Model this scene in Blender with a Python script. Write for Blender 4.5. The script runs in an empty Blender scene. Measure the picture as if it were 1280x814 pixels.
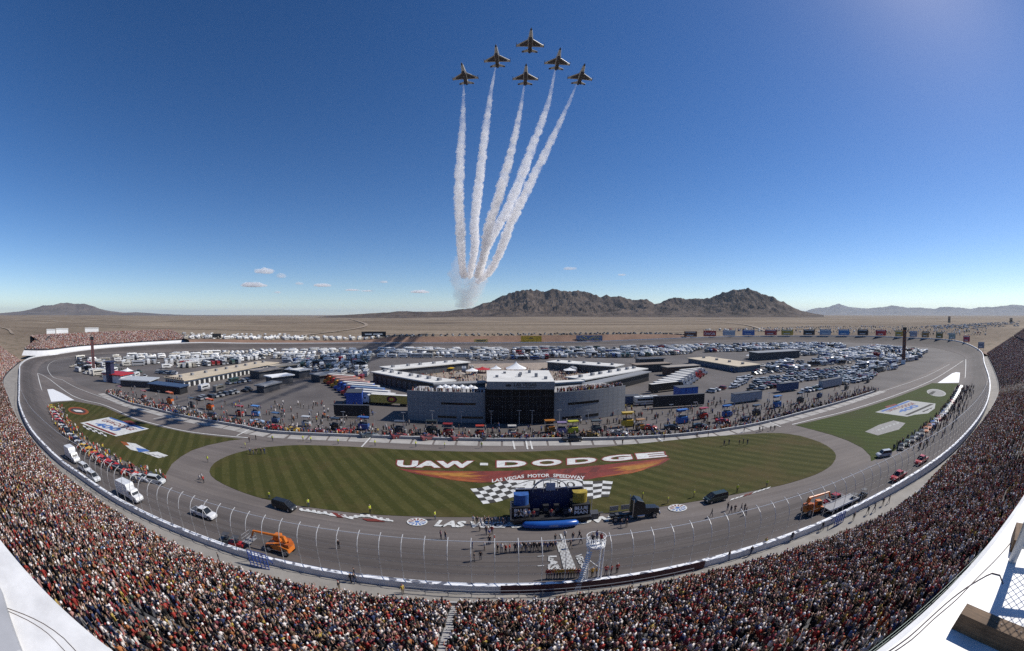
import bpy, math, random
import numpy as np
from math import *
from mathutils import Vector, Matrix
RN = random.Random(11)
NP = np.random.default_rng(5)
sc = bpy.context.scene
COL = sc.collection

# ------------------------------------------------------------------ camera model (fisheye, level, 35 m above the track)
H = 35.0; FPX = 533.333; CX = 640.0; CY = 393.5
def at(px, py, z=0.0):
    """world x, y of the point at height z seen at a pixel of the 1280 x 814 photograph"""
    x, y = px - CX, py - CY
    r = hypot(x, y); th = 2 * asin(min(r / (2 * FPX), 1))
    d = (sin(th) * x / r, cos(th), -sin(th) * y / r)
    t = (z - H) / d[2]
    return (d[0] * t, d[1] * t)
def at3(px, py, z=0.0):
    a = at(px, py, z); return Vector((a[0], a[1], z))
def ondir(px, py, dist):
    x, y = px - CX, py - CY
    r = hypot(x, y) or 1e-9; th = 2 * asin(min(r / (2 * FPX), 1))
    return Vector((sin(th) * x / r, cos(th), -sin(th) * y / r)) * dist + Vector((0, 0, H))
def project(P):
    d = P - np.array([0, 0, H]); n = np.linalg.norm(d, axis=1); d = d / n[:, None]
    th = np.arccos(np.clip(d[:, 1], -1, 1)); r = 2 * FPX * np.sin(th / 2); s = np.hypot(d[:, 0], d[:, 2]) + 1e-9
    return CX + r * d[:, 0] / s, CY - r * d[:, 2] / s, n

# ------------------------------------------------------------------ helpers
def tag(o, label=None, cat=None, group=None, kind=None):
    if label: o['label'] = label
    if cat: o['category'] = cat
    if group: o['group'] = group
    if kind: o['kind'] = kind
    return o
def empty(name, loc=(0, 0, 0), rz=0.0):
    o = bpy.data.objects.new(name, None); COL.objects.link(o)
    o.location = loc; o.rotation_euler = (0, 0, rz); o.empty_display_size = 0.3
    return o
class MB:
    """collects shapes and links them as one mesh object"""
    def __init__(s): s.v = []; s.f = []; s.m = []
    def add(s, vs, fs, mi=0):
        b = len(s.v); s.v += [tuple(v) for v in vs]
        s.f += [tuple(i + b for i in f) for f in fs]; s.m += [mi] * len(fs); return s
    def box(s, x0, x1, y0, y1, z0, z1, mi=0, tx=0.0, ty=0.0):
        vs = [(x0, y0, z0), (x1, y0, z0), (x1, y1, z0), (x0, y1, z0), (x0 + tx, y0 + ty, z1), (x1 - tx, y0 + ty, z1), (x1 - tx, y1 - ty, z1), (x0 + tx, y1 - ty, z1)]
        return s.add(vs, [(3, 2, 1, 0), (4, 5, 6, 7), (0, 1, 5, 4), (1, 2, 6, 5), (2, 3, 7, 6), (3, 0, 4, 7)], mi)
    def prism(s, poly, z0, z1, mi=0, mtop=None):
        n = len(poly)
        if sum(poly[i][0] * poly[(i + 1) % n][1] - poly[(i + 1) % n][0] * poly[i][1] for i in range(n)) < 0: poly = poly[::-1]
        vs = [(p[0], p[1], z0) for p in poly] + [(p[0], p[1], z1) for p in poly]
        s.add(vs, [tuple(range(n - 1, -1, -1))] + [(i, (i + 1) % n, n + (i + 1) % n, n + i) for i in range(n)], mi)
        b = len(s.v) - n
        s.f.append(tuple(range(b, b + n))); s.m.append(mi if mtop is None else mtop); return s
    def side(s, poly, y0, y1, mi=0, inset=0.0, ins_z=None):
        """side-view outline (x, z) given width y0..y1; slightly chamfered when inset > 0"""
        n = len(poly)
        if sum(poly[i][0] * poly[(i + 1) % n][1] - poly[(i + 1) % n][0] * poly[i][1] for i in range(n)) < 0: poly = poly[::-1]
        cx = sum(p[0] for p in poly) / n; cz = sum(p[1] for p in poly) / n
        def sh(k): return [(cx + (p[0] - cx) * k, cz + (p[1] - cz) * k) for p in poly]
        if inset:
            rows = [(sh(1 - inset * .35), y0), (poly, y0 + inset), (poly, y1 - inset), (sh(1 - inset * .35), y1)]
        else: rows = [(poly, y0), (poly, y1)]
        vs = [(p[0], y, p[1]) for pl, y in rows for p in pl]; k = len(rows)
        fs = [tuple(range(n)), tuple((k - 1) * n + i for i in range(n - 1, -1, -1))]
        for a in range(k - 1):
            fs += [(a * n + (i + 1) % n, a * n + i, (a + 1) * n + i, (a + 1) * n + (i + 1) % n) for i in range(n)]
        return s.add(vs, fs, mi)
    def cyl(s, p0, p1, r0, r1=None, n=8, mi=0, cap=True):
        r1 = r0 if r1 is None else r1
        p0, p1 = Vector(p0), Vector(p1); d = (p1 - p0)
        d = d.normalized() if d.length > 1e-9 else Vector((0, 0, 1))
        a = d.orthogonal().normalized(); b = d.cross(a)
        vs = [p + (a * cos(2 * pi * i / n) + b * sin(2 * pi * i / n)) * r for p, r in ((p0, r0), (p1, r1)) for i in range(n)]
        fs = [(i, (i + 1) % n, n + (i + 1) % n, n + i) for i in range(n)]
        if cap: fs += [tuple(range(n - 1, -1, -1)), tuple(range(n, 2 * n))]
        return s.add(vs, fs, mi)
    def path(s, pts, r, n=6, mi=0):
        for a, b in zip(pts[:-1], pts[1:]): s.cyl(a, b, r, r, n, mi)
        return s
    def tube(s, pts, rads, n=10, mi=0):
        pts = [Vector(p) for p in pts]; vs = []; k = len(pts)
        up = Vector((0.12, 0.2, 1)).normalized()
        for i, p in enumerate(pts):
            t = (pts[min(i + 1, k - 1)] - pts[max(i - 1, 0)]).normalized()
            a = t.cross(up); a = a.normalized() if a.length > 1e-4 else t.orthogonal().normalized(); b = t.cross(a)
            for j in range(n): vs.append(p + (a * cos(2 * pi * j / n) + b * sin(2 * pi * j / n)) * rads[i])
        fs = [(i * n + j, i * n + (j + 1) % n, (i + 1) * n + (j + 1) % n, (i + 1) * n + j) for i in range(k - 1) for j in range(n)]
        fs += [tuple(range(n - 1, -1, -1)), tuple((k - 1) * n + j for j in range(n))]
        return s.add(vs, fs, mi)
    def ball(s, c, rx, ry, rz, nu=10, nv=6, mi=0):
        vs = [(c[0], c[1], c[2] - rz)]; 
        for j in range(1, nv):
            ph = -pi / 2 + pi * j / nv
            for i in range(nu): vs.append((c[0] + rx * cos(ph) * cos(2 * pi * i / nu), c[1] + ry * cos(ph) * sin(2 * pi * i / nu), c[2] + rz * sin(ph)))
        vs.append((c[0], c[1], c[2] + rz)); fs = []
        for i in range(nu): fs.append((0, 1 + (i + 1) % nu, 1 + i))
        for j in range(nv - 2):
            for i in range(nu):
                a = 1 + j * nu + i; b = 1 + j * nu + (i + 1) % nu; fs.append((a, b, b + nu, a + nu))
        t = len(vs) - 1
        for i in range(nu): fs.append((t, 1 + (nv - 2) * nu + i, 1 + (nv - 2) * nu + (i + 1) % nu))
        return s.add(vs, fs, mi)
    def mesh(s, name, mats, smooth=False):
        me = bpy.data.meshes.new(name); me.from_pydata(s.v, [], s.f)
        for m in (mats if isinstance(mats, (list, tuple)) else [mats]): me.materials.append(m)
        me.polygons.foreach_set('material_index', s.m)
        if smooth: me.polygons.foreach_set('use_smooth', [True] * len(s.f))
        me.update(); return me
    def build(s, name, mats, parent=None, smooth=False, loc=(0, 0, 0), rz=0.0):
        o = bpy.data.objects.new(name, s.mesh(name, mats, smooth)); COL.objects.link(o)
        o.location = loc; o.rotation_euler = (0, 0, rz)
        if parent: o.parent = parent
        return o
def children_of(o, index): return index.get(o.name, [])
def copy_tree(o, parent=None):
    c = o.copy(); COL.objects.link(c)
    if parent: c.parent = parent
    for ch in list(o.children): copy_tree(ch, c)
    return c
def catmull(P, closed=False, step=8.0):
    P = [np.array(p, float) for p in P]; n = len(P); out = []
    segs = n if closed else n - 1
    for i in range(segs):
        if closed: a, b, c, d = P[i - 1], P[i], P[(i + 1) % n], P[(i + 2) % n]
        else: a, b, c, d = P[max(i - 1, 0)], P[i], P[i + 1], P[min(i + 2, n - 1)]
        k = max(1, int(round(np.linalg.norm(c - b) / step)))
        for t in np.arange(k) / k:
            out.append(0.5 * (2 * b + (c - a) * t + (2 * a - 5 * b + 4 * c - d) * t * t + (3 * b - a - 3 * c + d) * t ** 3))
    if not closed: out.append(P[-1])
    return np.array(out)
def resample(P, step=None, n=None, closed=False):
    P = np.asarray(P, float)
    if closed: P = np.vstack([P, P[:1]])
    L = np.r_[0, np.cumsum(np.linalg.norm(np.diff(P[:, :2], axis=0), axis=1))]
    if n is None: n = max(2, int(L[-1] / step) + 1)
    s = np.linspace(0, L[-1], n, endpoint=not closed)
    return np.stack([np.interp(s, L, P[:, k]) for k in range(P.shape[1])], 1), s
def tangents(P, closed=False):
    if closed: t = np.roll(P, -1, 0) - np.roll(P, 1, 0)
    else: t = np.gradient(P, axis=0)
    t = t[:, :2]; return t / (np.linalg.norm(t, axis=1)[:, None] + 1e-9)
def strip(name, A, B, mat, closed=False, kind='structure', parent=None, rows=1):
    """sheet between two polylines with the same number of points"""
    n = len(A); mb = MB(); vs = []
    for k in range(rows + 1):
        u = k / rows; vs += [tuple(a * (1 - u) + b * u) for a, b in zip(np.asarray(A), np.asarray(B))]
    fs = []
    for k in range(rows):
        for i in range(n if closed else n - 1):
            j = (i + 1) % n; fs.append((k * n + i, k * n + j, (k + 1) * n + j, (k + 1) * n + i))
    mb.add(vs, fs); o = mb.build(name, mat, parent)
    me = o.data
    if me.polygons and sum(p.normal.z for p in me.polygons) < 0: me.flip_normals()
    if kind and not parent: tag(o, kind=kind)
    return o
def sheet(name, poly, z, mat, kind='structure', parent=None):
    poly = [(float(p[0]), float(p[1])) for p in poly]; n = len(poly)
    from mathutils.geometry import tessellate_polygon
    tris = tessellate_polygon([[Vector((p[0], p[1], 0)) for p in poly]])
    mb = MB(); fs = []
    for t in tris:
        a, b, c = [poly[i] for i in t]
        if (b[0] - a[0]) * (c[1] - a[1]) - (b[1] - a[1]) * (c[0] - a[0]) < 0: t = t[::-1]
        fs.append(tuple(t))
    mb.add([(p[0], p[1], z) for p in poly], fs); o = mb.build(name, mat, parent)
    if kind and not parent: tag(o, kind=kind)
    return o

# ------------------------------------------------------------------ materials
def new_mat(name):
    m = bpy.data.materials.new(name); m.use_nodes = True
    return m, m.node_tree, m.node_tree.nodes['Principled BSDF']
def setp(b, **k):
    for a, v in k.items(): b.inputs[a.replace('_', ' ')].default_value = v
def nd(nt, t, **k):
    n = nt.nodes.new(t)
    for a, v in k.items():
        if a in ('inp',): 
            for i, x in v.items(): n.inputs[i].default_value = x
        else: setattr(n, a, v)
    return n
def mixc(nt, fac, a, b, mode='MIX'):
    m = nt.nodes.new('ShaderNodeMix'); m.data_type = 'RGBA'; m.blend_type = mode
    for s, v in ((m.inputs[0], fac), (m.inputs[6], a), (m.inputs[7], b)):
        if hasattr(v, 'is_output') or isinstance(v, bpy.types.NodeSocket): nt.links.new(v, s)
        elif isinstance(v, (int, float)): s.default_value = v
        else: s.default_value = (*v[:3], 1)
    return m.outputs[2]
def noise_tex(nt, scale, detail=4, vec=None, rough=.6):
    n = nd(nt, 'ShaderNodeTexNoise'); n.inputs['Scale'].default_value = scale; n.inputs['Detail'].default_value = detail; n.inputs['Roughness'].default_value = rough
    if vec is None:
        g = nd(nt, 'ShaderNodeNewGeometry'); vec = g.outputs['Position']
    nt.links.new(vec, n.inputs['Vector']); return n.outputs[0]
def ramp(nt, src, p0, p1):
    r = nd(nt, 'ShaderNodeMapRange'); nt.links.new(src, r.inputs[0]); r.inputs[1].default_value = p0; r.inputs[2].default_value = p1; return r.outputs[0]
MATS = {}
def plain(name, col, rough=.6, metal=0.0, var=.18, scale=1.2, spec=.5):
    """plain coloured material with a little procedural wear"""
    if name in MATS: return MATS[name]
    m, nt, b = new_mat(name); setp(b, Roughness=rough, Metallic=metal)
    b.inputs['Specular IOR Level'].default_value = spec
    f = ramp(nt, noise_tex(nt, scale, 5), .32, .68)
    d = tuple(c * (1 - var) for c in col); l = tuple(min(1, c * (1 + var * .6)) for c in col)
    nt.links.new(mixc(nt, f, d, l), b.inputs['Base Color'])
    MATS[name] = m; return m
def objcol(name, rough=.45, metal=0.0, spec=.5, mul=1.0):
    """takes its colour from the object's own colour (for copies that share a mesh)"""
    if name in MATS: return MATS[name]
    m, nt, b = new_mat(name); setp(b, Roughness=rough, Metallic=metal); b.inputs['Specular IOR Level'].default_value = spec
    oi = nd(nt, 'ShaderNodeObjectInfo'); f = ramp(nt, noise_tex(nt, .9, 3), .3, .7)
    dk = mixc(nt, 1.0, oi.outputs['Color'], (.82, .82, .82), 'MULTIPLY')
    nt.links.new(mixc(nt, f, dk, oi.outputs['Color']), b.inputs['Base Color'])
    MATS[name] = m; return m
def vcol(name, rough=.8, attr='Col'):
    if name in MATS: return MATS[name]
    m, nt, b = new_mat(name); setp(b, Roughness=rough); b.inputs['Specular IOR Level'].default_value = .25
    a = nd(nt, 'ShaderNodeVertexColor', layer_name=attr); nt.links.new(a.outputs[0], b.inputs['Base Color'])
    MATS[name] = m; return m

# ------------------------------------------------------------------ render, camera, light
sc.render.engine = 'CYCLES'
sc.view_settings.view_transform = 'Standard'; sc.view_settings.look = 'None'; sc.view_settings.gamma = 1; sc.view_settings.exposure = 0
sc.cycles.max_bounces = 12; sc.cycles.diffuse_bounces = 2; sc.cycles.glossy_bounces = 2; sc.cycles.transparent_max_bounces = 16
sc.cycles.volume_bounces = 10; sc.cycles.use_denoising = False; sc.cycles.sample_clamp_indirect = 1.2; sc.cycles.sample_clamp_direct = 4.0
try: sc.cycles.denoiser = 'OPENIMAGEDENOISE'
except Exception: pass
cam = bpy.data.cameras.new('camera'); cob = bpy.data.objects.new('camera', cam); COL.objects.link(cob)
cob.location = (0, 0, H); cob.rotation_euler = (pi / 2, 0, 0)
cam.type = 'PANO'; cam.panorama_type = 'FISHEYE_EQUISOLID'
cam.fisheye_lens = 15; cam.fisheye_fov = radians(210); cam.sensor_width = 36; cam.sensor_height = 24; cam.sensor_fit = 'HORIZONTAL'
cam.shift_y = -(407 - CY) / 814
cam.clip_start = .05; cam.clip_end = 200000
sc.camera = cob
SUN_EL, SUN_AZ = radians(44), radians(75)          # azimuth from the view direction (+Y) towards +X
sun_dir = Vector((cos(SUN_EL) * sin(SUN_AZ), cos(SUN_EL) * cos(SUN_AZ), sin(SUN_EL)))
sl = bpy.data.lights.new('sun', 'SUN'); sl.energy = 5.0; sl.angle = radians(.53); sl.color = (1, .955, .88)
so = bpy.data.objects.new('sun', sl); COL.objects.link(so); so.location = (200, 100, 300)
so.rotation_euler = sun_dir.to_track_quat('Z', 'Y').to_euler()
w = bpy.data.worlds.new('World'); sc.world = w; w.use_nodes = True; wt = w.node_tree
sky = wt.nodes.new('ShaderNodeTexSky'); sky.sky_type = 'NISHITA'; sky.sun_disc = False
sky.sun_elevation = SUN_EL; sky.sun_rotation = SUN_AZ; sky.altitude = 1500; sky.air_density = .85; sky.dust_density = .45; sky.ozone_density = 1.5
hs = wt.nodes.new('ShaderNodeHueSaturation'); hs.inputs['Saturation'].default_value = 1.30; hs.inputs['Hue'].default_value = .507; hs.inputs['Value'].default_value = 1.13; wt.links.new(sky.outputs[0], hs.inputs['Color'])
wt.links.new(hs.outputs[0], wt.nodes['Background'].inputs[0]); wt.nodes['Background'].inputs[1].default_value = .10

# ------------------------------------------------------------------ the oval, traced as real plan curves
OUTER_PX = [(639, 735, .9), (780, 724, .9), (910, 696, .9), (1027, 655.5, 1.0), (1081, 629, 1.2), (1122, 607, 1.5), (1189, 561, 2), (1225, 520, 2), (1235.7, 493.5, 2),
            (1235.7, 474.6, 2.2), (1230, 455.7, 3), (1225, 439.5, 4.2), (1203, 428.6, 7.0), (1176, 424.6, 7.4), (1122, 422, 7.0), (1068, 420.5, 6.4), (960, 420.5, 5.4), (880, 422, 4.4), (800, 425, 3.6),
            (720, 428, 2.8), (640, 428.8, 2.6), (480, 429, 2.8), (400, 429.4, 3), (308, 429.5, 4.3), (238, 429, 6.3), (135, 435, 4.0), (67.5, 443.5, 2.6), (40.5, 447.6, 2.5), (27, 455.7, 2.4), (25, 469, 2.3), (25, 488, 2), (25, 504, 1.9),
            (30, 520, 1.8), (40.5, 539.5, 1.6), (59.5, 561, 1.4), (81, 581, 1.2), (100, 594, 1.1), (151, 628, 1.0), (270, 680.5, .9), (340, 702, .9), (455, 723.5, .9), (522.7, 731, .9)]
outer = catmull([(*at(x, y, z), z) for x, y, z in OUTER_PX], True, 6.0)
INNER_PX = [(58, 508), (55, 498), (50, 480), (46.5, 467), (50, 458), (59, 452), (67.5, 449.5), (86.5, 446.3), (100, 444.6), (140, 442.5), (216, 440), (300, 437), (400, 434.8), (500, 434), (640, 433.5), (720, 432.5), (800, 431),
            (850, 429.5), (900, 428), (960, 427), (1000, 427), (1068, 428), (1122, 431), (1160, 435), (1190, 440), (1205, 446), (1208, 455), (1207, 465), (1206, 478)]
inner = catmull([(*at(x, y), 0.02) for x, y in INNER_PX], False, 6.0)
# ------------------------------------------------------------------ ground materials
def asphalt(name, col, streak=None, bands=0.0):
    m, nt, b = new_mat(name); setp(b, Roughness=.85); b.inputs['Specular IOR Level'].default_value = .3
    f1 = ramp(nt, noise_tex(nt, .035, 6), .3, .7); f2 = ramp(nt, noise_tex(nt, 1.7, 6), .25, .75)
    c = mixc(nt, f1, tuple(x * .80 for x in col), tuple(x * 1.14 for x in col))
    c = mixc(nt, f2, mixc(nt, 1.0, c, (.86, .86, .86), 'MULTIPLY'), c)
    if streak:      # long tyre and patch streaks along the front stretch (x direction)
        g = nd(nt, 'ShaderNodeNewGeometry'); mp = nd(nt, 'ShaderNodeMapping'); mp.inputs['Scale'].default_value = streak
        nt.links.new(g.outputs['Position'], mp.inputs['Vector'])
        f3 = ramp(nt, noise_tex(nt, 1.0, 5, mp.outputs[0]), .38, .72)
        c = mixc(nt, f3, c, mixc(nt, 1.0, c, (.72, .71, .72), 'MULTIPLY'))
    nt.links.new(c, b.inputs['Base Color']); MATS[name] = m; return m
M_TRACK = asphalt('track_asphalt', (.142, .123, .113), (.012, .8, 1))
def groove(m):
    """rubbered lanes, lane seams and patches that run along the track"""
    nt = m.node_tree; b = nt.nodes['Principled BSDF']; src = b.inputs['Base Color'].links[0].from_socket
    a = nd(nt, 'ShaderNodeAttribute', attribute_name='across'); nzz = noise_tex(nt, .03, 5); ad = nd(nt, 'ShaderNodeMath', operation='MULTIPLY_ADD'); nt.links.new(nzz, ad.inputs[0]); ad.inputs[1].default_value = .22; nt.links.new(a.outputs['Fac'], ad.inputs[2])
    cr = nd(nt, 'ShaderNodeValToRGB'); e = cr.color_ramp.elements; e[0].position = .10; e[0].color = (1.12, 1.12, 1.12, 1); e[1].position = .26; e[1].color = (.80, .79, .79, 1)
    for p_, v_ in ((.42, .70), (.56, .84), (.64, .74), (.80, .98), (.98, 1.18)): k_ = e.new(p_); k_.color = (v_, v_, v_, 1)
    nt.links.new(ad.outputs[0], cr.inputs[0]); c_ = mixc(nt, 1.0, src, cr.outputs[0], 'MULTIPLY')
    mu = nd(nt, 'ShaderNodeMath', operation='MULTIPLY'); nt.links.new(a.outputs['Fac'], mu.inputs[0]); mu.inputs[1].default_value = 5; fr_ = nd(nt, 'ShaderNodeMath', operation='FRACT'); nt.links.new(mu.outputs[0], fr_.inputs[0]); lt = nd(nt, 'ShaderNodeMath', operation='LESS_THAN'); nt.links.new(fr_.outputs[0], lt.inputs[0]); lt.inputs[1].default_value = .035
    c_ = mixc(nt, lt.outputs[0], c_, mixc(nt, 1.0, c_, (.62, .62, .62), 'MULTIPLY')); nt.links.new(c_, b.inputs['Base Color'])
groove(M_TRACK)
M_ROAD = asphalt('road_asphalt', (.178, .153, .138), (.02, .5, 1))
M_LOT = asphalt('lot_asphalt', (.138, .123, .115), (.05, .02, 1))
M_CONC = plain('concrete', (.40, .375, .34), .85, var=.22, scale=.5)
M_PAD = plain('pit_pad', (.36, .34, .315), .85, var=.25, scale=.35)
M_WHITE = plain('white_paint', (.78, .78, .77), .55, var=.1)
M_LINE = plain('line_paint', (.62, .61, .58), .7, var=.25, scale=.8)
M_DIRT = plain('red_dirt', (.21, .125, .085), .95, var=.28, scale=.05)
M_BLACK = plain('black_paint', (.018, .018, .02), .5)
M_DARK = plain('dark_grey', (.06, .06, .065), .6)
M_GREY = plain('grey_paint', (.25, .25, .26), .6)
M_STEEL = plain('galvanised', (.5, .5, .5), .45, .6, .1)
M_RUBBER = plain('rubber', (.02, .02, .02), .8)
m, nt, b = new_mat('grass'); setp(b, Roughness=.9); b.inputs['Specular IOR Level'].default_value = .15
g = nd(nt, 'ShaderNodeNewGeometry'); mp = nd(nt, 'ShaderNodeMapping'); mp.inputs['Rotation'].default_value = (0, 0, radians(-38)); nt.links.new(g.outputs['Position'], mp.inputs['Vector'])
wv = nd(nt, 'ShaderNodeTexWave', wave_type='BANDS', bands_direction='X'); wv.inputs['Scale'].default_value = .085; wv.inputs['Distortion'].default_value = .35; wv.inputs['Detail'].default_value = 2; nt.links.new(mp.outputs[0], wv.inputs['Vector'])
st = ramp(nt, wv.outputs[0], .35, .65)
sn = ramp(nt, noise_tex(nt, .25, 5), .2, .8); st2 = nd(nt, 'ShaderNodeMath', operation='MULTIPLY'); nt.links.new(st, st2.inputs[0]); nt.links.new(sn, st2.inputs[1]); st = st2.outputs[0]
c = mixc(nt, st, (.052, .053, .013), (.098, .088, .029))
br = ramp(nt, noise_tex(nt, .06, 5), .5, .72)
c = mixc(nt, br, c, (.095, .068, .028))
fine = ramp(nt, noise_tex(nt, 1.3, 6), .25, .75)
c = mixc(nt, fine, mixc(nt, 1.0, c, (.66, .7, .62), 'MULTIPLY'), c)
nt.links.new(c, b.inputs['Base Color']); M_GRASS = m
m2 = M_GRASS.copy(); m2.name = 'green_grass'; M_GRASS2 = m2
for n in m2.node_tree.nodes:
    if n.type == 'MIX' and not n.inputs[6].is_linked and not n.inputs[7].is_linked:
        n.inputs[6].default_value = (.046, .062, .012, 1); n.inputs[7].default_value = (.070, .086, .018, 1)
    elif n.type == 'MIX' and n.inputs[6].is_linked and not n.inputs[7].is_linked and n.blend_type == 'MIX': n.inputs[7].default_value = (.055, .058, .018, 1)
# desert plain with scrub
m, nt, b = new_mat('desert'); setp(b, Roughness=.95); b.inputs['Specular IOR Level'].default_value = .1
g = nd(nt, 'ShaderNodeNewGeometry'); mp = nd(nt, 'ShaderNodeMapping'); mp.inputs['Scale'].default_value = (.00045, .0028, 1); nt.links.new(g.outputs['Position'], mp.inputs['Vector'])
band = ramp(nt, noise_tex(nt, 1.0, 8, mp.outputs[0], .65), .36, .66)
c = mixc(nt, band, (.150, .113, .082), (.300, .236, .172))
scrub = ramp(nt, noise_tex(nt, .05, 6, rough=.75), .50, .62); c = mixc(nt, scrub, c, mixc(nt, 1.0, c, (.58, .62, .56), 'MULTIPLY'))
nt.links.new(c, b.inputs['Base Color']); M_DESERT = m
m, nt, b = new_mat('rock'); setp(b, Roughness=.95); b.inputs['Specular IOR Level'].default_value = .1
f = ramp(nt, noise_tex(nt, .0035, 9, rough=.7), .35, .65); c = mixc(nt, f, (.050, .037, .029), (.165, .125, .096))
f2 = ramp(nt, noise_tex(nt, .02, 6, rough=.75), .3, .7); c = mixc(nt, f2, mixc(nt, 1.0, c, (.62, .62, .64), 'MULTIPLY'), c)
nt.links.new(c, b.inputs['Base Color']); M_ROCK = m

# ------------------------------------------------------------------ desert ground: one sheet to the horizon
def ground_height(x, y):
    r = np.hypot(x - 60, y - 250)
    up = np.clip((r - 900) / 6000, 0, 1)
    az = np.arctan2(x, y)
    h = -0.6 + up * up * np.where(y > 0, 1, 0) * (34 * np.exp(-((az - .25) / .55) ** 2) + 26 * np.exp(-((az + 1.15) / .4) ** 2) - 12 * np.exp(-((az + .5) / .3) ** 2))
    h = h + np.where(r > 1100, np.clip((r - 1100) / 2500, 0, 1) * 4.0 * (np.sin(x * .0021 + 1) * np.sin(y * .0017) + .5 * np.sin(x * .006 + y * .004)), 0)
    return h
rr = np.r_[0, 150, 300, 450, 560, 620, 680, 760, 850, np.geomspace(950, 60000, 60)]
th = np.linspace(0, 2 * pi, 181)[:-1]
Rg, Tg = np.meshgrid(rr[1:], th, indexing='ij'); X = 60 + Rg * np.sin(Tg); Y = 250 + Rg * np.cos(Tg)
Z = ground_height(X, Y); V = np.stack([X, Y, Z], -1).reshape(-1, 3)
mb = MB(); nT = len(th); fs = []
for i in range(len(rr) - 2):
    for j in range(nT):
        k = (j + 1) % nT; fs.append((i * nT + j, (i + 1) * nT + j, (i + 1) * nT + k, i * nT + k))
mb.add([tuple(v) for v in V], fs); ce = len(V)
mb.v.append((60, 250, -.6)); mb.f += [(ce, j, (j + 1) % nT) for j in range(nT)]; mb.m += [0] * nT
gobj = mb.build('ground', M_DESERT, smooth=True); gobj.data.flip_normals() if gobj.data.polygons[100].normal.z < 0 else None
tag(gobj, kind='structure')

M_TRAIL = plain('dirt_road', (.275, .215, .158), .95, var=.15, scale=.02)
for pts_, w_ in (([(-1500, 700), (-700, 820), (0, 760), (700, 840), (1700, 700)], 9), ([(-2600, 1500), (-900, 1350), (400, 1500), (2300, 1250)], 16), ([(-3500, 2900), (-800, 2500), (1500, 2650), (4000, 2300)], 26), ([(-350, 620), (-500, 1400), (-1300, 3200)], 12), ([(500, 700), (900, 1600), (1200, 3300)], 12), ([(-900, 300), (-1600, 420), (-3200, 300)], 9), ([(-1200, 900), (-2600, 1000), (-4600, 600)], 14)):
    P_ = catmull(pts_, False, 40.0); t_ = tangents(P_); n_ = np.stack([-t_[:, 1], t_[:, 0]], 1) * w_ / 2
    za = ground_height(P_[:, 0], P_[:, 1]) + .5 + .0009 * np.hypot(P_[:, 0], P_[:, 1])
    strip('dirt_road', np.column_stack([P_ - n_, za]), np.column_stack([P_ + n_, za]), M_TRAIL)
# ------------------------------------------------------------------ mountains: height fields standing where the ridges are
def vnoise(x, y, seed, octv=6, ridged=True):
    rng = np.random.default_rng(seed); tot = np.zeros_like(x); amp = 1.0; fr = 1.0; nrm = 0
    for o in range(octv):
        T = rng.random((64, 64)); xi = np.floor(x * fr).astype(int); yi = np.floor(y * fr).astype(int); fx = x * fr - xi; fy = y * fr - yi
        fx = fx * fx * (3 - 2 * fx); fy = fy * fy * (3 - 2 * fy)
        a = T[xi % 64, yi % 64]; b_ = T[(xi + 1) % 64, yi % 64]; c_ = T[xi % 64, (yi + 1) % 64]; d_ = T[(xi + 1) % 64, (yi + 1) % 64]
        v = (a * (1 - fx) + b_ * fx) * (1 - fy) + (c_ * (1 - fx) + d_ * fx) * fy
        if ridged: v = 1 - np.abs(2 * v - 1)
        tot += amp * v; nrm += amp; amp *= .52; fr *= 2.03
    return tot / nrm
def mountain(name, prof, D, front, back, mat, seed, rough=.35, nu=640, nvv=110, feat=420.):
    """prof: skyline pixels; a ridge at distance D with spurs coming down towards the plain"""
    px = np.array([p[0] for p in prof], float); py = np.array([p[1] for p in prof], float)
    dirs = [ondir(a, b_, 1.0) - Vector((0, 0, H)) for a, b_ in prof]
    azs = np.array([atan2(d.x, d.y) for d in dirs]); els = np.array([atan2(d.z, hypot(d.x, d.y)) for d in dirs])
    A = np.linspace(azs[0], azs[-1], nu); E = np.interp(A, azs, els)
    T = np.linspace(-1, 1, nvv)
    AA, TT = np.meshgrid(A, T, indexing='ij')
    DD = D + np.where(TT < 0, TT * front, TT * back)
    Xm, Ym = DD * np.sin(AA), DD * np.cos(AA)
    base = ground_height(Xm, Ym) - 4
    top = H + D * np.tan(np.repeat(E[:, None], nvv, 1))
    fall = np.clip(1 - np.abs(TT), 0, 1); fall = np.where(TT < 0, fall ** 1.55, fall ** 1.1)
    n = vnoise(Xm / feat + 7, Ym / feat + 3, seed)
    h = (top - base) * fall
    h = h * (1 - rough * (1 - fall ** 4) * 2.3 * (1 - n)) - (top - base) * rough * .5 * (1 - n) * fall * (1 - fall ** 8)
    n2 = vnoise(Xm / feat * 3.1 + 1, Ym / feat * 3.1, seed + 3)
    h += (n2 - .6) * (top - base) * .26 * np.clip(fall * 3, 0, 1) + (vnoise(Xm / feat * 8, Ym / feat * 8, seed + 6) - .6) * (top - base) * .09 * np.clip(fall * 3, 0, 1)
    Zm = base + np.maximum(h, -2)
    mbm = MB(); V = np.stack([Xm, Ym, Zm], -1).reshape(-1, 3)
    fs = [(i * nvv + j, (i + 1) * nvv + j, (i + 1) * nvv + j + 1, i * nvv + j + 1) for i in range(nu - 1) for j in range(nvv - 1)]
    mbm.add([tuple(v) for v in V], fs); o = mbm.build(name, mat)
    if o.data.polygons[50].normal.z < 0: o.data.flip_normals()
    tag(o, kind='structure'); return o
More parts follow.
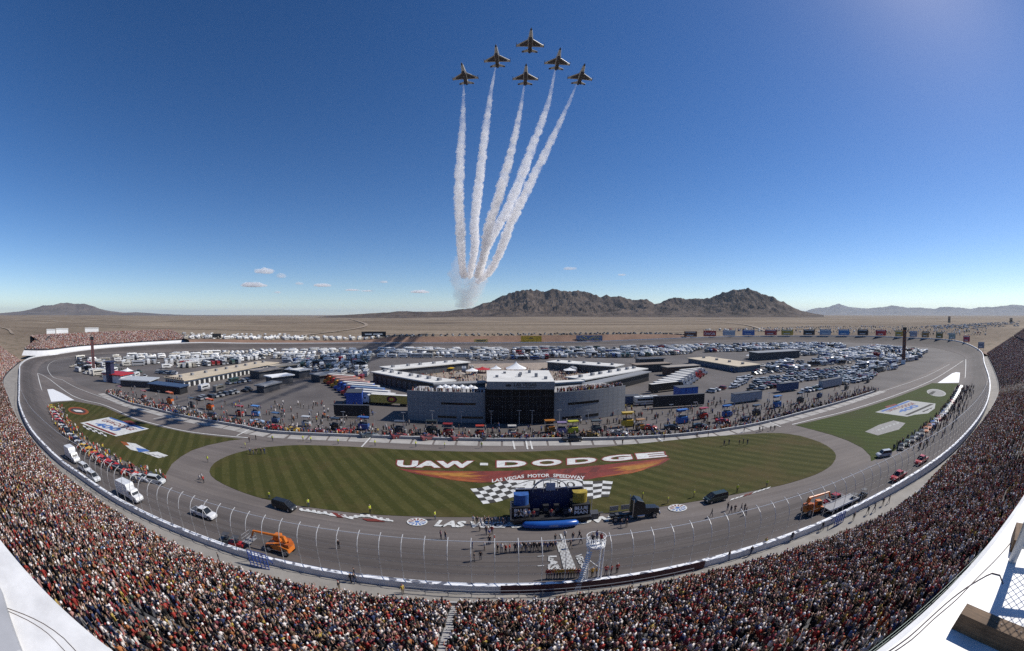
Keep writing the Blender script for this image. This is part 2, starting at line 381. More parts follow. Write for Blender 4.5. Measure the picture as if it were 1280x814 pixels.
mountain('mountain', [(380, 399), (410, 395), (440, 393), (470, 391.5), (500, 389), (540, 390), (560, 388.5), (590, 385), (615, 375), (635, 367.5), (648, 364), (660, 362.5), (685, 362), (700, 363), (715, 365), (722, 363.5), (735, 366), (750, 369), (762, 369.5), (775, 369), (790, 374), (800, 375), (808, 373), (818, 380), (828, 377), (838, 372), (850, 371.5), (865, 373), (880, 374.5), (893, 370), (903, 364), (909, 366), (918, 361), (930, 361), (942, 363), (955, 367), (970, 373), (985, 381), (1000, 388), (1012, 391), (1030, 394)],
         6500, 2100, 1500, M_ROCK, 4, rough=.46, feat=520.)
M_FAR = plain('far_rock', (.115, .095, .082), .95, var=.4, scale=.0012)
mountain('hills', [(-60, 392), (0, 391.5), (30, 388.5), (40, 386), (50, 383), (58, 381), (66, 380.5), (75, 378.5), (85, 378), (95, 379.5), (105, 379), (115, 381.5), (128, 386), (140, 389), (155, 390.5), (170, 390), (190, 391.5), (215, 393), (240, 394), (270, 394.5), (300, 396), (330, 397), (350, 396)],
         15000, 3500, 3000, M_FAR, 9, feat=1400., nu=260, nvv=40)
mountain('mountain', [(985, 394), (1005, 390), (1015, 385.5), (1030, 384), (1040, 381), (1048, 379.5), (1056, 381.5), (1070, 384), (1085, 385.5), (1100, 384), (1112, 382), (1122, 382), (1135, 384.5), (1150, 383.5), (1165, 385.5), (1180, 383), (1195, 384), (1212, 386), (1225, 384), (1240, 382.5), (1262, 381), (1285, 380.5), (1330, 378), (1400, 384)],
         32000, 6500, 6000, M_FAR, 14, feat=3000., nu=300, nvv=40)
mountain('hills', [(330, 396.5), (345, 395.5), (355, 396), (372, 396.5), (395, 396)], 30000, 5000, 4000, M_FAR, 21, feat=2500., nu=60, nvv=24)

# ------------------------------------------------------------------ track, aprons, roads, lawns
oR, oS = resample(outer, n=520, closed=True)
tO = tangents(oR, True)                              # runs counter-clockwise seen from above (to the right along the front)
nIn = np.stack([-tO[:, 1], tO[:, 0]], 1)             # towards the infield
inner_d = []
Iv = inner[:, :2]
for p in oR:
    d = np.hypot(Iv[:, 0] - p[0], Iv[:, 1] - p[1]); inner_d.append(min(max(d.min(), 13.0), 26.0))
inner_d = np.array(inner_d); k = np.ones(15) / 15
front_w = (oR[:, 1] < 75) & (oR[:, 0] > -200) & (oR[:, 0] < 230)
inner_d[front_w] = 17.0
inner_d = np.convolve(np.r_[inner_d[-7:], inner_d, inner_d[:7]], k, 'valid')
trackA = oR.copy(); trackB = np.column_stack([oR[:, :2] + nIn * inner_d[:, None], np.full(len(oR), .05)])
# the infield: one sheet of asphalt under everything inside the wall
sheet('infield_asphalt', [tuple(p[:2] + n * 6) for p, n in zip(trackB[::4], nIn[::4] * -1)], -.05, M_LOT)
trk = strip('track', trackA, trackB, M_TRACK, True, rows=10)
ac_ = trk.data.attributes.new('across', 'FLOAT', 'POINT'); ac_.data.foreach_set('value', np.repeat(np.arange(11) / 10, len(trackA)).astype(np.float32))
def tz(x, y):
    """height of the banked racing surface under a point"""
    d = np.hypot(oR[:, 0] - x, oR[:, 1] - y); j = int(d.argmin()); u_ = float((x - oR[j, 0]) * nIn[j, 0] + (y - oR[j, 1]) * nIn[j, 1]) / inner_d[j]
    return float(oR[j, 2] * (1 - u_) + .05 * u_) if 0 <= u_ < 1 else (float(oR[j, 2]) if -.1 < u_ < 0 else 0.0)
def att(px, py, dz=0.0):
    z = 0.0
    for _ in range(6): x, y = at(px, py, z + dz); z = tz(x, y)
    return x, y, z + dz
# banking outside the wall: reddish dirt berm falling to the desert floor
bermB = np.column_stack([oR[:, :2] - nIn * (5 + oR[:, 2:3] * 3.2), np.full(len(oR), -.9)])
backmask = [i for i in range(len(oR)) if oR[i, 1] > 165]
top = oR + np.array([0, 0, -.12]); top[:, :2] -= nIn * .6
strip('berm_terrain', top[backmask], bermB[backmask], M_DIRT, False, rows=3)
# the earth bank behind the back straight with a flat top where cars park
def bank(px_top, back=70.0):
    cr = []
    for px, py in px_top:
        b_ = min(range(len(oR)), key=lambda i: abs(project(oR[i:i + 1])[0][0] - px) + (1e4 if oR[i, 1] < 165 else 0)); p = oR[b_, :2] + nIn[b_] * -17; d = ondir(px, py, 1) - Vector((0, 0, H)); k_ = hypot(p[0], p[1]) / hypot(d.x, d.y); cr.append((d.x * k_, d.y * k_, H + d.z * k_, oR[b_, 0], oR[b_, 1], oR[b_, 2], -nIn[b_, 0], -nIn[b_, 1]))
    cr = np.array(cr); cr, _ = resample(cr[:, [0, 1, 2, 3, 4, 5, 6, 7]], n=80); foot = np.column_stack([cr[:, 3:5] + cr[:, 6:8] * 3.0, cr[:, 5] - .4]); top_ = cr[:, :3]; far_ = np.column_stack([cr[:, :2] + cr[:, 6:8] * back, cr[:, 2] - .5]); end_ = np.column_stack([cr[:, :2] + cr[:, 6:8] * (back + 60), np.full(len(cr), -1.0)])
    strip('berm_terrain', foot, top_, M_DIRT, False, rows=3); strip('berm_terrain', top_, far_, M_DESERT, False, rows=2); strip('berm_terrain', far_, end_, M_DESERT, False, rows=2); return cr
BANK = bank([(236, 425), (262, 424), (330, 425.4), (400, 426), (452, 425.8), (470, 424), (490, 421.4), (560, 420.6), (640, 419.8), (740, 418.6), (800, 418), (842, 418.2), (862, 420)])
def line_on(name, px, width=.25, z=.06, mat=None, closed=False, step=4.0, zs=None):
    P = catmull([(*at(*p), z) for p in px], closed, step); t = tangents(P, closed); n = np.stack([-t[:, 1], t[:, 0], np.zeros(len(t))], 1) * width / 2
    return strip(name, P - n, P + n, mat or M_LINE, closed)
GRASS_MID = [(262, 590), (268, 579), (285, 570), (305, 564), (330, 559.5), (375, 556.5), (440, 558.5), (500, 562), (570, 564.5), (640, 565), (700, 563), (740, 560), (820, 552.5), (870, 547.5), (900, 545), (960, 541.5), (985, 542.5), (1000, 545), (1025, 553), (1040, 562), (1045, 570), (1042, 578), (1035, 585), (1020, 593), (1000, 600), (975, 607), (950, 612), (880, 625), (800, 637), (720, 644), (640, 646), (570, 646.5), (500, 645), (450, 642), (400, 636), (360, 630), (320, 621), (292, 611), (270, 600)]
gm = catmull([(*at(*p), 0) for p in GRASS_MID], True, 3.0)
# light access road ring around the middle lawn and the pit road
ROAD = [(47, 466.5), (60, 473), (92, 495.5), (130, 506.5), (167, 522.5), (200, 532), (240, 540.5), (310, 547.5)]
PITN = [(89, 472), (96, 480), (112, 486), (130, 491.5), (160, 505), (190, 512.5), (230, 522.5), (300, 534.5), (333, 541.5), (420, 546), (500, 549), (640, 552), (700, 551.5), (780, 550), (860, 545), (940, 533.5), (1000, 518.5), (1040, 507.5), (1100, 488.5), (1140, 474), (1165, 463), (1182, 453)]
roadpoly = [at(*p) for p in PITN] + [at(*p) for p in [(1204, 450), (1207, 465), (1206, 478), (1200, 500), (1180, 522), (1150, 546), (1120, 565), (1090, 580), (1040, 605), (960, 633), (880, 648), (800, 657), (640, 666), (500, 664), (400, 655), (300, 638), (235, 617), (200, 607), (150, 590), (120, 573), (95, 555), (78, 539), (66, 524), (58, 507), (55, 497), (50, 480), (47, 467)]]
sheet('pit_road', roadpoly, -.012, M_ROAD)
GL = [(58, 506), (72, 503), (92, 501.5), (112, 505), (130, 508.6), (167, 524.6), (200, 533.8), (240, 542), (303, 549), (286, 551), (260, 556.5), (240, 563), (226, 571), (215, 580), (208, 592), (204, 605), (195, 606), (172, 600), (150, 592), (120, 574), (95, 556), (78, 540), (66, 525)]
GR = [(994, 531.5), (1020, 525.8), (1060, 515.8), (1120, 496.8), (1165, 479), (1180, 479.5), (1205, 479.5), (1202, 492), (1197, 503), (1180, 522), (1150, 546), (1120, 565), (1100, 575), (1089, 577.5), (1088, 570), (1078, 560), (1060, 551), (1040, 543.8), (1015, 537)]
lawn_mid = sheet('lawn', gm[:, :2], .04, M_GRASS)
lawn_l = sheet('lawn', [at(*p) for p in GL], .04, M_GRASS)
lawn_r = sheet('lawn', [at(*p) for p in GR], .04, M_GRASS2)
line_on('road_marking', ROAD, .5, .075)
line_on('road_marking', [(1204, 451), (1180, 467), (1160, 478), (1120, 494), (1060, 513.5), (1020, 523.5), (990, 531)], .5, .075)
line_on('road_marking', [(46.8, 467), (50, 480), (55, 498), (58, 506)], .6, .085)
line_on('road_marking', [(1207.3, 449), (1207, 465), (1206, 478)], .6, .085)
line_on('road_marking', [(77, 474.5), (95, 484.5), (128, 497), (168, 510), (200, 519.5)], .35, .075)
line_on('road_marking', [(88, 447.8), (72, 450), (63, 454), (59.7, 459), (61, 465), (67, 472), (77, 475)], .4, .075)
line_on('road_marking', [(1187, 455.5), (1165, 467), (1150, 473.5), (1100, 490.5), (1062, 503)], .35, .075)
for a, b_ in [((452, 559), (467, 543)), ((640.5, 549), (643.5, 562)), ((657, 548.5), (659.5, 562)), ((662, 548.5), (665.5, 562)), ((814, 540), (828, 552)), ((960, 527), (976, 534)), ((192, 524), (219, 519)), ((296, 545), (318, 534))]:
    line_on('road_marking', [a, b_], .45, .08)
# painted white wedges at both ends of the grass
sheet('road_marking', [at(*p) for p in [(59, 487), (66, 486.5), (77, 491.5), (93, 500.5), (78, 501.5), (64, 502.5)]], .07, M_WHITE)
sheet('road_marking', [at(*p) for p in [(1172, 479), (1190, 467), (1195, 465.5), (1200, 466), (1199.5, 472), (1198.5, 478.5)]], .07, M_WHITE)
# concrete pit stalls with dark joints
pn = catmull([(*at(*p), 0) for p in PITN[3:-3]], False, 3.0); pn, ps = resample(pn, step=6.2); pn = pn[:, :2]
tp = tangents(pn); npit = np.stack([tp[:, 1], -tp[:, 0]], 1)      # towards the camera
pads = MB()
for i in range(len(pn) - 1):
    a, b_ = pn[i], pn[i + 1]; t = tp[i]; gap = .3
    q = [b_[:2] - t * gap, a[:2] + t * gap, a[:2] + t * gap + npit[i] * 4.2, b_[:2] - t * gap + npit[i] * 4.2]
    pads.add([(p[0], p[1], .03) for p in q], [(0, 1, 2, 3)])
tag(pads.build('pit_road_pad', M_PAD), kind='structure')
# ------------------------------------------------------------------ outer wall with its fence
M_WALL = plain('wall_white', (.66, .655, .65), .6, var=.12, scale=.6)
def wall_along(name, P, h, th, mats, outward, parent=None):
    P = np.asarray(P); n = np.asarray(outward); mb = MB(); k = len(P)
    for q, (o, z) in enumerate(((0, -.4), (0, h), (th, h), (th, -.9))):
        for p, m_ in zip(P, n): mb.v.append((p[0] + m_[0] * o, p[1] + m_[1] * o, p[2] + z))
    for q in range(3):
        for i in range(k - 1):
            mb.f.append((q * k + i + 1, q * k + i, (q + 1) * k + i, (q + 1) * k + i + 1)); mb.m.append(min(q, len(mats) - 1) if q < 2 else 0)
    for i in (0, k - 1): mb.f.append((i, k + i, 2 * k + i, 3 * k + i)); mb.m.append(0)
    return mb.build(name, mats, parent)
# wall top carries printed sponsor panels: pale with broken dark dashes
m, nt, b = new_mat('wall_top'); setp(b, Roughness=.5)
g = nd(nt, 'ShaderNodeNewGeometry'); mp = nd(nt, 'ShaderNodeMapping'); mp.inputs['Scale'].default_value = (.55, .55, .01); nt.links.new(g.outputs['Position'], mp.inputs['Vector'])
f = ramp(nt, noise_tex(nt, 1.6, 2, mp.outputs[0], .3), .56, .60)
nt.links.new(mixc(nt, f, (.80, .80, .80), (.16, .16, .18)), b.inputs['Base Color']); M_WALLTOP = m
nOut = -nIn
i0 = int(np.argmin(np.hypot(oR[:, 0] - at(238, 429, 6.3)[0], oR[:, 1] - at(238, 429, 6.3)[1])))
fr = [i for i in range(len(oR))]
start = int(np.argmin(oR[:, 0] + 1e3 * (oR[:, 1] > 120)))
wl = wall_along('track_wall', np.vstack([oR, oR[:1]]), .85, .75, [M_WALL, M_WALLTOP], np.vstack([nOut, nOut[:1]]))
tag(wl, 'long white concrete wall running around the outside of the oval track', 'wall')

# fence posts: curved galvanised posts leaning over the track, with cables along their tops
front_idx = [(oR[i, 0], i) for i in range(len(oR)) if oR[i, 1] < 110 and -240 < oR[i, 0] < 270]
front_idx = [i for _, i in sorted(front_idx)]
fl, fs_ = resample(oR[front_idx], step=2.85)
tf = tangents(fl); nf = np.stack([-tf[:, 1], tf[:, 0]], 1)          # towards the infield (+y)
M_POST = plain('post_white', (.50, .50, .50), .5, .2, .1)
M_CABLE = plain('cable_white', (.55, .55, .55), .5, .2, .1)
fence = empty('catch_fence', (0, 0, 0)); tag(fence, 'tall catch fence of curved pale posts and cables along the front wall', 'fence')
def post_profile(): return [(-.35, 1.1), (-.35, 3.6), (-.28, 4.6), (0, 5.5), (.5, 6.2), (1.25, 6.65), (1.9, 6.8)]
tops = []; mids = []
for i, (p, n) in enumerate(zip(fl, nf)):
    prof = post_profile(); pts = [(p[0] + n[0] * a, p[1] + n[1] * a, p[2] + z) for a, z in prof]
    tops.append(pts[-2])
    if -92 < p[0] < 180:
        mb = MB(); mb.path(pts[:3], .05, 5, 1); mb.path(pts[2:], .055, 6, 0)
        mb.build('post', [M_POST, M_STEEL], fence)
mb = MB(); mb.path(tops, .06, 5); mb.build('cable', M_CABLE, fence)
for zz, off in ((5.2, -.12), (3.9, -.35), (2.5, -.36)):
    mb = MB(); mb.path([(p[0] + n[0] * off, p[1] + n[1] * off, p[2] + zz) for p, n in zip(fl, nf)], .012, 4); mb.build('cable', M_STEEL, fence)

# ------------------------------------------------------------------ main grandstand
FRONT_PX = [(27, 450), (12, 462), (3, 474), (8, 490), (12, 500), (14.5, 510), (43, 553), (70, 585), (100, 610), (132, 629), (173, 653), (200, 672), (232, 690), (270, 703), (320, 719), (396, 734), (471, 742), (563, 748), (640, 749), (753, 742), (802, 733), (870, 718), (910, 706), (960, 692), (1014, 677), (1109, 645), (1133, 629), (1165, 594), (1200, 560), (1244, 502), (1249, 480), (1243, 460), (1233, 441)]
fl0 = catmull([at(x, y, 2.15) for x, y in FRONT_PX], False, 3.0)
ker = np.ones(13) / 13
pad = np.vstack([np.repeat(fl0[:1], 6, 0), fl0, np.repeat(fl0[-1:], 6, 0)])
fl0 = np.stack([np.convolve(pad[:, k_], ker, 'valid') for k_ in (0, 1)], 1)
sf, sfs = resample(fl0, step=3.0)
tfr = tangents(sf); nst = np.stack([tfr[:, 1], -tfr[:, 0]], 1)      # away from the track
for _ in range(6):
    nst[1:-1] = (nst[:-2] + nst[1:-1] * 2 + nst[2:]) / 4
nst /= np.linalg.norm(nst, axis=1)[:, None]
TREAD, RISE, NROW, Z0 = .84, .385, 58, 1.1
WALK_ROW = (38, 39)          # rows lost to the cross aisle
M_STAND = plain('stand_concrete_shaded', (.075, .075, .08), .85, var=.25, scale=.4)  # concrete colour darkened to carry the shade between the spectators
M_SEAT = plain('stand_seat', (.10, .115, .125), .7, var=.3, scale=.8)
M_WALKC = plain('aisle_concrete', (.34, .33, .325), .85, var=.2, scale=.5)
def row_z(r): return Z0 + RISE * r
mb = MB(); K = len(sf)
prof = [(-.05, -1.2), (-.05, row_z(0))]
for r in range(NROW):
    if WALK_ROW[0] <= r <= WALK_ROW[1]: 
        if r == WALK_ROW[0]: prof.append(((WALK_ROW[1] + 1) * TREAD, row_z(r)))
        continue
    if r == WALK_ROW[1] + 1: prof.append((r * TREAD, row_z(r)))
    prof += [((r + 1) * TREAD, row_z(r)), ((r + 1) * TREAD, row_z(r + 1))]
prof += [(NROW * TREAD + 1.5, row_z(NROW)), (NROW * TREAD + 1.5, -1.2)]
for d, z in prof:
    for p, n in zip(sf, nst): mb.v.append((p[0] + n[0] * d, p[1] + n[1] * d, z))
for q in range(len(prof) - 1):
    for i in range(K - 1):
        mb.f.append((q * K + i, q * K + i + 1, (q + 1) * K + i + 1, (q + 1) * K + i)); mb.m.append(0)
for i in (0, K - 1): mb.f.append(tuple(q * K + i for q in range(len(prof)))); mb.m.append(0)
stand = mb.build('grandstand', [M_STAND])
tag(stand, 'long curved concrete grandstand packed with spectators along the front wall', 'grandstand')
# walkway strip between the wall and the front row
wA = np.array([[p[0], p[1], .75] for p in sf]); dW = []
for p, n in zip(sf, nst):
    d = np.hypot(oR[:, 0] - p[0], oR[:, 1] - p[1]); j = int(d.argmin()); dW.append(max(d[j] - .4, .8))
wB = np.array([[p[0] - n[0] * d, p[1] - n[1] * d, .75] for p, n, d in zip(sf, nst, dW)])
M_WALKWAY = plain('walkway_concrete', (.27, .25, .225), .9, var=.2, scale=.25)
strip('walkway_path', wA + np.array([0, 0, .002]), wB, M_WALKWAY)
kmb = MB()
kerb = np.column_stack([sf - nst * .75, np.full(K, .75)])
kr = wall_along('concrete_kerb', kerb, .55, .3, [M_WALKC, M_WALKC], nst); tag(kr, 'low pale concrete kerb in front of the first row of spectators', 'kerb')
# hand rail along the back of the track wall
# aisles: pale steps climbing through the rows
AISLE_S = []
s_center = float(sfs[int(np.argmin(np.abs(sf[:, 0] + 6.9) + 1e3 * (sf[:, 1] > 60)))])
AISLE_S = [s_center + 21.5 * k_ for k_ in range(-16, 22)]
def stand_pt(s, d):
    x = np.interp(s, sfs, sf[:, 0]); y = np.interp(s, sfs, sf[:, 1]); a = np.interp(s, sfs, nst[:, 0]); c_ = np.interp(s, sfs, nst[:, 1])
    return x + a * d, y + c_ * d, a, c_
n_aisle = 0
for s in AISLE_S:
    if not 3 < s < sfs[-1] - 3: continue
    hw = .48 if abs(s - s_center) < 1 else .36
    mb = MB(); up_ = MB()
    for r in range(0, NROW - 1):
        if WALK_ROW[0] <= r <= WALK_ROW[1]: continue
        for hh in (0, 1):
            d0 = (r + hh * .5) * TREAD + .04; d1 = d0 + TREAD * .5 - .03; z = row_z(r) + .01 + (RISE * .5 * hh)
            x0, y0, a, c_ = stand_pt(s, d0); x1, y1, _, _ = stand_pt(s, d1); t = (-c_ * hw, a * hw)
            zz = z - (0 if hh == 0 else RISE * .5)
            vs = [(x0 - t[0], y0 - t[1], zz), (x0 + t[0], y0 + t[1], zz), (x1 + t[0], y1 + t[1], zz), (x1 - t[0], y1 - t[1], zz)]
            vs += [(v[0], v[1], z + .03) for v in vs]
            (mb if r < WALK_ROW[0] else up_).add(vs, [(4, 5, 6, 7), (0, 1, 5, 4), (1, 2, 6, 5), (3, 0, 4, 7), (2, 3, 7, 6)])
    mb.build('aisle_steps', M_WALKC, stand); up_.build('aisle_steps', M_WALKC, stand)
# railing of the cross aisle
M_RAIL = plain('teal_rail', (.10, .20, .18), .5)
mb = MB()
for dz in (.5, 1.0):
    mb.path([(p[0] + n[0] * (WALK_ROW[0] * TREAD + .15), p[1] + n[1] * (WALK_ROW[0] * TREAD + .15), row_z(WALK_ROW[0]) + dz) for p, n in zip(sf, nst)], .025, 4)
for i in range(0, K, 1):
    p, n = sf[i], nst[i]; q = (p[0] + n[0] * (WALK_ROW[0] * TREAD + .15), p[1] + n[1] * (WALK_ROW[0] * TREAD + .15))
    mb.cyl((*q, row_z(WALK_ROW[0])), (*q, row_z(WALK_ROW[0]) + 1.0), .02, .02, 4)
mb.build('aisle_rail', M_RAIL, stand)

# ------------------------------------------------------------------ crowd
SHIRTS = [((.72, .66, .63), 24), ((.34, .045, .035), 17), ((.012, .012, .014), 26), ((.24, .23, .235), 10), ((.035, .05, .12), 6), ((.42, .16, .06), 5), ((.45, .32, .08), 2), ((.15, .095, .06), 7), ((.46, .25, .22), 9), ((.10, .15, .27), 3), ((.06, .09, .06), 1), ((.22, .05, .07), 5)]
SKINS = [(.46, .29, .21), (.38, .23, .16), (.50, .33, .25), (.27, .16, .11)]
PANTS = [(.025, .035, .07), (.015, .015, .018), (.14, .11, .08), (.06, .06, .065), (.04, .045, .07)]
HAIRS = [((.03, .022, .016), 30), ((.09, .055, .03), 18), ((.25, .18, .10), 8), ((.74, .70, .68), 13), ((.26, .04, .035), 8), ((.025, .025, .03), 12), ((.05, .07, .16), 4)]
def person_lod(level, pose):
    """vertices, quads, part ids (0 legs 1 shirt 2 skin 3 hair); facing +y, feet at 0"""
    v = []; f = []; pid = []
    def ring(pts): b0 = len(v); v.extend(pts); return b0
    def loft(rings, n, part, cap=True):
        ids = [ring(r) for r in rings]
        for a, b_ in zip(ids[:-1], ids[1:]):
            for i in range(n): f.append((a + i, a + (i + 1) % n, b_ + (i + 1) % n, b_ + i)); pid.append(part)
        if cap: 
            e = ids[-1]; f.append((e, e + 1, e + 2, e + 3) if n == 4 else (e, e + 1, e + 2, e + 3)); pid.append(part)
            if n == 6: f.append((e, e + 3, e + 4, e + 5)); pid.append(part)
    def el(cx, cy, z, rx, ry, n): return [(cx + rx * cos(2 * pi * i / n + pi / n), cy + ry * sin(2 * pi * i / n + pi / n), z) for i in range(n)]
    if level == 0:
        loft([el(-.1, 0, 0, .09, .11, 4), el(-.1, 0, .85, .13, .14, 4)], 4, 0, False); loft([el(.1, 0, 0, .09, .11, 4), el(.1, 0, .85, .13, .14, 4)], 4, 0, False)
        loft([el(0, 0, .78, .20, .14, 6), el(0, 0, 1.15, .20, .13, 6), el(0, 0, 1.40, .25, .13, 6), el(0, 0, 1.47, .09, .08, 6)], 6, 1)
        loft([el(0, .02, 1.46, .06, .07, 6), el(0, .02, 1.52, .095, .11, 6), el(0, .02, 1.64, .10, .12, 6)], 6, 2, False)
        loft([el(0, .0, 1.62, .11, .125, 6), el(0, 0, 1.72, .09, .10, 6), el(0, 0, 1.755, .03, .03, 6)], 6, 3)
        for sgn, up in ((-1, pose in (1, 3)), (1, pose in (2, 3))):
            if up: loft([el(sgn * .25, .02, 1.34, .06, .06, 4), el(sgn * .36, .10, 1.52, .05, .05, 4)], 4, 1, False); loft([el(sgn * .36, .10, 1.52, .045, .045, 4), el(sgn * .22, .22, 1.74, .045, .045, 4)], 4, 2)
            else: loft([el(sgn * .33, .06, 1.0, .05, .05, 4), el(sgn * .25, .0, 1.38, .07, .07, 4)], 4, 1, False); loft([el(sgn * .26, .26, .98, .045, .045, 4), el(sgn * .33, .06, 1.04, .045, .05, 4)], 4, 2, False)
    else:
        loft([el(0, 0, .05, .18, .15, 4), el(0, 0, .8, .24, .19, 4)], 4, 0, False)
        loft([el(0, 0, .78, .24, .18, 4), el(0, 0, 1.38, .33, .20, 4), el(0, 0, 1.47, .14, .13, 4)], 4, 1)
        loft([el(0, .02, 1.47, .11, .13, 4), el(0, .02, 1.62, .15, .16, 4)], 4, 2, False)
        loft([el(0, 0, 1.60, .155, .17, 4), el(0, 0, 1.745, .10, .11, 4)], 4, 3)
        if pose == 3: loft([el(.3, .02, 1.34, .08, .08, 4), el(.26, .2, 1.75, .06, .06, 4)], 4, 2)
    # split n-gons into quads only
    return np.array(v), np.array([q if len(q) == 4 else (q[0], q[1], q[2], q[2]) for q in f]), np.array(pid)
TPL = {(l, p): person_lod(l, p) for l in (0, 1) for p in range(4)}
def pick(pal, n, rng):
    if isinstance(pal[0][0], tuple): c_ = np.array([p[0] for p in pal]); w_ = np.array([p[1] for p in pal], float)
    else: c_ = np.array(pal); w_ = np.ones(len(pal))
    return c_[rng.choice(len(c_), n, p=w_ / w_.sum())]
def crowd_mesh(name, pos, yaw, level_of, mat, rng, shirt=None):
    VV = []; FF = []; CC = []; off = 0
    pose = rng.choice(4, len(pos), p=[.66, .10, .10, .14]); hs = rng.uniform(.84, 1.08, len(pos))
    if shirt is None:
        sh = pick(SHIRTS, len(pos), rng); cell = vnoise(pos[:, 0] / 5.0 + 40, pos[:, 1] / 3.2 + 60, 77, 3, False); pal = pick(SHIRTS, 24, np.random.default_rng(9)); loc_ = pal[(cell * 60).astype(int) % 24]; take = rng.random(len(pos)) < .26
        sh = np.where(take[:, None], loc_, sh) * rng.uniform(.6, 1.12, (len(pos), 1))
    else: sh = shirt
    pa = pick(PANTS, len(pos), rng); sk = pick(SKINS, len(pos), rng); ha = pick(HAIRS, len(pos), rng) * rng.uniform(.8, 1.1, (len(pos), 1))
    for (l, p), (tv, tf_, tp_) in TPL.items():
        sel = np.where((level_of == l) & (pose == p))[0]
        if not len(sel): continue
        c_, s_ = np.cos(yaw[sel]), np.sin(yaw[sel]); h = hs[sel]
        x = (tv[None, :, 0] * c_[:, None] - tv[None, :, 1] * s_[:, None]); y = (tv[None, :, 0] * s_[:, None] + tv[None, :, 1] * c_[:, None])
        P = np.stack([x * h[:, None] + pos[sel, 0:1], y * h[:, None] + pos[sel, 1:2], tv[None, :, 2] * h[:, None] + pos[sel, 2:3]], -1)
        nv = len(tv); VV.append(P.reshape(-1, 3))
        FF.append((tf_[None] + (np.arange(len(sel)) * nv)[:, None, None] + off).reshape(-1, 4)); off += nv * len(sel)
        pal = np.stack([pa[sel], sh[sel], sk[sel], ha[sel]], 1); CC.append(pal[:, tp_].reshape(-1, 3))
    V = np.concatenate(VV); Fq = np.concatenate(FF); C_ = np.concatenate(CC)
    me = bpy.data.meshes.new(name); me.vertices.add(len(V)); me.vertices.foreach_set('co', V.astype(np.float32).ravel())
    me.loops.add(len(Fq) * 4); me.loops.foreach_set('vertex_index', Fq.astype(np.int32).ravel())
    me.polygons.add(len(Fq)); me.polygons.foreach_set('loop_start', np.arange(0, len(Fq) * 4, 4, dtype=np.int32))
    me.update(calc_edges=True)
    ca = me.color_attributes.new('Col', 'FLOAT_COLOR', 'CORNER')
    ca.data.foreach_set('color', np.repeat(np.c_[C_, np.ones(len(C_))], 4, 0).astype(np.float32).ravel())
    me.materials.append(mat); o = bpy.data.objects.new(name, me); COL.objects.link(o); return o
M_CROWD = vcol('crowd_clothes', .85)
rng = np.random.default_rng(3)
def stand_spots(sf, sfs, nst, nrow, z_of, tread, spacing, occ, skip_rows=(), aisles=(), end_ok=True):
    out = []
    for r in range(nrow):
        if r in skip_rows: continue
        s = np.arange(.4, sfs[-1] - .3, spacing) + rng.uniform(0, .3); s = s + rng.normal(0, .07, len(s))
        s = s[rng.random(len(s)) < occ]
        for a in aisles:
            hw = .55 if abs(a - s_center) < 1 else .3
            s = s[np.abs(s - a) > hw]
        d = (r + .62) * tread + rng.normal(0, .05, len(s))
        x = np.interp(s, sfs, sf[:, 0]); y = np.interp(s, sfs, sf[:, 1]); a_ = np.interp(s, sfs, nst[:, 0]); b_ = np.interp(s, sfs, nst[:, 1])
        out.append(np.stack([x + a_ * d, y + b_ * d, np.full(len(s), z_of(r)), np.arctan2(a_, -b_)], 1))
    return np.concatenate(out)
sp = stand_spots(sf, sfs, nst, NROW, row_z, TREAD, .53, .955, set(range(WALK_ROW[0], WALK_ROW[1] + 1)), AISLE_S)
gap = vnoise(sp[:, 0] / 4.0 + 20, sp[:, 1] / 2.5 + 30, 55, 4, False); sp = sp[(gap > .30) | (rng.random(len(sp)) < .5)]; sp[:, 3] += rng.normal(0, .45, len(sp))
# some wandering people on the cross aisle
u, v_, dist = project(sp[:, :3] + np.array([0, 0, 1.2]))
vis = (u > -70) & (u < 1350) & (v_ < 890) & (sp[:, 1] > -60)
# hidden behind the roof ledge right below the camera
dv = sp[:, :3] + np.array([0, 0, 1.7]) - np.array([0, 0, H]); tled = -1.5 / np.minimum(dv[:, 2], -1e-3)
yled = dv[:, 1] * tled; xled = dv[:, 0] * tled
hid = (dv[:, 2] < -1.5) & (yled < .66 + .04 * xled - .35) & (np.abs(xled) < 9)
sp = sp[vis & ~hid]; dist = dist[vis & ~hid]; u = u[vis & ~hid]; v_ = v_[vis & ~hid]
order = np.argsort(dist)
N_IND = 130
inframe = (v_ < 806) & (u > 6) & (u < 1274)
ind = [i for i in order if inframe[i]][:N_IND]
rest = np.setdiff1d(order, ind)
lev = np.where(dist < 85, 0, 1)
cr = crowd_mesh('crowd', sp[rest, :3], sp[rest, 3], lev[rest], M_CROWD, rng)
tag(cr, 'dense standing crowd of spectators filling the long curved grandstand', 'crowd', kind='stuff')
IND_SPOTS = sp[ind]

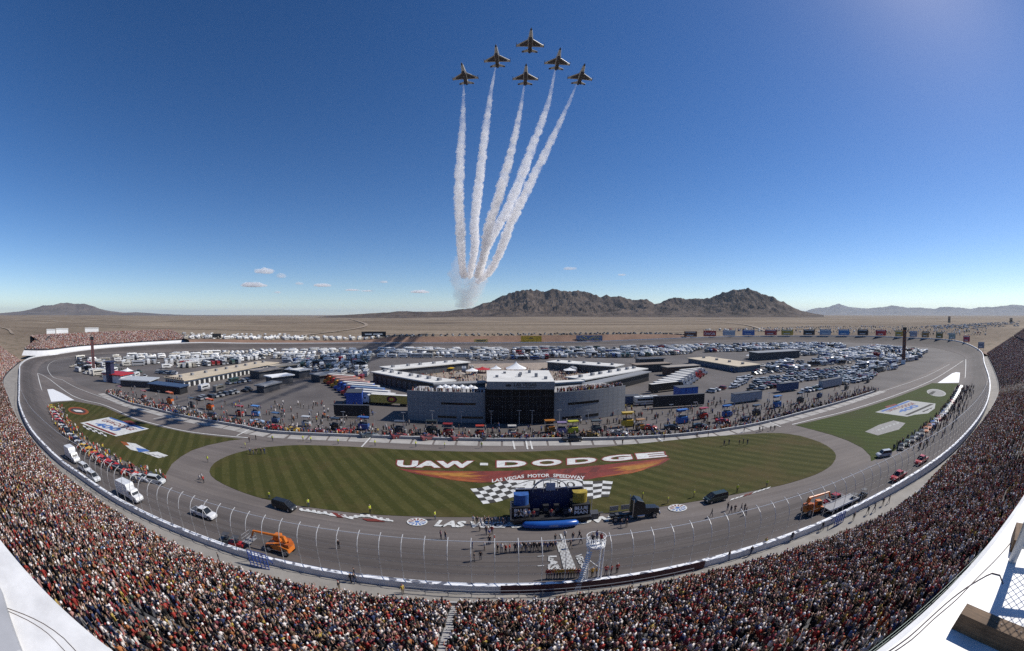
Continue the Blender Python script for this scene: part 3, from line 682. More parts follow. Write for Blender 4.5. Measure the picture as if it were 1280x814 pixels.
# second grandstand round the far turn
S4 = [(30, 437.5), (60, 437.5), (98, 433), (135, 430.5), (180, 427.5), (236, 424.5)]
f4 = catmull([at(x, y, 6.5) for x, y in S4], False, 4.0); f4, f4s = resample(f4, step=6.0)
t4 = tangents(f4); n4 = np.stack([-t4[:, 1], t4[:, 0]], 1)
if np.mean(n4[:, 0]) > 0: n4 = -n4
mb = MB(); prof4 = [(-6, 2.5), (-.5, 6.2), (0, 6.5), (48, 6.5 + 48 * .20), (48, -1)]
for d, z in prof4:
    for p, n in zip(f4, n4): mb.v.append((p[0] + n[0] * d, p[1] + n[1] * d, z))
k4 = len(f4)
for q in range(len(prof4) - 1):
    for i in range(k4 - 1): mb.f.append((q * k4 + i, q * k4 + i + 1, (q + 1) * k4 + i + 1, (q + 1) * k4 + i)); mb.m.append(1 if q == 0 else 0)
for i in (0, k4 - 1): mb.f.append(tuple(q * k4 + i for q in range(5))); mb.m.append(2)
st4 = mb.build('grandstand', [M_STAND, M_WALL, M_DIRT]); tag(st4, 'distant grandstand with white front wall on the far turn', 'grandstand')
sp4 = stand_spots(f4, f4s, n4, 46, lambda r: 6.6 + r * 1.0 * .20, 1.0, .62, .93)
c4 = crowd_mesh('crowd', sp4[:, :3], sp4[:, 3], np.ones(len(sp4), int), M_CROWD, rng)
tag(c4, 'distant crowd filling the far turn grandstand', 'crowd', kind='stuff')

# ------------------------------------------------------------------ the white roof ledge right below the camera
M_ROOF = plain('roof_white', (.78, .765, .74), .5, var=.16, scale=3.5)
HL = H - 1.5
def ledge_y(x): return .70 + .045 * x
xs = np.linspace(-24, 24, 97); mb = MB()
ring = []
for dy, z in ((-5.5, HL), (-.06, HL), (0, HL - .03), (0, HL - .55), (-.3, HL - .6)):
    for x in xs: mb.v.append((x, ledge_y(x) + dy, z))
n_ = len(xs)
for q in range(4):
    for i in range(n_ - 1): mb.f.append((q * n_ + i, q * n_ + i + 1, (q + 1) * n_ + i + 1, (q + 1) * n_ + i)); mb.m.append(0)
roof = mb.build('roof_ledge', [M_ROOF])
if roof.data.polygons[5].normal.z < 0: roof.data.flip_normals()
tag(roof, 'white painted roof ledge of the press box above the crowd', 'roof ledge')
# ------------------------------------------------------------------ vehicle kit
M_PAINT = objcol('vehicle_paint', .32, 0, .5)
M_GLASS = plain('dark_glass', (.015, .018, .022), .2, var=.05)
M_LAMP = plain('lamp_lens', (.7, .7, .68), .2, var=.05)
M_TAIL = plain('tail_lens', (.30, .012, .01), .3, var=.05)
M_RIM = plain('wheel_rim', (.42, .42, .43), .4, .7, .1)
M_CHROME = plain('chrome', (.62, .62, .63), .2, .9, .05)
M_OFFWHITE = plain('rv_white', (.66, .65, .62), .45, var=.08)
M_RVSTRIPE = plain('rv_stripe', (.22, .20, .19), .5)
M_RVTAN = plain('rv_tan', (.40, .33, .25), .5)
LIB = bpy.data.meshes
def wheel_mesh(r, wdt):
    k = 'wheel_%.2f_%.2f' % (r, wdt)
    if k in MESHES: return MESHES[k]
    t = MB(); t.cyl((0, -wdt / 2, 0), (0, wdt / 2, 0), r, r, 14, 0); h = MB(); h.cyl((0, -wdt / 2 - .012, 0), (0, wdt / 2 + .012, 0), r * .58, r * .58, 10, 0)
    MESHES[k] = (t.mesh('tyre', M_RUBBER), h.mesh('rim', M_RIM)); return MESHES[k]
MESHES = {}
def link(name, me, parent, loc=(0, 0, 0), rz=0.0, color=None):
    o = bpy.data.objects.new(name, me); COL.objects.link(o); o.parent = parent; o.location = loc; o.rotation_euler = (0, 0, rz)
    if color: o.color = (*color, 1)
    return o
def add_wheels(root, xs, hw, r, wdt):
    t, h = wheel_mesh(r, wdt)
    for x in xs:
        for sgn in (-1, 1):
            a = link('wheel', t, root, (x, sgn * hw, r)); link('rim', h, a)
def greenhouse(mb, base, roof, hwb, hwr, zb, zr, mglass, mroof):
    """glass band between a beltline rectangle (x0,x1) and a roof rectangle"""
    (b0, b1), (r0, r1) = base, roof
    vs = [(b0, -hwb, zb), (b1, -hwb, zb), (b1, hwb, zb), (b0, hwb, zb), (r0, -hwr, zr), (r1, -hwr, zr), (r1, hwr, zr), (r0, hwr, zr)]
    mb.add(vs, [(0, 1, 5, 4), (1, 2, 6, 5), (2, 3, 7, 6), (3, 0, 4, 7)], mglass)
CARDEF = {   # body outline (x, z), length, half width, glass base/roof x, belt z, roof z, wheel r, wheel x
    'sedan': dict(body=[(-2.35, .35), (-2.4, .75), (-2.2, .95), (-1.3, 1.0), (1.0, .97), (2.1, .82), (2.38, .62), (2.36, .32)], hw=.9, g=((-1.75, 1.15), (-1.0, .35)), zb=.97, zr=1.42, hwr=.60, r=.33, wx=(-1.4, 1.42)),
    'race': dict(body=[(-2.5, .16), (-2.55, .95), (-2.3, 1.05), (-1.4, 1.02), (1.0, .95), (2.1, .78), (2.55, .5), (2.6, .10)], hw=.98, g=((-1.85, 1.1), (-.85, .15)), zb=.97, zr=1.33, hwr=.58, r=.36, wx=(-1.4, 1.42)),
    'suv': dict(body=[(-2.35, .4), (-2.42, .8), (-2.38, 1.15), (1.0, 1.12), (2.1, 1.0), (2.4, .75), (2.38, .38)], hw=.95, g=((-2.36, 1.3), (-2.15, .55)), zb=1.12, zr=1.78, hwr=.72, r=.37, wx=(-1.42, 1.45)),
    'van': dict(body=[(-2.45, .35), (-2.5, .8), (-2.46, 1.1), (1.35, 1.08), (2.2, .95), (2.45, .7), (2.42, .34)], hw=.98, g=((-2.44, 1.75), (-2.25, .75)), zb=1.08, zr=1.75, hwr=.76, r=.35, wx=(-1.5, 1.5)),
    'pickup': dict(body=[(-2.85, .5), (-2.9, .85), (-2.86, 1.12), (-.9, 1.12), (1.2, 1.12), (2.4, 1.02), (2.72, .8), (2.7, .45)], hw=.98, g=((-.95, 1.45), (-.85, .65)), zb=1.10, zr=1.85, hwr=.74, r=.41, wx=(-1.75, 1.75)),
}
def car_meshes(kind):
    if kind in MESHES: return MESHES[kind]
    d = CARDEF[kind]; mb = MB(); hw = d['hw']
    mb.side(d['body'], -hw, hw, 0, inset=.16)
    (b0, b1), (r0, r1) = d['g']; zr = d['zr']; hr = d['hwr']
    mb.box(r0, r1, -hr, hr, zr - .02, zr + .035, 0, .08, .06)                       # roof skin
    for sx, bx, rx in ((1, b1, r1), (-1, b0, r0)):                                     # pillars
        for sy in (-1, 1): mb.cyl((bx, sy * (hw - .06), d['zb']), (rx, sy * hr, zr), .045, .045, 4, 0)
    if kind == 'race': mb.box(-2.62, -2.45, -.75, .75, 1.02, 1.18, 0); 
    if kind == 'pickup': mb.box(-2.8, -1.0, -.80, .80, 1.121, 1.128, 1)
    body = mb.mesh('body', [M_PAINT, M_DARK])
    g = MB(); greenhouse(g, (b0, b1), (r0, r1), hw - .07, hr - .02, d['zb'] - .02, zr, 0, 0); glass = g.mesh('window', [M_GLASS])
    l = MB(); l.box(-.06, .06, -.17, .17, -.07, .07, 0); lamp = l.mesh('headlight', M_LAMP); l2 = MB(); l2.box(-.05, .05, -.16, .16, -.07, .07, 0); tail = l2.mesh('tail_light', M_TAIL)
    MESHES[kind] = (body, glass, lamp, tail); return MESHES[kind]
def make_car(kind, name, loc, rz, color, label, cat, group=None):
    root = empty(name, loc, rz); tag(root, label, cat, group); body, glass, lamp, tail = car_meshes(kind); d = CARDEF[kind]
    link('body', body, root, color=color); link('window', glass, root)
    fx = max(p[0] for p in d['body']); bx = min(p[0] for p in d['body'])
    for s in (-1, 1):
        link('headlight', lamp, root, (fx - .06, s * (d['hw'] - .32), d['body'][-2][1])); link('tail_light', tail, root, (bx + .02, s * (d['hw'] - .28), .82))
    add_wheels(root, d['wx'], d['hw'] - .08, d['r'], .24)
    return root
def car_far_mesh(kind):
    k = kind + '_far'
    if k in MESHES: return MESHES[k]
    d = CARDEF[kind]; mb = MB(); mb.side(d['body'], -d['hw'], d['hw'], 0, inset=.16)
    (b0, b1), (r0, r1) = d['g']; greenhouse(mb, (b0, b1), (r0, r1), d['hw'] - .07, d['hwr'], d['zb'] - .02, d['zr'], 1, 0)
    mb.box(r0, r1, -d['hwr'], d['hwr'], d['zr'], d['zr'] + .04, 0)
    for x in d['wx']:
        for s in (-1, 1): mb.cyl((x, s * (d['hw'] - .2), d['r']), (x, s * (d['hw'] + .01), d['r']), d['r'], d['r'], 8, 2)
    MESHES[k] = mb.mesh(k, [M_PAINT, M_GLASS, M_RUBBER]); return MESHES[k]
def rv_mesh(kind):
    if kind in MESHES: return MESHES[kind]
    mb = MB()
    if kind == 'rv_coach':
        mb.side([(-5.2, .45), (-5.2, 3.3), (-5.0, 3.45), (4.7, 3.45), (5.1, 3.2), (5.3, 1.7), (5.25, .45)], -1.27, 1.27, 0, .05)
        mb.box(5.18, 5.30, -1.1, 1.1, 1.75, 2.9, 1); mb.box(-4.3, 4.6, -1.283, 1.283, 2.0, 2.75, 1); mb.box(-5.22, 5.0, -1.279, 1.279, .9, 1.35, 2)
        mb.box(-2.8, -1.8, -.5, .5, 3.45, 3.75, 0); mb.box(1.5, 2.5, -.5, .5, 3.45, 3.75, 0); wx = (-3.3, 3.3)
    elif kind == 'rv_classc':
        mb.side([(-3.9, .5), (-3.9, 3.0), (1.7, 3.1), (3.1, 3.05), (3.3, 2.4), (2.2, 2.15), (2.6, 1.45), (3.5, 1.2), (3.6, .5)], -1.18, 1.18, 0, .05)
        mb.box(-3.0, 1.6, -1.19, 1.19, 1.75, 2.35, 1); mb.box(-3.91, 2.0, -1.188, 1.188, .8, 1.15, 2); mb.box(2.25, 2.5, -.95, .95, 1.5, 2.1, 1); mb.box(-.6, .4, -.45, .45, 3.05, 3.35, 0); wx = (-2.2, 2.7)
    else:
        mb.side([(-3.8, .5), (-3.8, 2.8), (-3.5, 3.05), (2.9, 3.05), (3.8, 2.2), (3.8, 1.2), (3.3, .5)], -1.2, 1.2, 0, .05)
        mb.box(-2.8, 2.2, -1.21, 1.21, 1.6, 2.25, 1); mb.box(-3.81, 3.4, -1.208, 1.208, .75, 1.1, 2); mb.box(-.8, .2, -.45, .45, 3.05, 3.32, 0); mb.box(3.8, 5.0, -.08, .08, .5, .62, 2); wx = (-1.0, 0)
    for x in wx:
        for s in (-1, 1): mb.cyl((x, s * .95, .42), (x, s * 1.27, .42), .42, .42, 8, 3)
    MESHES[kind] = mb.mesh(kind, [M_PAINT, M_GLASS, M_RVSTRIPE, M_RUBBER]); return MESHES[kind]

# --- near vehicles along the walls and the pit road
def tangent_at(x, y):
    d = np.hypot(oR[:, 0] - x, oR[:, 1] - y); j = int(d.argmin()); return atan2(tO[j, 1], tO[j, 0])
WHITE_, BLACK_, RED_ = (.70, .70, .70), (.02, .022, .025), (.40, .018, .018)
def place(px, py, z=.0):
    return (att(px, py, .01) if z < .5 else (*at(px, py, z), z))
def tr(px, py, z=.06): x, y = at(px, py, z); return tangent_at(x, y)
make_car('van', 'minivan', place(356, 636), tr(356, 636) - .12, BLACK_, 'black minivan standing by the red and white painted script', 'minivan')
make_car('van', 'minivan', place(894, 626), tr(894, 626) + pi + .05, (.03, .045, .04), 'dark green black minivan parked beside the lawn edge near the ring logo', 'minivan')
make_car('pickup', 'pickup_truck', place(256, 646), tr(256, 646) + .0, WHITE_, 'white pickup truck with open bed driving along the front wall', 'pickup truck')
make_car('suv', 'suv', place(107, 589), tr(107, 589), WHITE_, 'white sport utility vehicle second behind the pickup convoy van', 'suv', None)
make_car('suv', 'suv', place(118, 600), tr(118, 600), (.62, .63, .64), 'silver white sport utility vehicle last of the three in a row by the wall', 'suv')
make_car('suv', 'suv', place(196, 604), tr(196, 604) + .35, (.55, .56, .56), 'silver sport utility vehicle with dark roof at the end of the left race car row', 'suv')
make_car('suv', 'suv', place(1104, 571), tr(1104, 571) + pi - .45, (.45, .47, .50), 'silver hatchback car parked first in the grid row by the lawn', 'suv')
make_car('pickup', 'pickup_truck', place(1122, 599), tr(1122, 599) + pi, RED_, 'red pickup truck parked tight against the front wall', 'pickup truck')
make_car('pickup', 'pickup_truck', place(1151, 579), tr(1151, 579) + pi, (.46, .03, .03), 'bright red pickup truck by the wall farther up the bank', 'pickup truck')
make_car('pickup', 'pickup_truck', place(1042, 629), tr(1042, 629) + pi, (.36, .02, .02), 'dark red pickup truck in front of the orange lift', 'pickup truck')
def box_truck(loc, rz, label, boxcol=WHITE_, name='box_truck', L=5.0):
    r = empty(name, loc, rz); tag(r, label, 'truck')
    mb = MB(); mb.side([(-L, .75), (-L, 3.1), (-L + .5, 3.35), (.3, 3.35), (.6, 2.9), (.6, .75)], -1.15, 1.15, 0, .06); mb.build('cargo_box', [M_PAINT], r).color = (*boxcol, 1)
    mb = MB(); mb.side([(.62, .5), (.62, 2.35), (1.7, 2.35), (2.2, 1.55), (3.2, 1.35), (3.45, 1.0), (3.4, .45)], -1.05, 1.05, 0, .1); mb.build('cab', [M_PAINT], r).color = (*WHITE_, 1)
    mb = MB(); mb.side([(1.0, 1.6), (1.0, 2.15), (1.66, 2.15), (2.12, 1.6)], -1.07, 1.07, 0); mb.add([(1.76, -.9, 2.22), (1.76, .9, 2.22), (2.22, .9, 1.58), (2.22, -.9, 1.58)], [(0, 3, 2, 1)], 0); mb.build('window', [M_GLASS], r)
    mb = MB(); mb.box(3.4, 3.52, -1.0, 1.0, .55, .75, 0); mb.build('bumper', M_CHROME, r)
    for s in (-1, 1): link('headlight', car_meshes('pickup')[2], r, (3.42, s * .75, 1.0))
    add_wheels(r, (-L * .68, 2.3), .95, .46, .28); return r
box_truck(place(165, 624), tr(165, 624), 'white box truck with rounded cargo body following the pickup', L=4.2)
box_truck(place(92, 576), tr(92, 576), 'white cargo van with high roof leading the row of vehicles', L=3.6)
def semi_tractor(loc, rz, label, col=BLACK_):
    r = empty('semi_tractor', loc, rz); tag(r, label, 'semi truck')
    mb = MB(); mb.box(-4.6, 4.0, -.42, .42, .75, 1.05, 0); mb.build('chassis', M_BLACK, r)
    mb = MB(); mb.side([(-.6, .8), (-.6, 3.5), (-.2, 4.0), (1.0, 3.55), (1.35, 3.0), (1.5, 2.2), (1.5, .8)], -1.2, 1.2, 0, .06); mb.build('sleeper_cab', M_PAINT, r).color = (*col, 1)
    mb = MB(); mb.side([(1.52, .75), (1.52, 2.1), (3.9, 1.85), (4.25, 1.6), (4.3, .7)], -.85, .85, 0, .12); mb.build('hood', M_PAINT, r).color = (*col, 1)
    mb = MB(); mb.add([(1.38, -1.0, 3.0), (1.38, 1.0, 3.0), (1.54, 1.0, 2.15), (1.54, -1.0, 2.15)], [(0, 3, 2, 1)]); mb.box(.45, 1.2, -1.215, 1.215, 2.2, 2.9, 0); mb.build('window', M_GLASS, r)
    mb = MB(); mb.box(4.3, 4.42, -1.15, 1.15, .5, .9); mb.build('bumper', M_CHROME, r)
    mb = MB(); mb.box(4.31, 4.36, -.5, .5, .95, 1.6); mb.build('grille', M_CHROME, r)
    for s in (-1, 1):
        mb = MB(); mb.cyl((-.75, s * 1.05, .8), (-.75, s * 1.05, 4.1), .09, .09, 8); mb.build('exhaust_stack', M_CHROME, r)
        mb = MB(); mb.cyl((.1, s * 1.0, .75), (1.4, s * 1.0, .75), .32, .32, 10); mb.build('fuel_tank', M_CHROME, r)
        link('headlight', car_meshes('pickup')[2], r, (4.25, s * .95, 1.15))
    mb = MB(); mb.box(-3.6, -2.4, -.5, .5, 1.05, 1.2); mb.build('fifth_wheel', M_DARK, r)
    add_wheels(r, (-3.8, -2.4, 3.3), .98, .52, .3); return r
semi_tractor(place(793, 647), tr(793, 647) - .02, 'black long nosed semi tractor parked by the stage without trailer')

# --- telescopic lifts
M_ORANGE = plain('orange_paint', (.62, .17, .02), .45); M_YEL = plain('yellow_paint', (.62, .40, .03), .5); M_BLUEP = plain('blue_paint', (.03, .08, .34), .5); M_REDP = plain('red_paint', (.42, .02, .018), .5)
def boom_lift(loc, rz, label, turn=0.0):
    r = empty('boom_lift', loc, rz); tag(r, label, 'boom lift')
    mb = MB(); mb.side([(-1.9, .55), (-1.9, 1.25), (-.6, 1.45), (.9, 1.3), (2.0, 1.05), (2.0, .55)], -.95, .95, 0, .1); mb.build('chassis', M_ORANGE, r)
    mb = MB(); mb.box(-1.8, -.6, -.85, .1, 1.35, 2.1, 0, .15, .1); mb.box(-1.95, -1.2, -.7, .7, 1.3, 1.8, 0); mb.build('engine_housing', plain('orange_dark', (.42, .10, .015), .5), r)
    mb = MB(); mb.cyl((-1.3, .25, 2.0), (-1.1, .25, 2.75), .36, .34, 8); mb.cyl((-1.3, .25, 2.75), (3.6, .9, 2.7), .22, .16, 8); mb.build('boom', M_ORANGE, r)
    mb = MB(); mb.cyl((3.6, .9, 2.7), (4.4, 1.0, 1.4), .17, .14, 8); mb.build('jib', M_ORANGE, r)
    mb = MB()
    for z in (1.1, 1.6, 2.1):
        mb.path([(4.0, .2, z), (5.2, .2, z), (5.2, 2.2, z), (4.0, 2.2, z), (4.0, .2, z)], .035, 5)
    for x in (4.0, 5.2):
        for y in (.2, 1.2, 2.2): mb.cyl((x, y, 1.0), (x, y, 2.1), .035, .035, 5)
    mb.box(4.0, 5.2, .2, 2.2, 1.0, 1.06); mb.build('basket', M_GREY, r)
    mb = MB(); mb.side([(-.1, 1.4), (-.1, 2.5), (.9, 2.4), (1.3, 1.4)], -.95, -.1, 0, .08); mb.build('cab', M_ORANGE, r); mb = MB(); mb.box(.0, .95, -.97, -.95, 1.65, 2.25); mb.build('window', M_GLASS, r)
    add_wheels(r, (-1.35, 1.35), .95, .55, .38); r.scale = (1.1, 1.1, 1.1); return r
boom_lift(place(352, 689), tr(352, 689) + pi - .1, 'orange boom lift parked inside the wall next to the blue frame')
boom_lift(place(1015, 641), tr(1015, 641) - .2, 'orange boom lift standing behind the wall by the flatbed')
def flatbed(loc, rz, label):
    r = empty('flatbed_trailer', loc, rz); tag(r, label, 'trailer')
    mb = MB(); mb.box(-4.5, 4.5, -1.25, 1.25, .85, 1.05); mb.build('deck', M_GREY, r)
    mb = MB(); mb.box(-4.5, 4.5, -.5, -.35, .6, .85); mb.box(-4.5, 4.5, .35, .5, .6, .85); mb.build('frame_rail', M_DARK, r)
    for s in (-1, 1):
        mb = MB(); mb.box(-4.5, 4.5, s * 1.25 - .03, s * 1.25 + .03, .86, 1.2); mb.build('side_board', M_WHITE, r)
    add_wheels(r, (-3.2, -2.2), 1.0, .42, .25); return r
flatbed(place(1050, 634), tr(1050, 634), 'grey flatbed trailer parked behind the red pickup by the wall')
# pieces of scaffolding in blue frames behind the wall
def blue_frame(px, py, label, n=5, h=2.6, L=3.2, dy=-.8):
    x, y = at(px, py, .8); a = tangent_at(x, y)
    r = empty('gate_frame', (x, y, .76), a); tag(r, label, 'steel frame'); 
    mb = MB()
    for k_ in range(n + 1):
        xx = -L / 2 + L * k_ / n
        mb.box(xx - .05, xx + .05, -.05, .05, 0, h)
    for k_ in range(7):
        z = h * k_ / 6; mb.box(-L / 2, L / 2, -.035, .035, z, z + .06)
    mb.build('lattice', M_BLUEP, r)
    mb = MB()
    for s in (-1, 1):
        mb.cyl((s * L / 2, 0, h * .9), (s * L / 2, 1.5, 0), .06, .06, 6)
    mb.box(-L / 2, L / 2, 1.42, 1.54, 0, .1); mb.build('brace', M_BLUEP, r); return r
blue_frame(325, 709, 'blue steel lattice frame leaning on the front wall beside the orange lift')
blue_frame(1048, 655, 'blue steel lattice frame behind the wall near the red trimmed crowd edge', 4, 2.2, 2.6)
# wheeled pit cart
def cart(px, py, rz, col, label):
    r = empty('utility_cart', place(px, py), rz); tag(r, label, 'utility cart')
    mb = MB(); mb.side([(-1.3, .35), (-1.3, .8), (.5, .8), (1.2, .7), (1.3, .35)], -.6, .6, 0, .1); mb.build('body', M_PAINT, r).color = (*col, 1)
    mb = MB(); mb.box(-.6, .6, -.55, .55, 1.7, 1.76); 
    for x in (-.55, .55):
        for s in (-.5, .5): mb.cyl((x, s, .8), (x, s, 1.7), .025, .025, 5)
    mb.build('canopy', M_DARK, r); mb = MB(); mb.box(-.4, .3, -.5, .5, .8, 1.1); mb.build('seat', M_BLACK, r)
    add_wheels(r, (-.85, .85), .5, .25, .18); return r
cart(297, 683, tr(297, 683) + .2, (.45, .03, .03), 'small red utility cart by the front wall beside the lift')
cart(285, 679, tr(285, 679) + .2, (.12, .14, .13), 'small dark utility cart parked behind the red one')
cart(1078, 622, tr(1078, 622) + .2, (.05, .05, .05), 'black motor cart with camera gear against the wall')
cart(1066, 628, tr(1066, 628) + .2, (.10, .10, .10), 'grey motor cart second against the wall near the camera gear')
cart(190, 600, tr(190, 600), (.1, .1, .1), 'dark utility cart beside the silver vehicle at the row end')

# --- the grid: race cars lined up on the grass edge at both ends
def along(px, n, z=.06):
    P = catmull([(*at(*p, z), z) for p in px], False, 1.0); Q, _ = resample(P, n=n); return Q, tangents(Q)
GRID_R = [(1126, 561.5), (1140, 552), (1155, 541), (1170, 528), (1184, 513), (1194, 499), (1201, 486)]
Q, T_ = along(GRID_R, 26)
RC = [(.02, .02, .025), (.06, .09, .07), (.03, .03, .04), (.30, .30, .30), (.02, .02, .02), (.55, .17, .03), (.45, .12, .03), (.05, .15, .45), (.6, .6, .6), (.35, .02, .02), (.5, .5, .52), (.02, .05, .2), (.55, .55, .5), (.08, .08, .08), (.62, .62, .6), (.02, .02, .02), (.5, .05, .04), (.3, .3, .31), (.03, .03, .03), (.1, .1, .11), (.25, .25, .25), (.05, .05, .1), (.4, .4, .4), (.08, .08, .08), (.3, .03, .03), (.1, .1, .1)]
RCN = ['black', 'dark green', 'black and grey', 'silver', 'black', 'orange', 'burnt orange', 'blue', 'white', 'red', 'light grey', 'navy', 'cream', 'charcoal', 'white', 'black', 'red', 'grey', 'black', 'dark grey', 'mid grey', 'navy', 'pale grey', 'charcoal', 'dark red', 'dark grey']
ORD = ['first', 'second', 'third', 'fourth', 'fifth', 'sixth', 'seventh', 'eighth', 'ninth', 'tenth', 'eleventh', 'twelfth', 'thirteenth', 'fourteenth', 'fifteenth', 'sixteenth', 'seventeenth', 'eighteenth', 'nineteenth', 'twentieth', 'twenty first', 'twenty second', 'twenty third', 'twenty fourth', 'twenty fifth', 'last']
for i in range(26):
    p, t = Q[i], T_[i]; make_car('race', 'race_car', (p[0], p[1], tz(p[0], p[1]) + .05), atan2(t[1], t[0]) + pi + .35, RC[i], f'{RCN[i]} race car {ORD[i]} from the silver hatchback in the grid row', 'race car', 'race cars on the grid by the far lawn')
GRID_L = [(66, 511), (73, 527), (84, 542), (98, 556), (115, 569), (133, 581), (155, 592), (178, 602)]
Q, T_ = along(GRID_L, 22)
LC = [(.62, .42, .05), (.55, .5, .1), (.45, .03, .03), (.6, .6, .6), (.5, .05, .04), (.6, .6, .58), (.5, .05, .05), (.02, .02, .02), (.6, .6, .6), (.03, .03, .03), (.02, .02, .02), (.6, .6, .6), (.05, .06, .12), (.5, .5, .5), (.62, .40, .05), (.58, .30, .03), (.50, .06, .04), (.55, .05, .03), (.5, .03, .03), (.03, .03, .03), (.55, .07, .05), (.6, .6, .6)]
LCN = ['yellow', 'lime yellow', 'red', 'white', 'red', 'white', 'crimson', 'black', 'white', 'black', 'black', 'white', 'navy', 'light grey', 'yellow', 'amber', 'red', 'bright red', 'red', 'black', 'red', 'white']
for i in range(22):
    p, t = Q[i], T_[i]; make_car('race', 'race_car', (p[0], p[1], tz(p[0], p[1]) + .05), atan2(t[1], t[0]) + .3, LC[i], f'{LCN[i]} race car {ORD[i]} from the white wedge along the striped lawn', 'race car', 'race cars on the grid by the striped lawn')
# cars standing in the pit stalls, angled to the road
for i, (px, py, col, nm) in enumerate([(343, 536, (.5, .03, .03), 'red'), (322, 529, (.35, .45, .6), 'pale blue'), (294, 527, (.04, .06, .05), 'black green'), (366, 539, (.55, .35, .04), 'yellow'), (398, 541, (.2, .05, .05), 'maroon'), (432, 541, (.5, .03, .03), 'scarlet'), (462, 546, (.1, .12, .13), 'dark grey'), (264, 520, (.05, .05, .06), 'charcoal'), (245, 517, (.3, .3, .3), 'silver'), (500, 547, (.25, .05, .05), 'brown'), (537, 549, (.3, .1, .1), 'rust'), (575, 549, (.3, .08, .08), 'wine'), (612, 549, (.05, .05, .05), 'black'), (651, 548, (.12, .04, .04), 'dark brown'), (700, 546, (.05, .05, .06), 'jet black'), (738, 545, (.2, .13, .04), 'bronze'), (774, 543, (.35, .35, .36), 'silver grey'), (811, 536, (.45, .06, .03), 'red orange'), (840, 536, (.02, .025, .03), 'dull black'), (875, 534, (.05, .07, .08), 'slate'), (903, 528, (.4, .03, .04), 'cherry'), (935, 525, (.06, .07, .06), 'dark olive'), (205, 510, (.5, .1, .03), 'orange'), (225, 512, (.4, .4, .4), 'light grey'), (183, 503, (.2, .2, .22), 'pewter')]):
    x, y = at(px, py, .06); make_car('race', 'race_car', (x, y, .06), tangent_at(x, y - 40) + (.55 if px < 640 else -.45), col, f'{nm} race car standing in its pit stall beside the pit road', 'race car', 'race cars standing in the pit stalls')
# wrecker on the pit road in front of the building
make_car('pickup', 'tow_truck', place(716, 551.5), .05, BLACK_, 'black tow truck on the pit road before the grey building', 'tow truck')
# ------------------------------------------------------------------ parked vehicles in the infield
def ground_quad(px): return [np.array(at(*p)) for p in px]
PARK = []      # (x, y, heading, kind, colour, zone)
def fill_rows(px_quad, row_gap, slot, kinds, cols, zone, head=None, occ=.9, jit=.3):
    """rows of parked vehicles on a ground quadrilateral given by its four corners (front-left, front-right, back-right, back-left)"""
    a, b_, c_, d = ground_quad(px_quad)
    depth = (np.linalg.norm(d - a) + np.linalg.norm(c_ - b_)) / 2; nr = max(1, int(depth / row_gap))
    for r in range(nr):
        t = (r + .5) / nr; L = a + (d - a) * t; R_ = b_ + (c_ - b_) * t; wdt = np.linalg.norm(R_ - L); ns = int(wdt / slot); dirr = (R_ - L) / wdt
        rvz = head is None; along_ = rvz and RN.random() < .55; slot_ = slot * (2.35 if along_ else 1.0) ; ns = int(wdt / slot_)
        hd = atan2(dirr[1], dirr[0]) + ((0 if along_ else pi / 2) if head is None else head)
        for s in range(ns):
            if RN.random() > occ: continue
            p = L + dirr * (s + .5 + RN.uniform(-.1, .1)) * slot_ + np.array([-dirr[1], dirr[0]]) * RN.uniform(-jit, jit)
            PARK.append((p[0], p[1], hd + RN.uniform(-.04, .04) * (4 if rvz else 1) + (pi if RN.random() < .35 else 0), RN.choice(kinds), RN.choice(cols), zone))
CW = [(.74, .73, .71)] * 5 + [(.5, .5, .5)] * 2 + [(.42, .38, .32), (.6, .57, .5), (.35, .36, .38)]
CC_ = [(.6, .6, .6)] * 7 + [(.35, .36, .38)] * 3 + [(.03, .03, .035)] * 3 + [(.25, .02, .02), (.05, .08, .2), (.3, .27, .22), (.12, .13, .13), (.06, .1, .08)]
RV = ['rv_coach', 'rv_classc', 'rv_classc', 'rv_trailer', 'rv_trailer', 'rv_coach', 'pickup', 'suv']; CARS = ['sedan', 'suv', 'suv', 'pickup', 'van']
MIX = RV + ['suv', 'sedan']
fill_rows([(150, 459), (200, 457), (215, 444), (160, 446)], 8.6, 4.3, RV, CW, 'motorhome rows by the left pylon', occ=.93)
fill_rows([(104, 459), (150, 460), (160, 446), (112, 449)], 13, 5, MIX, CW, 'camp in the corner of the infield', occ=.8)
fill_rows([(200, 462), (262, 459), (300, 441), (215, 444)], 8.6, 4.3, RV, CW, 'motorhome rows behind the long white garage', occ=.93)
fill_rows([(262, 455), (330, 449), (350, 440), (300, 441)], 8.6, 4.3, RV, CW, 'motorhome rows behind the white garage end', occ=.93)
fill_rows([(340, 449), (470, 450), (470, 437.5), (350, 439)], 8.6, 4.2, RV, CW, 'motorhome rows in the middle of the infield', occ=.93)
fill_rows([(470, 448), (640, 447), (640, 436.5), (470, 437.5)], 8.6, 4.0, MIX, CW, 'motorhome rows behind the garages', occ=.93)
fill_rows([(640, 447), (800, 447), (800, 435), (640, 436.5)], 8.4, 3.9, MIX, CW + CC_, 'parking rows behind the garages', occ=.94)
fill_rows([(800, 446), (860, 443), (890, 432.5), (800, 435)], 8.4, 3.9, MIX, CW + CC_, 'parking rows beyond the tents', occ=.94)
fill_rows([(880, 441), (985, 437.5), (985, 431), (890, 432.5)], 8.4, 3.9, MIX, CW + CC_, 'parking rows behind the long blue garage', occ=.94)
fill_rows([(955, 447), (1060, 442), (1060, 431), (985, 431)], 8.4, 4.0, MIX, CW + CC_, 'motorhome rows on the far bend', occ=.9)
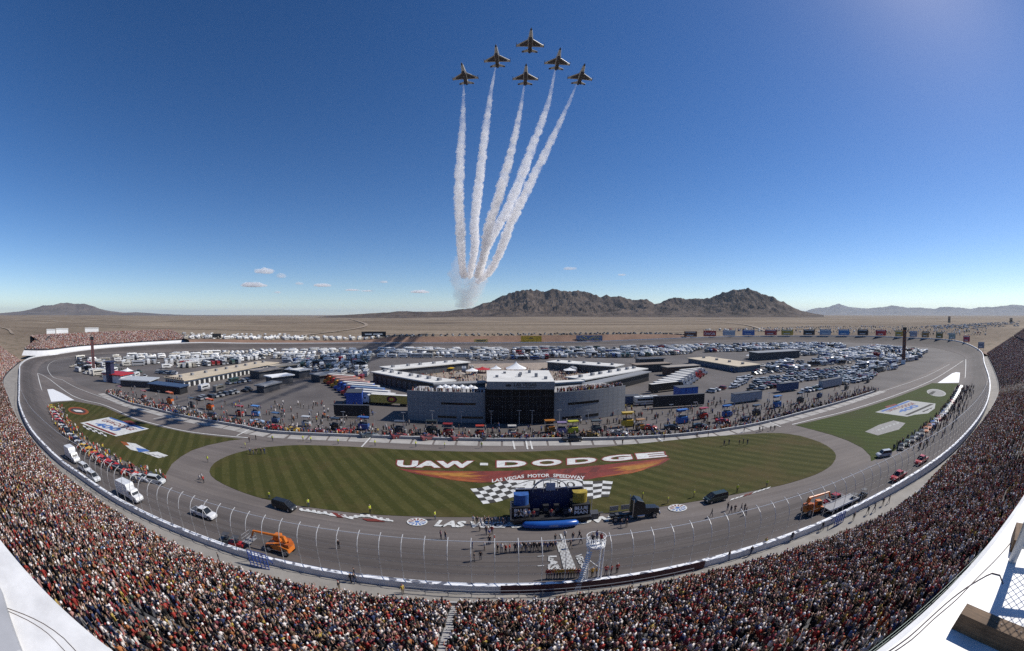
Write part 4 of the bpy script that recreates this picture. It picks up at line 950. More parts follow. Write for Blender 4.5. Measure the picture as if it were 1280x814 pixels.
fill_rows([(1010, 459), (1100, 452), (1100, 433), (1030, 442)], 8.2, 4.0, MIX, CW + CC_, 'packed rows inside the far bend', occ=.88)
fill_rows([(1100, 458), (1150, 450), (1160, 440), (1100, 434)], 9, 4.4, MIX, CW + CC_, 'rows beside the right pylon', occ=.85)
fill_rows([(975, 481), (1060, 470), (1060, 459), (985, 466)], 7.5, 3.0, CARS, CC_, 'car park with shining roofs', head=pi / 2 + .5, occ=.9)
fill_rows([(1000, 492), (1090, 474), (1100, 460), (1060, 470)], 7.5, 3.0, CARS, CC_, 'car park beside the pit crews', head=pi / 2 + .4, occ=.88)
fill_rows([(935, 490), (985, 484), (975, 470), (945, 476)], 7, 3.0, CARS, CC_, 'car park by the grey coach', head=pi / 2 + .4, occ=.85)
fill_rows([(912, 488), (930, 480), (938, 471), (925, 474)], 6.5, 3.2, CARS, [(.62, .62, .62)], 'diagonal line of pale cars', head=pi / 2 + .9, occ=.95)
fill_rows([(247, 503), (318, 489), (316, 486), (245, 499)], 6, 3.1, CARS, [(.03, .03, .035), (.06, .07, .1), (.3, .3, .3)], 'line of dark cars behind the pit', head=pi / 2, occ=.95)
fill_rows([(195, 468), (222, 470), (224, 467), (197, 465)], 5, 3.4, ['suv', 'van'], [(.05, .08, .14), (.5, .5, .5)], 'cars before the striped garage end', head=.1)
fill_rows([(282, 483), (318, 478), (318, 474), (282, 479)], 6, 3.4, CARS, [(.5, .5, .5), (.1, .13, .2)], 'cars beside the long white garage', head=pi / 2)
fill_rows([(105, 464), (118, 468), (122, 462), (108, 459)], 6, 4, CARS, [(.6, .45, .05), (.6, .6, .6)], 'cars in the bend of the infield', head=.6)
fill_rows([(352, 462), (470, 464), (470, 450), (352, 449.5)], 8, 4.6, MIX, CW + CC_, 'scattered camp between the garages', occ=.85)
fill_rows([(385, 478), (466, 481), (470, 466), (385, 463)], 9, 5.0, MIX, CW + CC_, 'loose vehicles behind the left haulers', occ=.35)
fill_rows([(586, 452), (690, 450.5), (690, 445), (586, 446)], 8, 4.0, MIX, CW + CC_, 'parking strip behind the courtyard', occ=.9)
fill_rows([(1060, 473), (1128, 461), (1112, 452), (1066, 459)], 7.5, 3.2, CARS + RV, CC_ + CW, 'crowded lot by the far pit lane', occ=.85)
fill_rows([(940, 470), (1010, 462), (1005, 452), (950, 456)], 8, 3.4, CARS + RV, CC_ + CW, 'lot beside the long grey garage', occ=.6)
fill_rows([(238, 500), (330, 480), (325, 470), (250, 487)], 10, 5.0, MIX, CW + CC_, 'loose vehicles on the dark lane', occ=.22)
fill_rows([(890, 500), (915, 492), (905, 478), (880, 484)], 9, 5.0, CARS, CC_, 'loose cars by the right haulers', occ=.3)
fill_rows([(590, 470), (600, 470), (600, 462), (560, 462)], 8, 5.0, MIX, CW, 'courtyard of the garages', occ=.6)
fill_rows([(700, 468), (740, 466), (740, 461), (705, 461)], 8, 5.0, MIX, CW, 'courtyard of the garages near its right side', occ=.6)
fill_rows([(124, 472), (190, 474), (190, 466), (150, 462)], 10, 6.0, MIX, CW + CC_, 'camp around the red pavilion', occ=.6)
fill_rows([(84, 463), (118, 473), (150, 462), (100, 448.5)], 9, 6, MIX, CW + CC_, 'camp inside the left inner wall', occ=.75)
fill_rows([(225, 461), (300, 455), (300, 449), (225, 455)], 8.4, 4.2, MIX, CW + CC_, 'rows just behind the white garage', occ=.85)
# keep clear of the buildings
CLEAR = []
def rv_like(k): return k.startswith('rv')
DESC = {(.03, .03, .035): 'black', (.25, .02, .02): 'dark red', (.05, .08, .2): 'navy', (.3, .27, .22): 'tan', (.12, .13, .13): 'dark grey', (.06, .1, .08): 'dark green', (.35, .36, .38): 'silver', (.6, .6, .6): 'white', (.74, .73, .71): 'white', (.5, .5, .5): 'pale grey', (.42, .38, .32): 'beige', (.6, .57, .5): 'cream', (.62, .62, .62): 'white', (.05, .08, .14): 'navy', (.1, .13, .2): 'navy', (.06, .07, .1): 'black', (.3, .3, .3): 'grey', (.6, .45, .05): 'yellow'}
NICE = {'rv_coach': 'motor coach', 'rv_classc': 'motorhome', 'rv_trailer': 'camper trailer', 'sedan': 'saloon car', 'suv': 'sport utility car', 'pickup': 'pickup truck', 'van': 'minivan'}
def place_parked():
    keep = []
    for it in PARK:
        if any(inside(it[0], it[1], q) for q in CLEAR): continue
        keep.append(it)
    for fam, nm, lim in ((True, 'motorhome', 300), (False, 'parked_car', 300)):
        L = sorted([k_ for k_ in keep if rv_like(k_[3]) == fam], key=lambda q: hypot(q[0], q[1]))
        for x, y, h_, kd, col, zone in L[:lim]:
            me = rv_mesh(kd) if fam else car_far_mesh(kd)
            o = bpy.data.objects.new(nm, me); COL.objects.link(o); o.location = (x, y, 0); o.rotation_euler = (0, 0, h_); o.color = (*col, 1)
            art = DESC.get(col, 'white'); tag(o, f'{art} {NICE[kd]} among the {zone}', 'motorhome' if fam else 'car', ('motorhomes' if fam else 'cars') + ' parked in the infield: ' + zone + ', ' + art + ' ' + NICE[kd])
        rest = L[lim:]
        if rest: mass_of(rest, 'parked_motorhomes_mass' if fam else 'parked_cars_mass', 'far rows of white motorhomes and trailers in the infield' if fam else 'far rows of parked cars in the infield', 'motorhomes' if fam else 'cars')
def inside(x, y, poly):
    c_ = False; n = len(poly)
    for i in range(n):
        (x0, y0), (x1, y1) = poly[i], poly[(i + 1) % n]
        if (y0 > y) != (y1 > y) and x < (x1 - x0) * (y - y0) / (y1 - y0 + 1e-12) + x0: c_ = not c_
    return c_
M_MASS = vcol('mass_paint', .4)
def mass_of(items, name, label, cat):
    VV, FF, CC2, off = [], [], [], 0
    by = {}
    for it in items: by.setdefault(it[3], []).append(it)
    for kd, L in by.items():
        me = rv_mesh(kd) if rv_like(kd) else car_far_mesh(kd)
        tv = np.array([v.co[:] for v in me.vertices]); tris = []; mi = []
        for p in me.polygons:
            vs = list(p.vertices)
            for q in range(1, len(vs) - 1, 2):
                tris.append((vs[0], vs[q], vs[q + 1], vs[q + 2] if q + 2 < len(vs) else vs[q + 1])); mi.append(p.material_index)
        tris = np.array(tris); mi = np.array(mi)
        P = np.array([(i[0], i[1]) for i in L]); hd = np.array([i[2] for i in L]); col = np.array([i[4] for i in L])
        c_, s_ = np.cos(hd)[:, None], np.sin(hd)[:, None]
        V = np.stack([tv[None, :, 0] * c_ - tv[None, :, 1] * s_ + P[:, :1], tv[None, :, 0] * s_ + tv[None, :, 1] * c_ + P[:, 1:], np.repeat(tv[None, :, 2], len(L), 0) + np.array([i[6] if len(i) > 6 else 0.0 for i in L])[:, None]], -1)
        VV.append(V.reshape(-1, 3)); FF.append((tris[None] + (np.arange(len(L)) * len(tv))[:, None, None] + off).reshape(-1, 4)); off += len(tv) * len(L)
        pal = np.stack([col, np.tile((.015, .018, .022), (len(L), 1)), np.tile((.2, .18, .17), (len(L), 1)) if rv_like(kd) else np.tile((.02, .02, .02), (len(L), 1)), np.tile((.02, .02, .02), (len(L), 1))], 1)
        CC2.append(pal[:, mi].reshape(-1, 3))
    V = np.concatenate(VV); Fq = np.concatenate(FF); C_ = np.concatenate(CC2)
    mb = bpy.data.meshes.new(name); tri = Fq[:, 2] == Fq[:, 3]
    cnt = np.where(tri, 3, 4); st = np.r_[0, np.cumsum(cnt)[:-1]]
    idx = np.concatenate([Fq[i, :c_] for i, c_ in enumerate(cnt)])
    mb.vertices.add(len(V)); mb.vertices.foreach_set('co', V.astype(np.float32).ravel()); mb.loops.add(len(idx)); mb.loops.foreach_set('vertex_index', idx.astype(np.int32))
    mb.polygons.add(len(Fq)); mb.polygons.foreach_set('loop_start', st.astype(np.int32)); mb.update(calc_edges=True)
    ca = mb.color_attributes.new('Col', 'FLOAT_COLOR', 'CORNER'); ca.data.foreach_set('color', np.repeat(np.c_[C_, np.ones(len(C_))], cnt, 0).astype(np.float32).ravel())
    mb.materials.append(M_MASS); o = bpy.data.objects.new(name, mb); COL.objects.link(o); tag(o, label, cat, kind='stuff'); return o
# vehicles parked outside the back straight
OUT = []
def outside_row(px0, px1, z, step, kinds, cols, occ=.9):
    a = np.array(at(*px0, z)); b_ = np.array(at(*px1, z)); n = int(np.linalg.norm(b_ - a) / step); d = (b_ - a) / max(n, 1)
    for i in range(n):
        if RN.random() < occ: OUT.append((a[0] + d[0] * i, a[1] + d[1] * i, atan2(d[1], d[0]) + pi / 2 + RN.uniform(-.1, .1), RN.choice(kinds), RN.choice(cols), ''))
outside_row((232, 421), (442, 424), 0, 5, RV, CW, .85); outside_row((235, 419.5), (442, 422), 0, 6, RV, CW, .75); outside_row((230, 418), (400, 420), 0, 9, RV, CW, .5)
outside_row((450, 425), (500, 424.5), 0, 5, RV, CW, .8)
for c_ in BANK[::1]:
    for bk in (6, 14, 24, 40):
        if RN.random() < .85: OUT.append((c_[0] + c_[6] * bk + RN.uniform(-2, 2), c_[1] + c_[7] * bk, RN.uniform(-.2, .2) + pi / 2, RN.choice(RV if c_[0] < -150 else CARS), RN.choice(CW if c_[0] < -150 else [(.04, .04, .05), (.1, .1, .1), (.5, .5, .5)]), '', c_[2] - .1))
if 0: outside_row((500, 420), (850, 417), 0, 6, CARS, [(.04, .04, .05), (.1, .1, .1), (.5, .5, .5)], .85)
for k_ in range(7): outside_row((880 + k_ * 20, 413 - k_ * .7), (1235, 419 - k_ * 1.9), 0, 7, RV + CARS, CW + CC_, .7)
for k_ in range(5): outside_row((1170, 411 - k_ * .8), (1275, 408 - k_ * 1.5), 0, 14, RV, CW, .6)
mass_of(OUT, 'outside_parking_mass', 'far rows of vehicles parked beyond the back wall', 'vehicles')
# ------------------------------------------------------------------ buildings
def ztop(px, pyb, pyt):
    """height of a vertical edge standing at the ground pixel (px, pyb) whose top shows at pyt"""
    x, y = at(px, pyb); d = ondir(px, pyt, 1.0) - Vector((0, 0, H)); return H + d.z / hypot(d.x, d.y) * hypot(x, y)
def panel_mat(name, col, dark, sx=.6, sz=.9, rough=.7):
    """cladding: faint vertical and horizontal panel joints"""
    m, nt, b = new_mat(name); setp(b, Roughness=rough)
    g = nd(nt, 'ShaderNodeNewGeometry'); mp = nd(nt, 'ShaderNodeMapping'); nt.links.new(g.outputs['Position'], mp.inputs['Vector'])
    sep = nd(nt, 'ShaderNodeSeparateXYZ'); nt.links.new(mp.outputs[0], sep.inputs[0])
    def joint(o, s):
        a = nd(nt, 'ShaderNodeMath', operation='MULTIPLY'); nt.links.new(o, a.inputs[0]); a.inputs[1].default_value = s
        f = nd(nt, 'ShaderNodeMath', operation='FRACT'); nt.links.new(a.outputs[0], f.inputs[0])
        c_ = nd(nt, 'ShaderNodeMath', operation='LESS_THAN'); nt.links.new(f.outputs[0], c_.inputs[0]); c_.inputs[1].default_value = .09; return c_.outputs[0]
    mx = nd(nt, 'ShaderNodeMath', operation='MAXIMUM'); nt.links.new(joint(sep.outputs[0], sx), mx.inputs[0]); nt.links.new(joint(sep.outputs[2], sz), mx.inputs[1])
    f = ramp(nt, noise_tex(nt, .25, 5), .3, .7); base = mixc(nt, f, tuple(c_ * .85 for c_ in col), tuple(c_ * 1.08 for c_ in col))
    nt.links.new(mixc(nt, mx.outputs[0], base, dark), b.inputs['Base Color']); MATS[name] = m; return m
M_CLAD = panel_mat('metal_cladding', (.25, .25, .25), (.18, .18, .182), .55, .8)
M_ROOFW = plain('white_roof', (.62, .605, .57), .8, var=.14, scale=.15)
M_ROOFB = plain('beige_roof', (.50, .42, .31), .85, var=.16, scale=.12)
M_CURT = panel_mat('curtain_glass', (.012, .013, .015), (.035, .035, .037), .45, .55, .35)
MATS['curtain_glass'].node_tree.nodes['Principled BSDF'].inputs['Specular IOR Level'].default_value = .2
M_SLOT = plain('slot_window', (.012, .013, .015), .15)
M_FASCIA = plain('fascia_grey', (.24, .24, .24), .6)
M_DOOR = plain('roll_door', (.07, .075, .085), .55)
M_TENT = plain('white_tent', (.78, .78, .77), .6, var=.06)
M_PAVE = plain('plaza_paving', (.30, .24, .19), .9, var=.25, scale=.2)
FONT_CACHE = {}
def text_flat(s, bold=.0):
    """flat letters normalised to a unit box: vertices, faces"""
    k = (s, bold)
    if k in FONT_CACHE: return FONT_CACHE[k]
    cu = bpy.data.curves.new('lettering', 'FONT'); cu.body = s; cu.size = 1; cu.offset = bold; cu.resolution_u = 3
    o = bpy.data.objects.new('lettering', cu); COL.objects.link(o); dg = bpy.context.evaluated_depsgraph_get(); me = bpy.data.meshes.new_from_object(o.evaluated_get(dg))
    v = np.array([q.co[:2] for q in me.vertices]); f = [tuple(p.vertices) for p in me.polygons]
    bpy.data.objects.remove(o); bpy.data.curves.remove(cu)
    lo, hi = v.min(0), v.max(0); asp = (hi[0] - lo[0]) / (hi[1] - lo[1]); v = (v - lo) / (hi - lo); FONT_CACHE[k] = (v, f, asp); return FONT_CACHE[k]
def bilinear(q, u, v): 
    q = [np.array(c_, float) for c_ in q]; u = np.asarray(u)[:, None]; v = np.asarray(v)[:, None]
    return q[0] * (1 - u) * (1 - v) + q[1] * u * (1 - v) + q[2] * u * v + q[3] * (1 - u) * v
def text_on(mb, s, q, mi=0, bold=.0):
    """letters mapped on the quad q (bottom-left, bottom-right, top-right, top-left as 3D points)"""
    v, f, _ = text_flat(s, bold); P = bilinear(q, v[:, 0], v[:, 1]); 
    n = np.cross(np.array(q[1]) - np.array(q[0]), np.array(q[3]) - np.array(q[0])); 
    mb.add([tuple(p) for p in P], f, mi)
A, B, C_, D = at(510, 525), at(607, 529), at(692, 529), at(780.5, 517)
zw = 10.2
media = empty('media_building', (0, 0, 0)); tag(media, 'grey clad building with dark glass front and lettered roof edge in the infield', 'building')
def wing(P, Q, bulge, name):
    P, Q = np.array(P), np.array(Q); n = 12; d = (Q - P); nn = np.array([d[1], -d[0]]) / np.linalg.norm(d)
    front = [P + d * t + nn * bulge * 4 * t * (1 - t) for t in np.linspace(0, 1, n)]
    back = [p - nn * 15 for p in (Q, P)]
    mb = MB(); mb.prism([tuple(p) for p in front] + [tuple(p) for p in back], 0, zw - 1.0, 0, 1)
    mb.build('wall', [M_CLAD, M_WALKC], media)
    mb = MB()                                                       # parapet standing above the terrace
    for a, b_ in zip(front[:-1], front[1:]): mb.prism([tuple(a - nn * .0), tuple(b_), tuple(b_ - nn * .3), tuple(a - nn * .3)], zw - 1.0, zw, 0)
    mb.build('parapet', [M_CLAD], media)
    def slot(t0, t1, z0, z1):
        mb = MB(); 
        for a, b_ in zip(np.linspace(t0, t1, 7)[:-1], np.linspace(t0, t1, 7)[1:]):
            pa = P + d * a + nn * (bulge * 4 * a * (1 - a) + .06); pb = P + d * b_ + nn * (bulge * 4 * b_ * (1 - b_) + .06)
            mb.prism([tuple(pa), tuple(pb), tuple(pb - nn * .15), tuple(pa - nn * .15)], z0, z1, 0)
        mb.build('window', [M_SLOT], media)
    return slot
sl1 = wing(A, B, .6, 'l'); sl1(.45, .88, 6.0, 6.7); sl1(.40, .64, 1.5, 2.2); sl1(.70, .97, 1.5, 2.2)
sl2 = wing(C_, D, 1.2, 'r'); sl2(.17, .58, 5.7, 6.5); sl2(.10, .34, 1.0, 1.9); sl2(.40, .58, 1.0, 1.9)
cb = [np.array(B), np.array(C_)]; dv = (cb[1] - cb[0]); nn = np.array([dv[1], -dv[0]]) / np.linalg.norm(dv)
mb = MB(); q = [cb[0] + nn * .5, cb[1] + nn * .5, cb[1] - nn * 24, cb[0] - nn * 24]; mb.prism([tuple(p) for p in q], 0, 11.6, 0, 0); mb.build('glass_front', [M_CURT], media)
mb = MB()
for t in np.linspace(0.0, 1, 9):
    p = cb[0] + dv * t + nn * .56; mb.cyl((p[0], p[1], 0), (p[0], p[1], 11.6), .07, .07, 4)
for z in (3.2, 6.2, 9.0): mb.cyl((*(cb[0] + nn * .56), z), (*(cb[1] + nn * .56), z), .06, .06, 4)
mb.build('mullion', [M_DARK], media)
zr0, zr1 = 11.6, 14.1
q = [cb[0] + nn * 2.2 + dv * .03, cb[1] + nn * 2.2 - dv * .0, cb[1] - nn * 25, cb[0] - nn * 25 - dv * .06]
mb = MB(); mb.prism([tuple(p) for p in q], zr0, zr1, 0, 1); rf = mb.build('roof', [M_FASCIA, M_ROOFW], media)
mb = MB()
for i in range(3):
    a = q[i]; b_ = q[(i + 1) % 4]
for (tx, ty) in ((.16, .35), (.30, .7), (.52, .4), (.55, .55), (.78, .38), (.9, .2), (.72, .75)):
    p = q[0] + (q[1] - q[0]) * tx + (q[3] - q[0]) * ty; mb = MB(); mb.box(p[0] - .5, p[0] + .5, p[1] - .5, p[1] + .5, zr1, zr1 + RN.uniform(.6, 1.3)); mb.build('roof_vent', [M_GREY], rf)
f0, f1 = q[0], q[1]; df = f1 - f0; zt = np.array([0, 0, 1.0])
def on_fascia(t, z): p = f0 + df * t + nn * .05; return (p[0], p[1], z)
mb = MB(); text_on(mb, 'LAS VEGAS', [on_fascia(.40, 12.6), on_fascia(.73, 12.6), on_fascia(.73, 13.7), on_fascia(.40, 13.7)], 0, .02)
text_on(mb, 'MOTOR SPEEDWAY', [on_fascia(.44, 12.0), on_fascia(.72, 12.0), on_fascia(.72, 12.4), on_fascia(.44, 12.4)], 0, .0)
c0 = on_fascia(.32, 12.9); mb.add([(c0[0] + cos(a) * .9 * df[0] / np.linalg.norm(df), c0[1] + cos(a) * .9 * df[1] / np.linalg.norm(df), c0[2] + sin(a) * .45) for a in np.linspace(0, 2 * pi, 17)[:-1]], [tuple(range(16))], 0)
mb.build('lettering', [M_BLACK], media)
# the peaked tent behind the roof and a small one beside it
def peak_tent(loc, wdt, h, label, z=0.0, mat=None, post=2.2):
    r = empty('tent', (loc[0], loc[1], z)); tag(r, label, 'tent'); mb = MB(); n = 12; rings = []
    for k_ in range(6):
        t = k_ / 5; rad = wdt / 2 * (1 - t) ** 1.7 + .08; rings.append([(rad * max(-1, min(1, 1.25 * cos(2 * pi * i / n + pi / n))), rad * max(-1, min(1, 1.25 * sin(2 * pi * i / n + pi / n))), post + h * t) for i in range(n)])
    vs = [p for rg in rings for p in rg]; fs = [(k_ * n + i, k_ * n + (i + 1) % n, (k_ + 1) * n + (i + 1) % n, (k_ + 1) * n + i) for k_ in range(5) for i in range(n)]
    mb.add(vs, fs); mb.build('canopy', [mat or M_TENT], r)
    for sx in (-1, 1):
        for sy in (-1, 1):
            mb = MB(); mb.cyl((sx * wdt * .47, sy * wdt * .47, 0), (sx * wdt * .47, sy * wdt * .47, post), .06, .06, 5); mb.build('post', M_STEEL, r)
    return r
p = at3(645, 462.5, 13.0); peak_tent((p.x, p.y), 8.0, 2.7, 'white peaked tent rising behind the lettered roof', 11.5)
p = at3(620, 462.5, 10.0); peak_tent((p.x, p.y), 4.6, 1.6, 'small white tent beside the large peaked tent', 8.4)
CLEAR.append([tuple(A), tuple(D), tuple(np.array(D) - nn * 26), tuple(np.array(A) - nn * 26)])
# tables with white umbrellas on the left terrace
for i in range(9):
    t = .42 + .055 * i; p = np.array(A) + (np.array(B) - np.array(A)) * t - nn * (2.0 + 2.2 * (i % 2))
    r = empty('umbrella', (p[0], p[1], zw - 1.0)); tag(r, 'white umbrella shading a table on the terrace of the grey building', 'umbrella', 'white umbrellas on the terrace')
    mb = MB(); mb.cyl((0, 0, 2.0), (0, 0, 2.75), 1.25, .05, 8); mb.build('canopy', M_TENT, r); mb = MB(); mb.cyl((0, 0, 0), (0, 0, 2.1), .04, .04, 5); mb.build('pole', M_STEEL, r)
def shed(pA, pB, zt_, depth, label, roofm=None, wallm=None, name='garage_building', doors=0, doorm=None, over=.8, z0=0.0, vents=0, cat='garage', away=None):
    a, b_ = np.array(at(*pA, zt_)), np.array(at(*pB, zt_)); d = b_ - a; L = np.linalg.norm(d); u = d / L; n = np.array([-u[1], u[0]])
    if np.dot(n, a) < 0: n = -n
    r = empty(name, (a[0], a[1], 0), atan2(u[1], u[0])); tag(r, label, cat); s = 1 if np.dot(n, [-u[1], u[0]]) > 0 else -1
    y0, y1 = (0, depth) if s > 0 else (-depth, 0)
    mb = MB(); mb.box(0, L, y0 + .3, y1 - .3, z0, zt_ - .5); mb.build('wall', [wallm or M_DARK], r)
    mb = MB(); mb.box(-over, L + over, y0 - over, y1 + over, zt_ - .49, zt_); rf = mb.build('roof', [roofm or M_ROOFW], r)
    fy = y0 + .3 if s > 0 else y1 - .3; o_ = -.05 if s > 0 else .05
    for i in range(doors):
        x0 = L * (i + .18) / doors; x1 = L * (i + .82) / doors; mb = MB(); mb.box(x0, x1, min(fy, fy + o_), max(fy, fy + o_), z0, (zt_ - z0) * .62); mb.build('door', [doorm or M_DOOR], r)
    for i in range(vents):
        x = L * (i + .5) / vents + RN.uniform(-1, 1); mb = MB(); mb.box(x - .8, x + .8, (y0 + y1) / 2 - .8, (y0 + y1) / 2 + .8, zt_, zt_ + 1.2); mb.build('vent', [M_GREY], rf)
    q = [a - u * 2 - n * 2, b_ + u * 2 - n * 2, b_ + u * 2 + n * (depth + 2), a - u * 2 + n * (depth + 2)]; CLEAR.append([tuple(p) for p in q]); return r
shed((465.5, 464.5), (545, 478.5), 5.6, 11, 'long white roofed garage running towards the left wing of the grey building', doors=12, wallm=M_BLACK, vents=7)
shed((492, 461.3), (586, 452.3), 5, 14, 'white roofed garage on the far left side of the courtyard', doors=10, vents=6)
shed((731, 474), (808, 460.5), 5.6, 11, 'long white roofed garage running back from the right wing', doors=12, vents=7)
shed((740, 480.5), (812, 464.5), 5, 5, 'grey awning roof along the front of the right garage', M_FASCIA, M_BLACK)
shed((684, 452), (768, 458), 5, 12, 'white roofed garage closing the courtyard at the back', doors=10, vents=5)
shed((700, 452.5), (770, 460), 4, 7, 'lower grey roofed shed in front of the back garage', M_FASCIA)
shed((545, 480), (607, 477.5), 10.5, 3, 'blue grey wall of the garage block behind the terrace', M_FASCIA, plain('blue_grey_wall', (.18, .22, .27), .6))
shed((695, 478), (728, 476), 9.6, 3, 'pale wall behind the right terrace', M_ROOFW, M_FASCIA)
tag(sheet('plaza_pavement', [at(*p) for p in [(480, 470), (610, 484), (735, 483), (810, 466), (770, 457), (690, 453), (560, 455)]], .0, M_PAVE), kind='structure')
for i, (px, py, w_, h_, mt, lb) in enumerate([(590, 468, 7, 2, None, 'white tent in the courtyard near the left garages'), (603, 466, 9, 1.6, M_REDP, 'red tent roof in the courtyard beside the lettered roof'), (575, 472, 6, 1.6, plain('tan_roof', (.30, .26, .22), .8), 'tan tent in the courtyard close to the left wing'), (560, 464, 8, 1.5, M_YEL, 'yellow tent under the far left garage'), (712, 467, 7, 1.6, None, 'white tent in the courtyard behind the right terrace'), (735, 464, 7, 1.4, plain('brown_tent', (.2, .12, .08), .8), 'brown tent by the right garage'), (700, 462, 6, 1.5, plain('grey_tent', (.4, .4, .4), .8), 'grey tent beside the back garage'), (826, 462, 6, 1.6, M_ORANGE, 'orange tent behind the right haulers'), (938, 448, 7, 2.4, None, 'white peaked tent beyond the long right garage'), (160, 468, 7, 1.8, None, 'white tent beside the red pavilion'), (362, 466, 6, 1.6, None, 'white tent beside the brown storage shed')]):
    x, y = at(px, py); peak_tent((x, y), w_, h_, lb, 0, mt)
# left: the long white garage with beige roof and checkered end
M_WGAR = plain('white_block_wall', (.60, .59, .56), .7)
zt1 = ztop(230, 484.5, 475)
lg = shed((230, 475), (347, 453), zt1, 17, 'long white garage with a beige roof and dark doors in the left infield', M_ROOFB, M_WGAR, doors=22, doorm=M_BLACK, vents=9)
mb = MB(); 
for i in range(9):
    for k_ in range(2): mb.box(-.06, .0, 1.2 + i * 1.7, 2.5 + i * 1.7, .8 + k_ * 2.0, 2.4 + k_ * 2.0, (i + k_) % 3)
mb.build('end_panel', [M_BLACK, plain('navy_panel', (.03, .05, .12), .5), plain('maroon_panel', (.14, .03, .03), .5)], lg)
zt2 = ztop(924, 464.5, 457)
rg = shed((860, 447.5), (923, 458), zt2, 20, 'long grey garage with cream roof and blue end in the right infield', M_ROOFB, plain('blue_grey_shed', (.13, .15, .18), .6), doors=14, doorm=plain('blue_door', (.06, .09, .15), .5), vents=4)
mb = MB(); mb.box(0, 1, 0, 1, 0, 1); 
shed((922.5, 459), (946, 455), zt2 - .8, 6, 'blue and red shop front at the end of the long right garage', M_ROOFB, plain('blue_front', (.03, .09, .28), .5), name='shop_building', cat='building')
shed((948, 441), (1000, 438), 6, 14, 'low grey shed beyond the long right garage', M_FASCIA, M_DARK)
shed((800, 449), (830, 448), 4, 10, 'dark flat roofed shed between the garages and the parking rows', M_DARK, M_DARK)
shed((796, 456), (838, 454), 5, 8, 'brown roofed shed with an orange stall beneath', plain('brown_roof', (.22, .17, .13), .8), M_DARK)
shed((835, 459), (874, 456.5), 5, 7, 'long brown shed behind the white hauler roofs', plain('tan_roof', (.30, .26, .22), .8), plain('brown_wall', (.12, .07, .05), .7))
for i, (a, b_, z, dp, nm) in enumerate([((324, 464), (352, 460), 4.5, 9, 'small tan roofed shed past the white garage'), ((340, 471), (366, 468), 4.5, 7, 'white topped awning by the dark lane'), ((330, 482), (350, 477), 3.5, 5, 'low grey trailer shed beside the lane'), ((345, 458), (372, 455), 4.5, 8, 'brown storage shed near the middle lane'), ((374, 463), (388, 461), 4.5, 8, 'pale box container beside the brown shed'), ((400, 469), (425, 466), 4.0, 9, 'grey container row behind the haulers')]):
    shed(a, b_, z, dp, nm, [plain('tan_roof', (.30, .26, .22), .8), M_TENT, M_FASCIA, M_ROOFB, M_ROOFW, M_FASCIA][i], M_DARK, name='storage_shed', cat='shed')
shed((128, 466.5), (150, 469), 4.5, 12, 'red and white striped pavilion near the left pylon', M_REDP, M_WHITE, name='pavilion', cat='pavilion')
shed((150, 474), (186, 476), 3.6, 12, 'pale grey canopy beside the red pavilion', plain('grey_canopy', (.42, .44, .46), .6), M_DARK, name='pavilion', cat='pavilion')
shed((186, 479), (224, 483.5), 3.6, 7, 'dark blue trailer row before the checkered garage end', plain('navy_roof', (.04, .06, .11), .4), M_BLACK, name='storage_shed', cat='shed')
shed((131, 452), (137.5, 452.3), 11, 5, 'dark blue upright box near the left pylon', plain('navy_box', (.025, .03, .07), .5), plain('navy_box', (.025, .03, .07), .5), name='screen_box', cat='box')
# ------------------------------------------------------------------ haulers
def hauler(loc, rz, col, cab, label, group=None, rooft=None):
    r = empty('hauler', loc, rz); tag(r, label, 'truck', group)
    mb = MB(); mb.box(-16, 0, -1.28, 1.28, 1.0, 4.15, 0); mb.box(-16.02, .02, -1.29, 1.29, 4.15, 4.2, 1); mb.build('trailer', [M_PAINT, rooft or M_ROOFW], r).color = (*col, 1)
    mb = MB(); mb.side([(.7, .6), (.7, 3.7), (1.4, 3.9), (2.9, 3.1), (3.1, 2.1), (5.0, 1.8), (5.3, .6)], -1.2, 1.2, 0, .08); mb.build('cab', [M_PAINT], r).color = (*cab, 1)
    mb = MB(); mb.add([(2.92, -1.0, 3.05), (2.92, 1.0, 3.05), (3.14, 1.0, 2.15), (3.14, -1.0, 2.15)], [(0, 3, 2, 1)]); mb.box(2.0, 2.8, -1.215, 1.215, 2.2, 2.9); mb.build('window', [M_GLASS], r)
    t, _ = wheel_mesh(.52, .3)
    for x in (-14, -12.7, 1.6, 4.3):
        for s in (-1, 1): link('wheel', t, r, (x, s * 1.05, .52))
    CLEAR.append([(loc[0] + cos(rz) * a - sin(rz) * b_, loc[1] + sin(rz) * a + cos(rz) * b_) for a, b_ in ((-17, -2), (6, -2), (6, 2), (-17, 2))]); return r
HC = [((.5, .05, .04), (.45, .04, .03), 'red'), ((.6, .2, .03), (.55, .2, .03), 'orange'), ((.5, .4, .3), (.5, .05, .04), 'tan with red cab'), ((.55, .28, .25), (.6, .3, .04), 'pink with yellow cab'), ((.04, .1, .35), (.04, .1, .4), 'blue'), ((.5, .5, .52), (.05, .12, .4), 'silver with blue cab'), ((.08, .15, .4), (.5, .06, .05), 'mid blue with red cab'), ((.45, .45, .5), (.05, .1, .35), 'pale with navy cab'), ((.4, .42, .45), (.4, .4, .42), 'grey')]
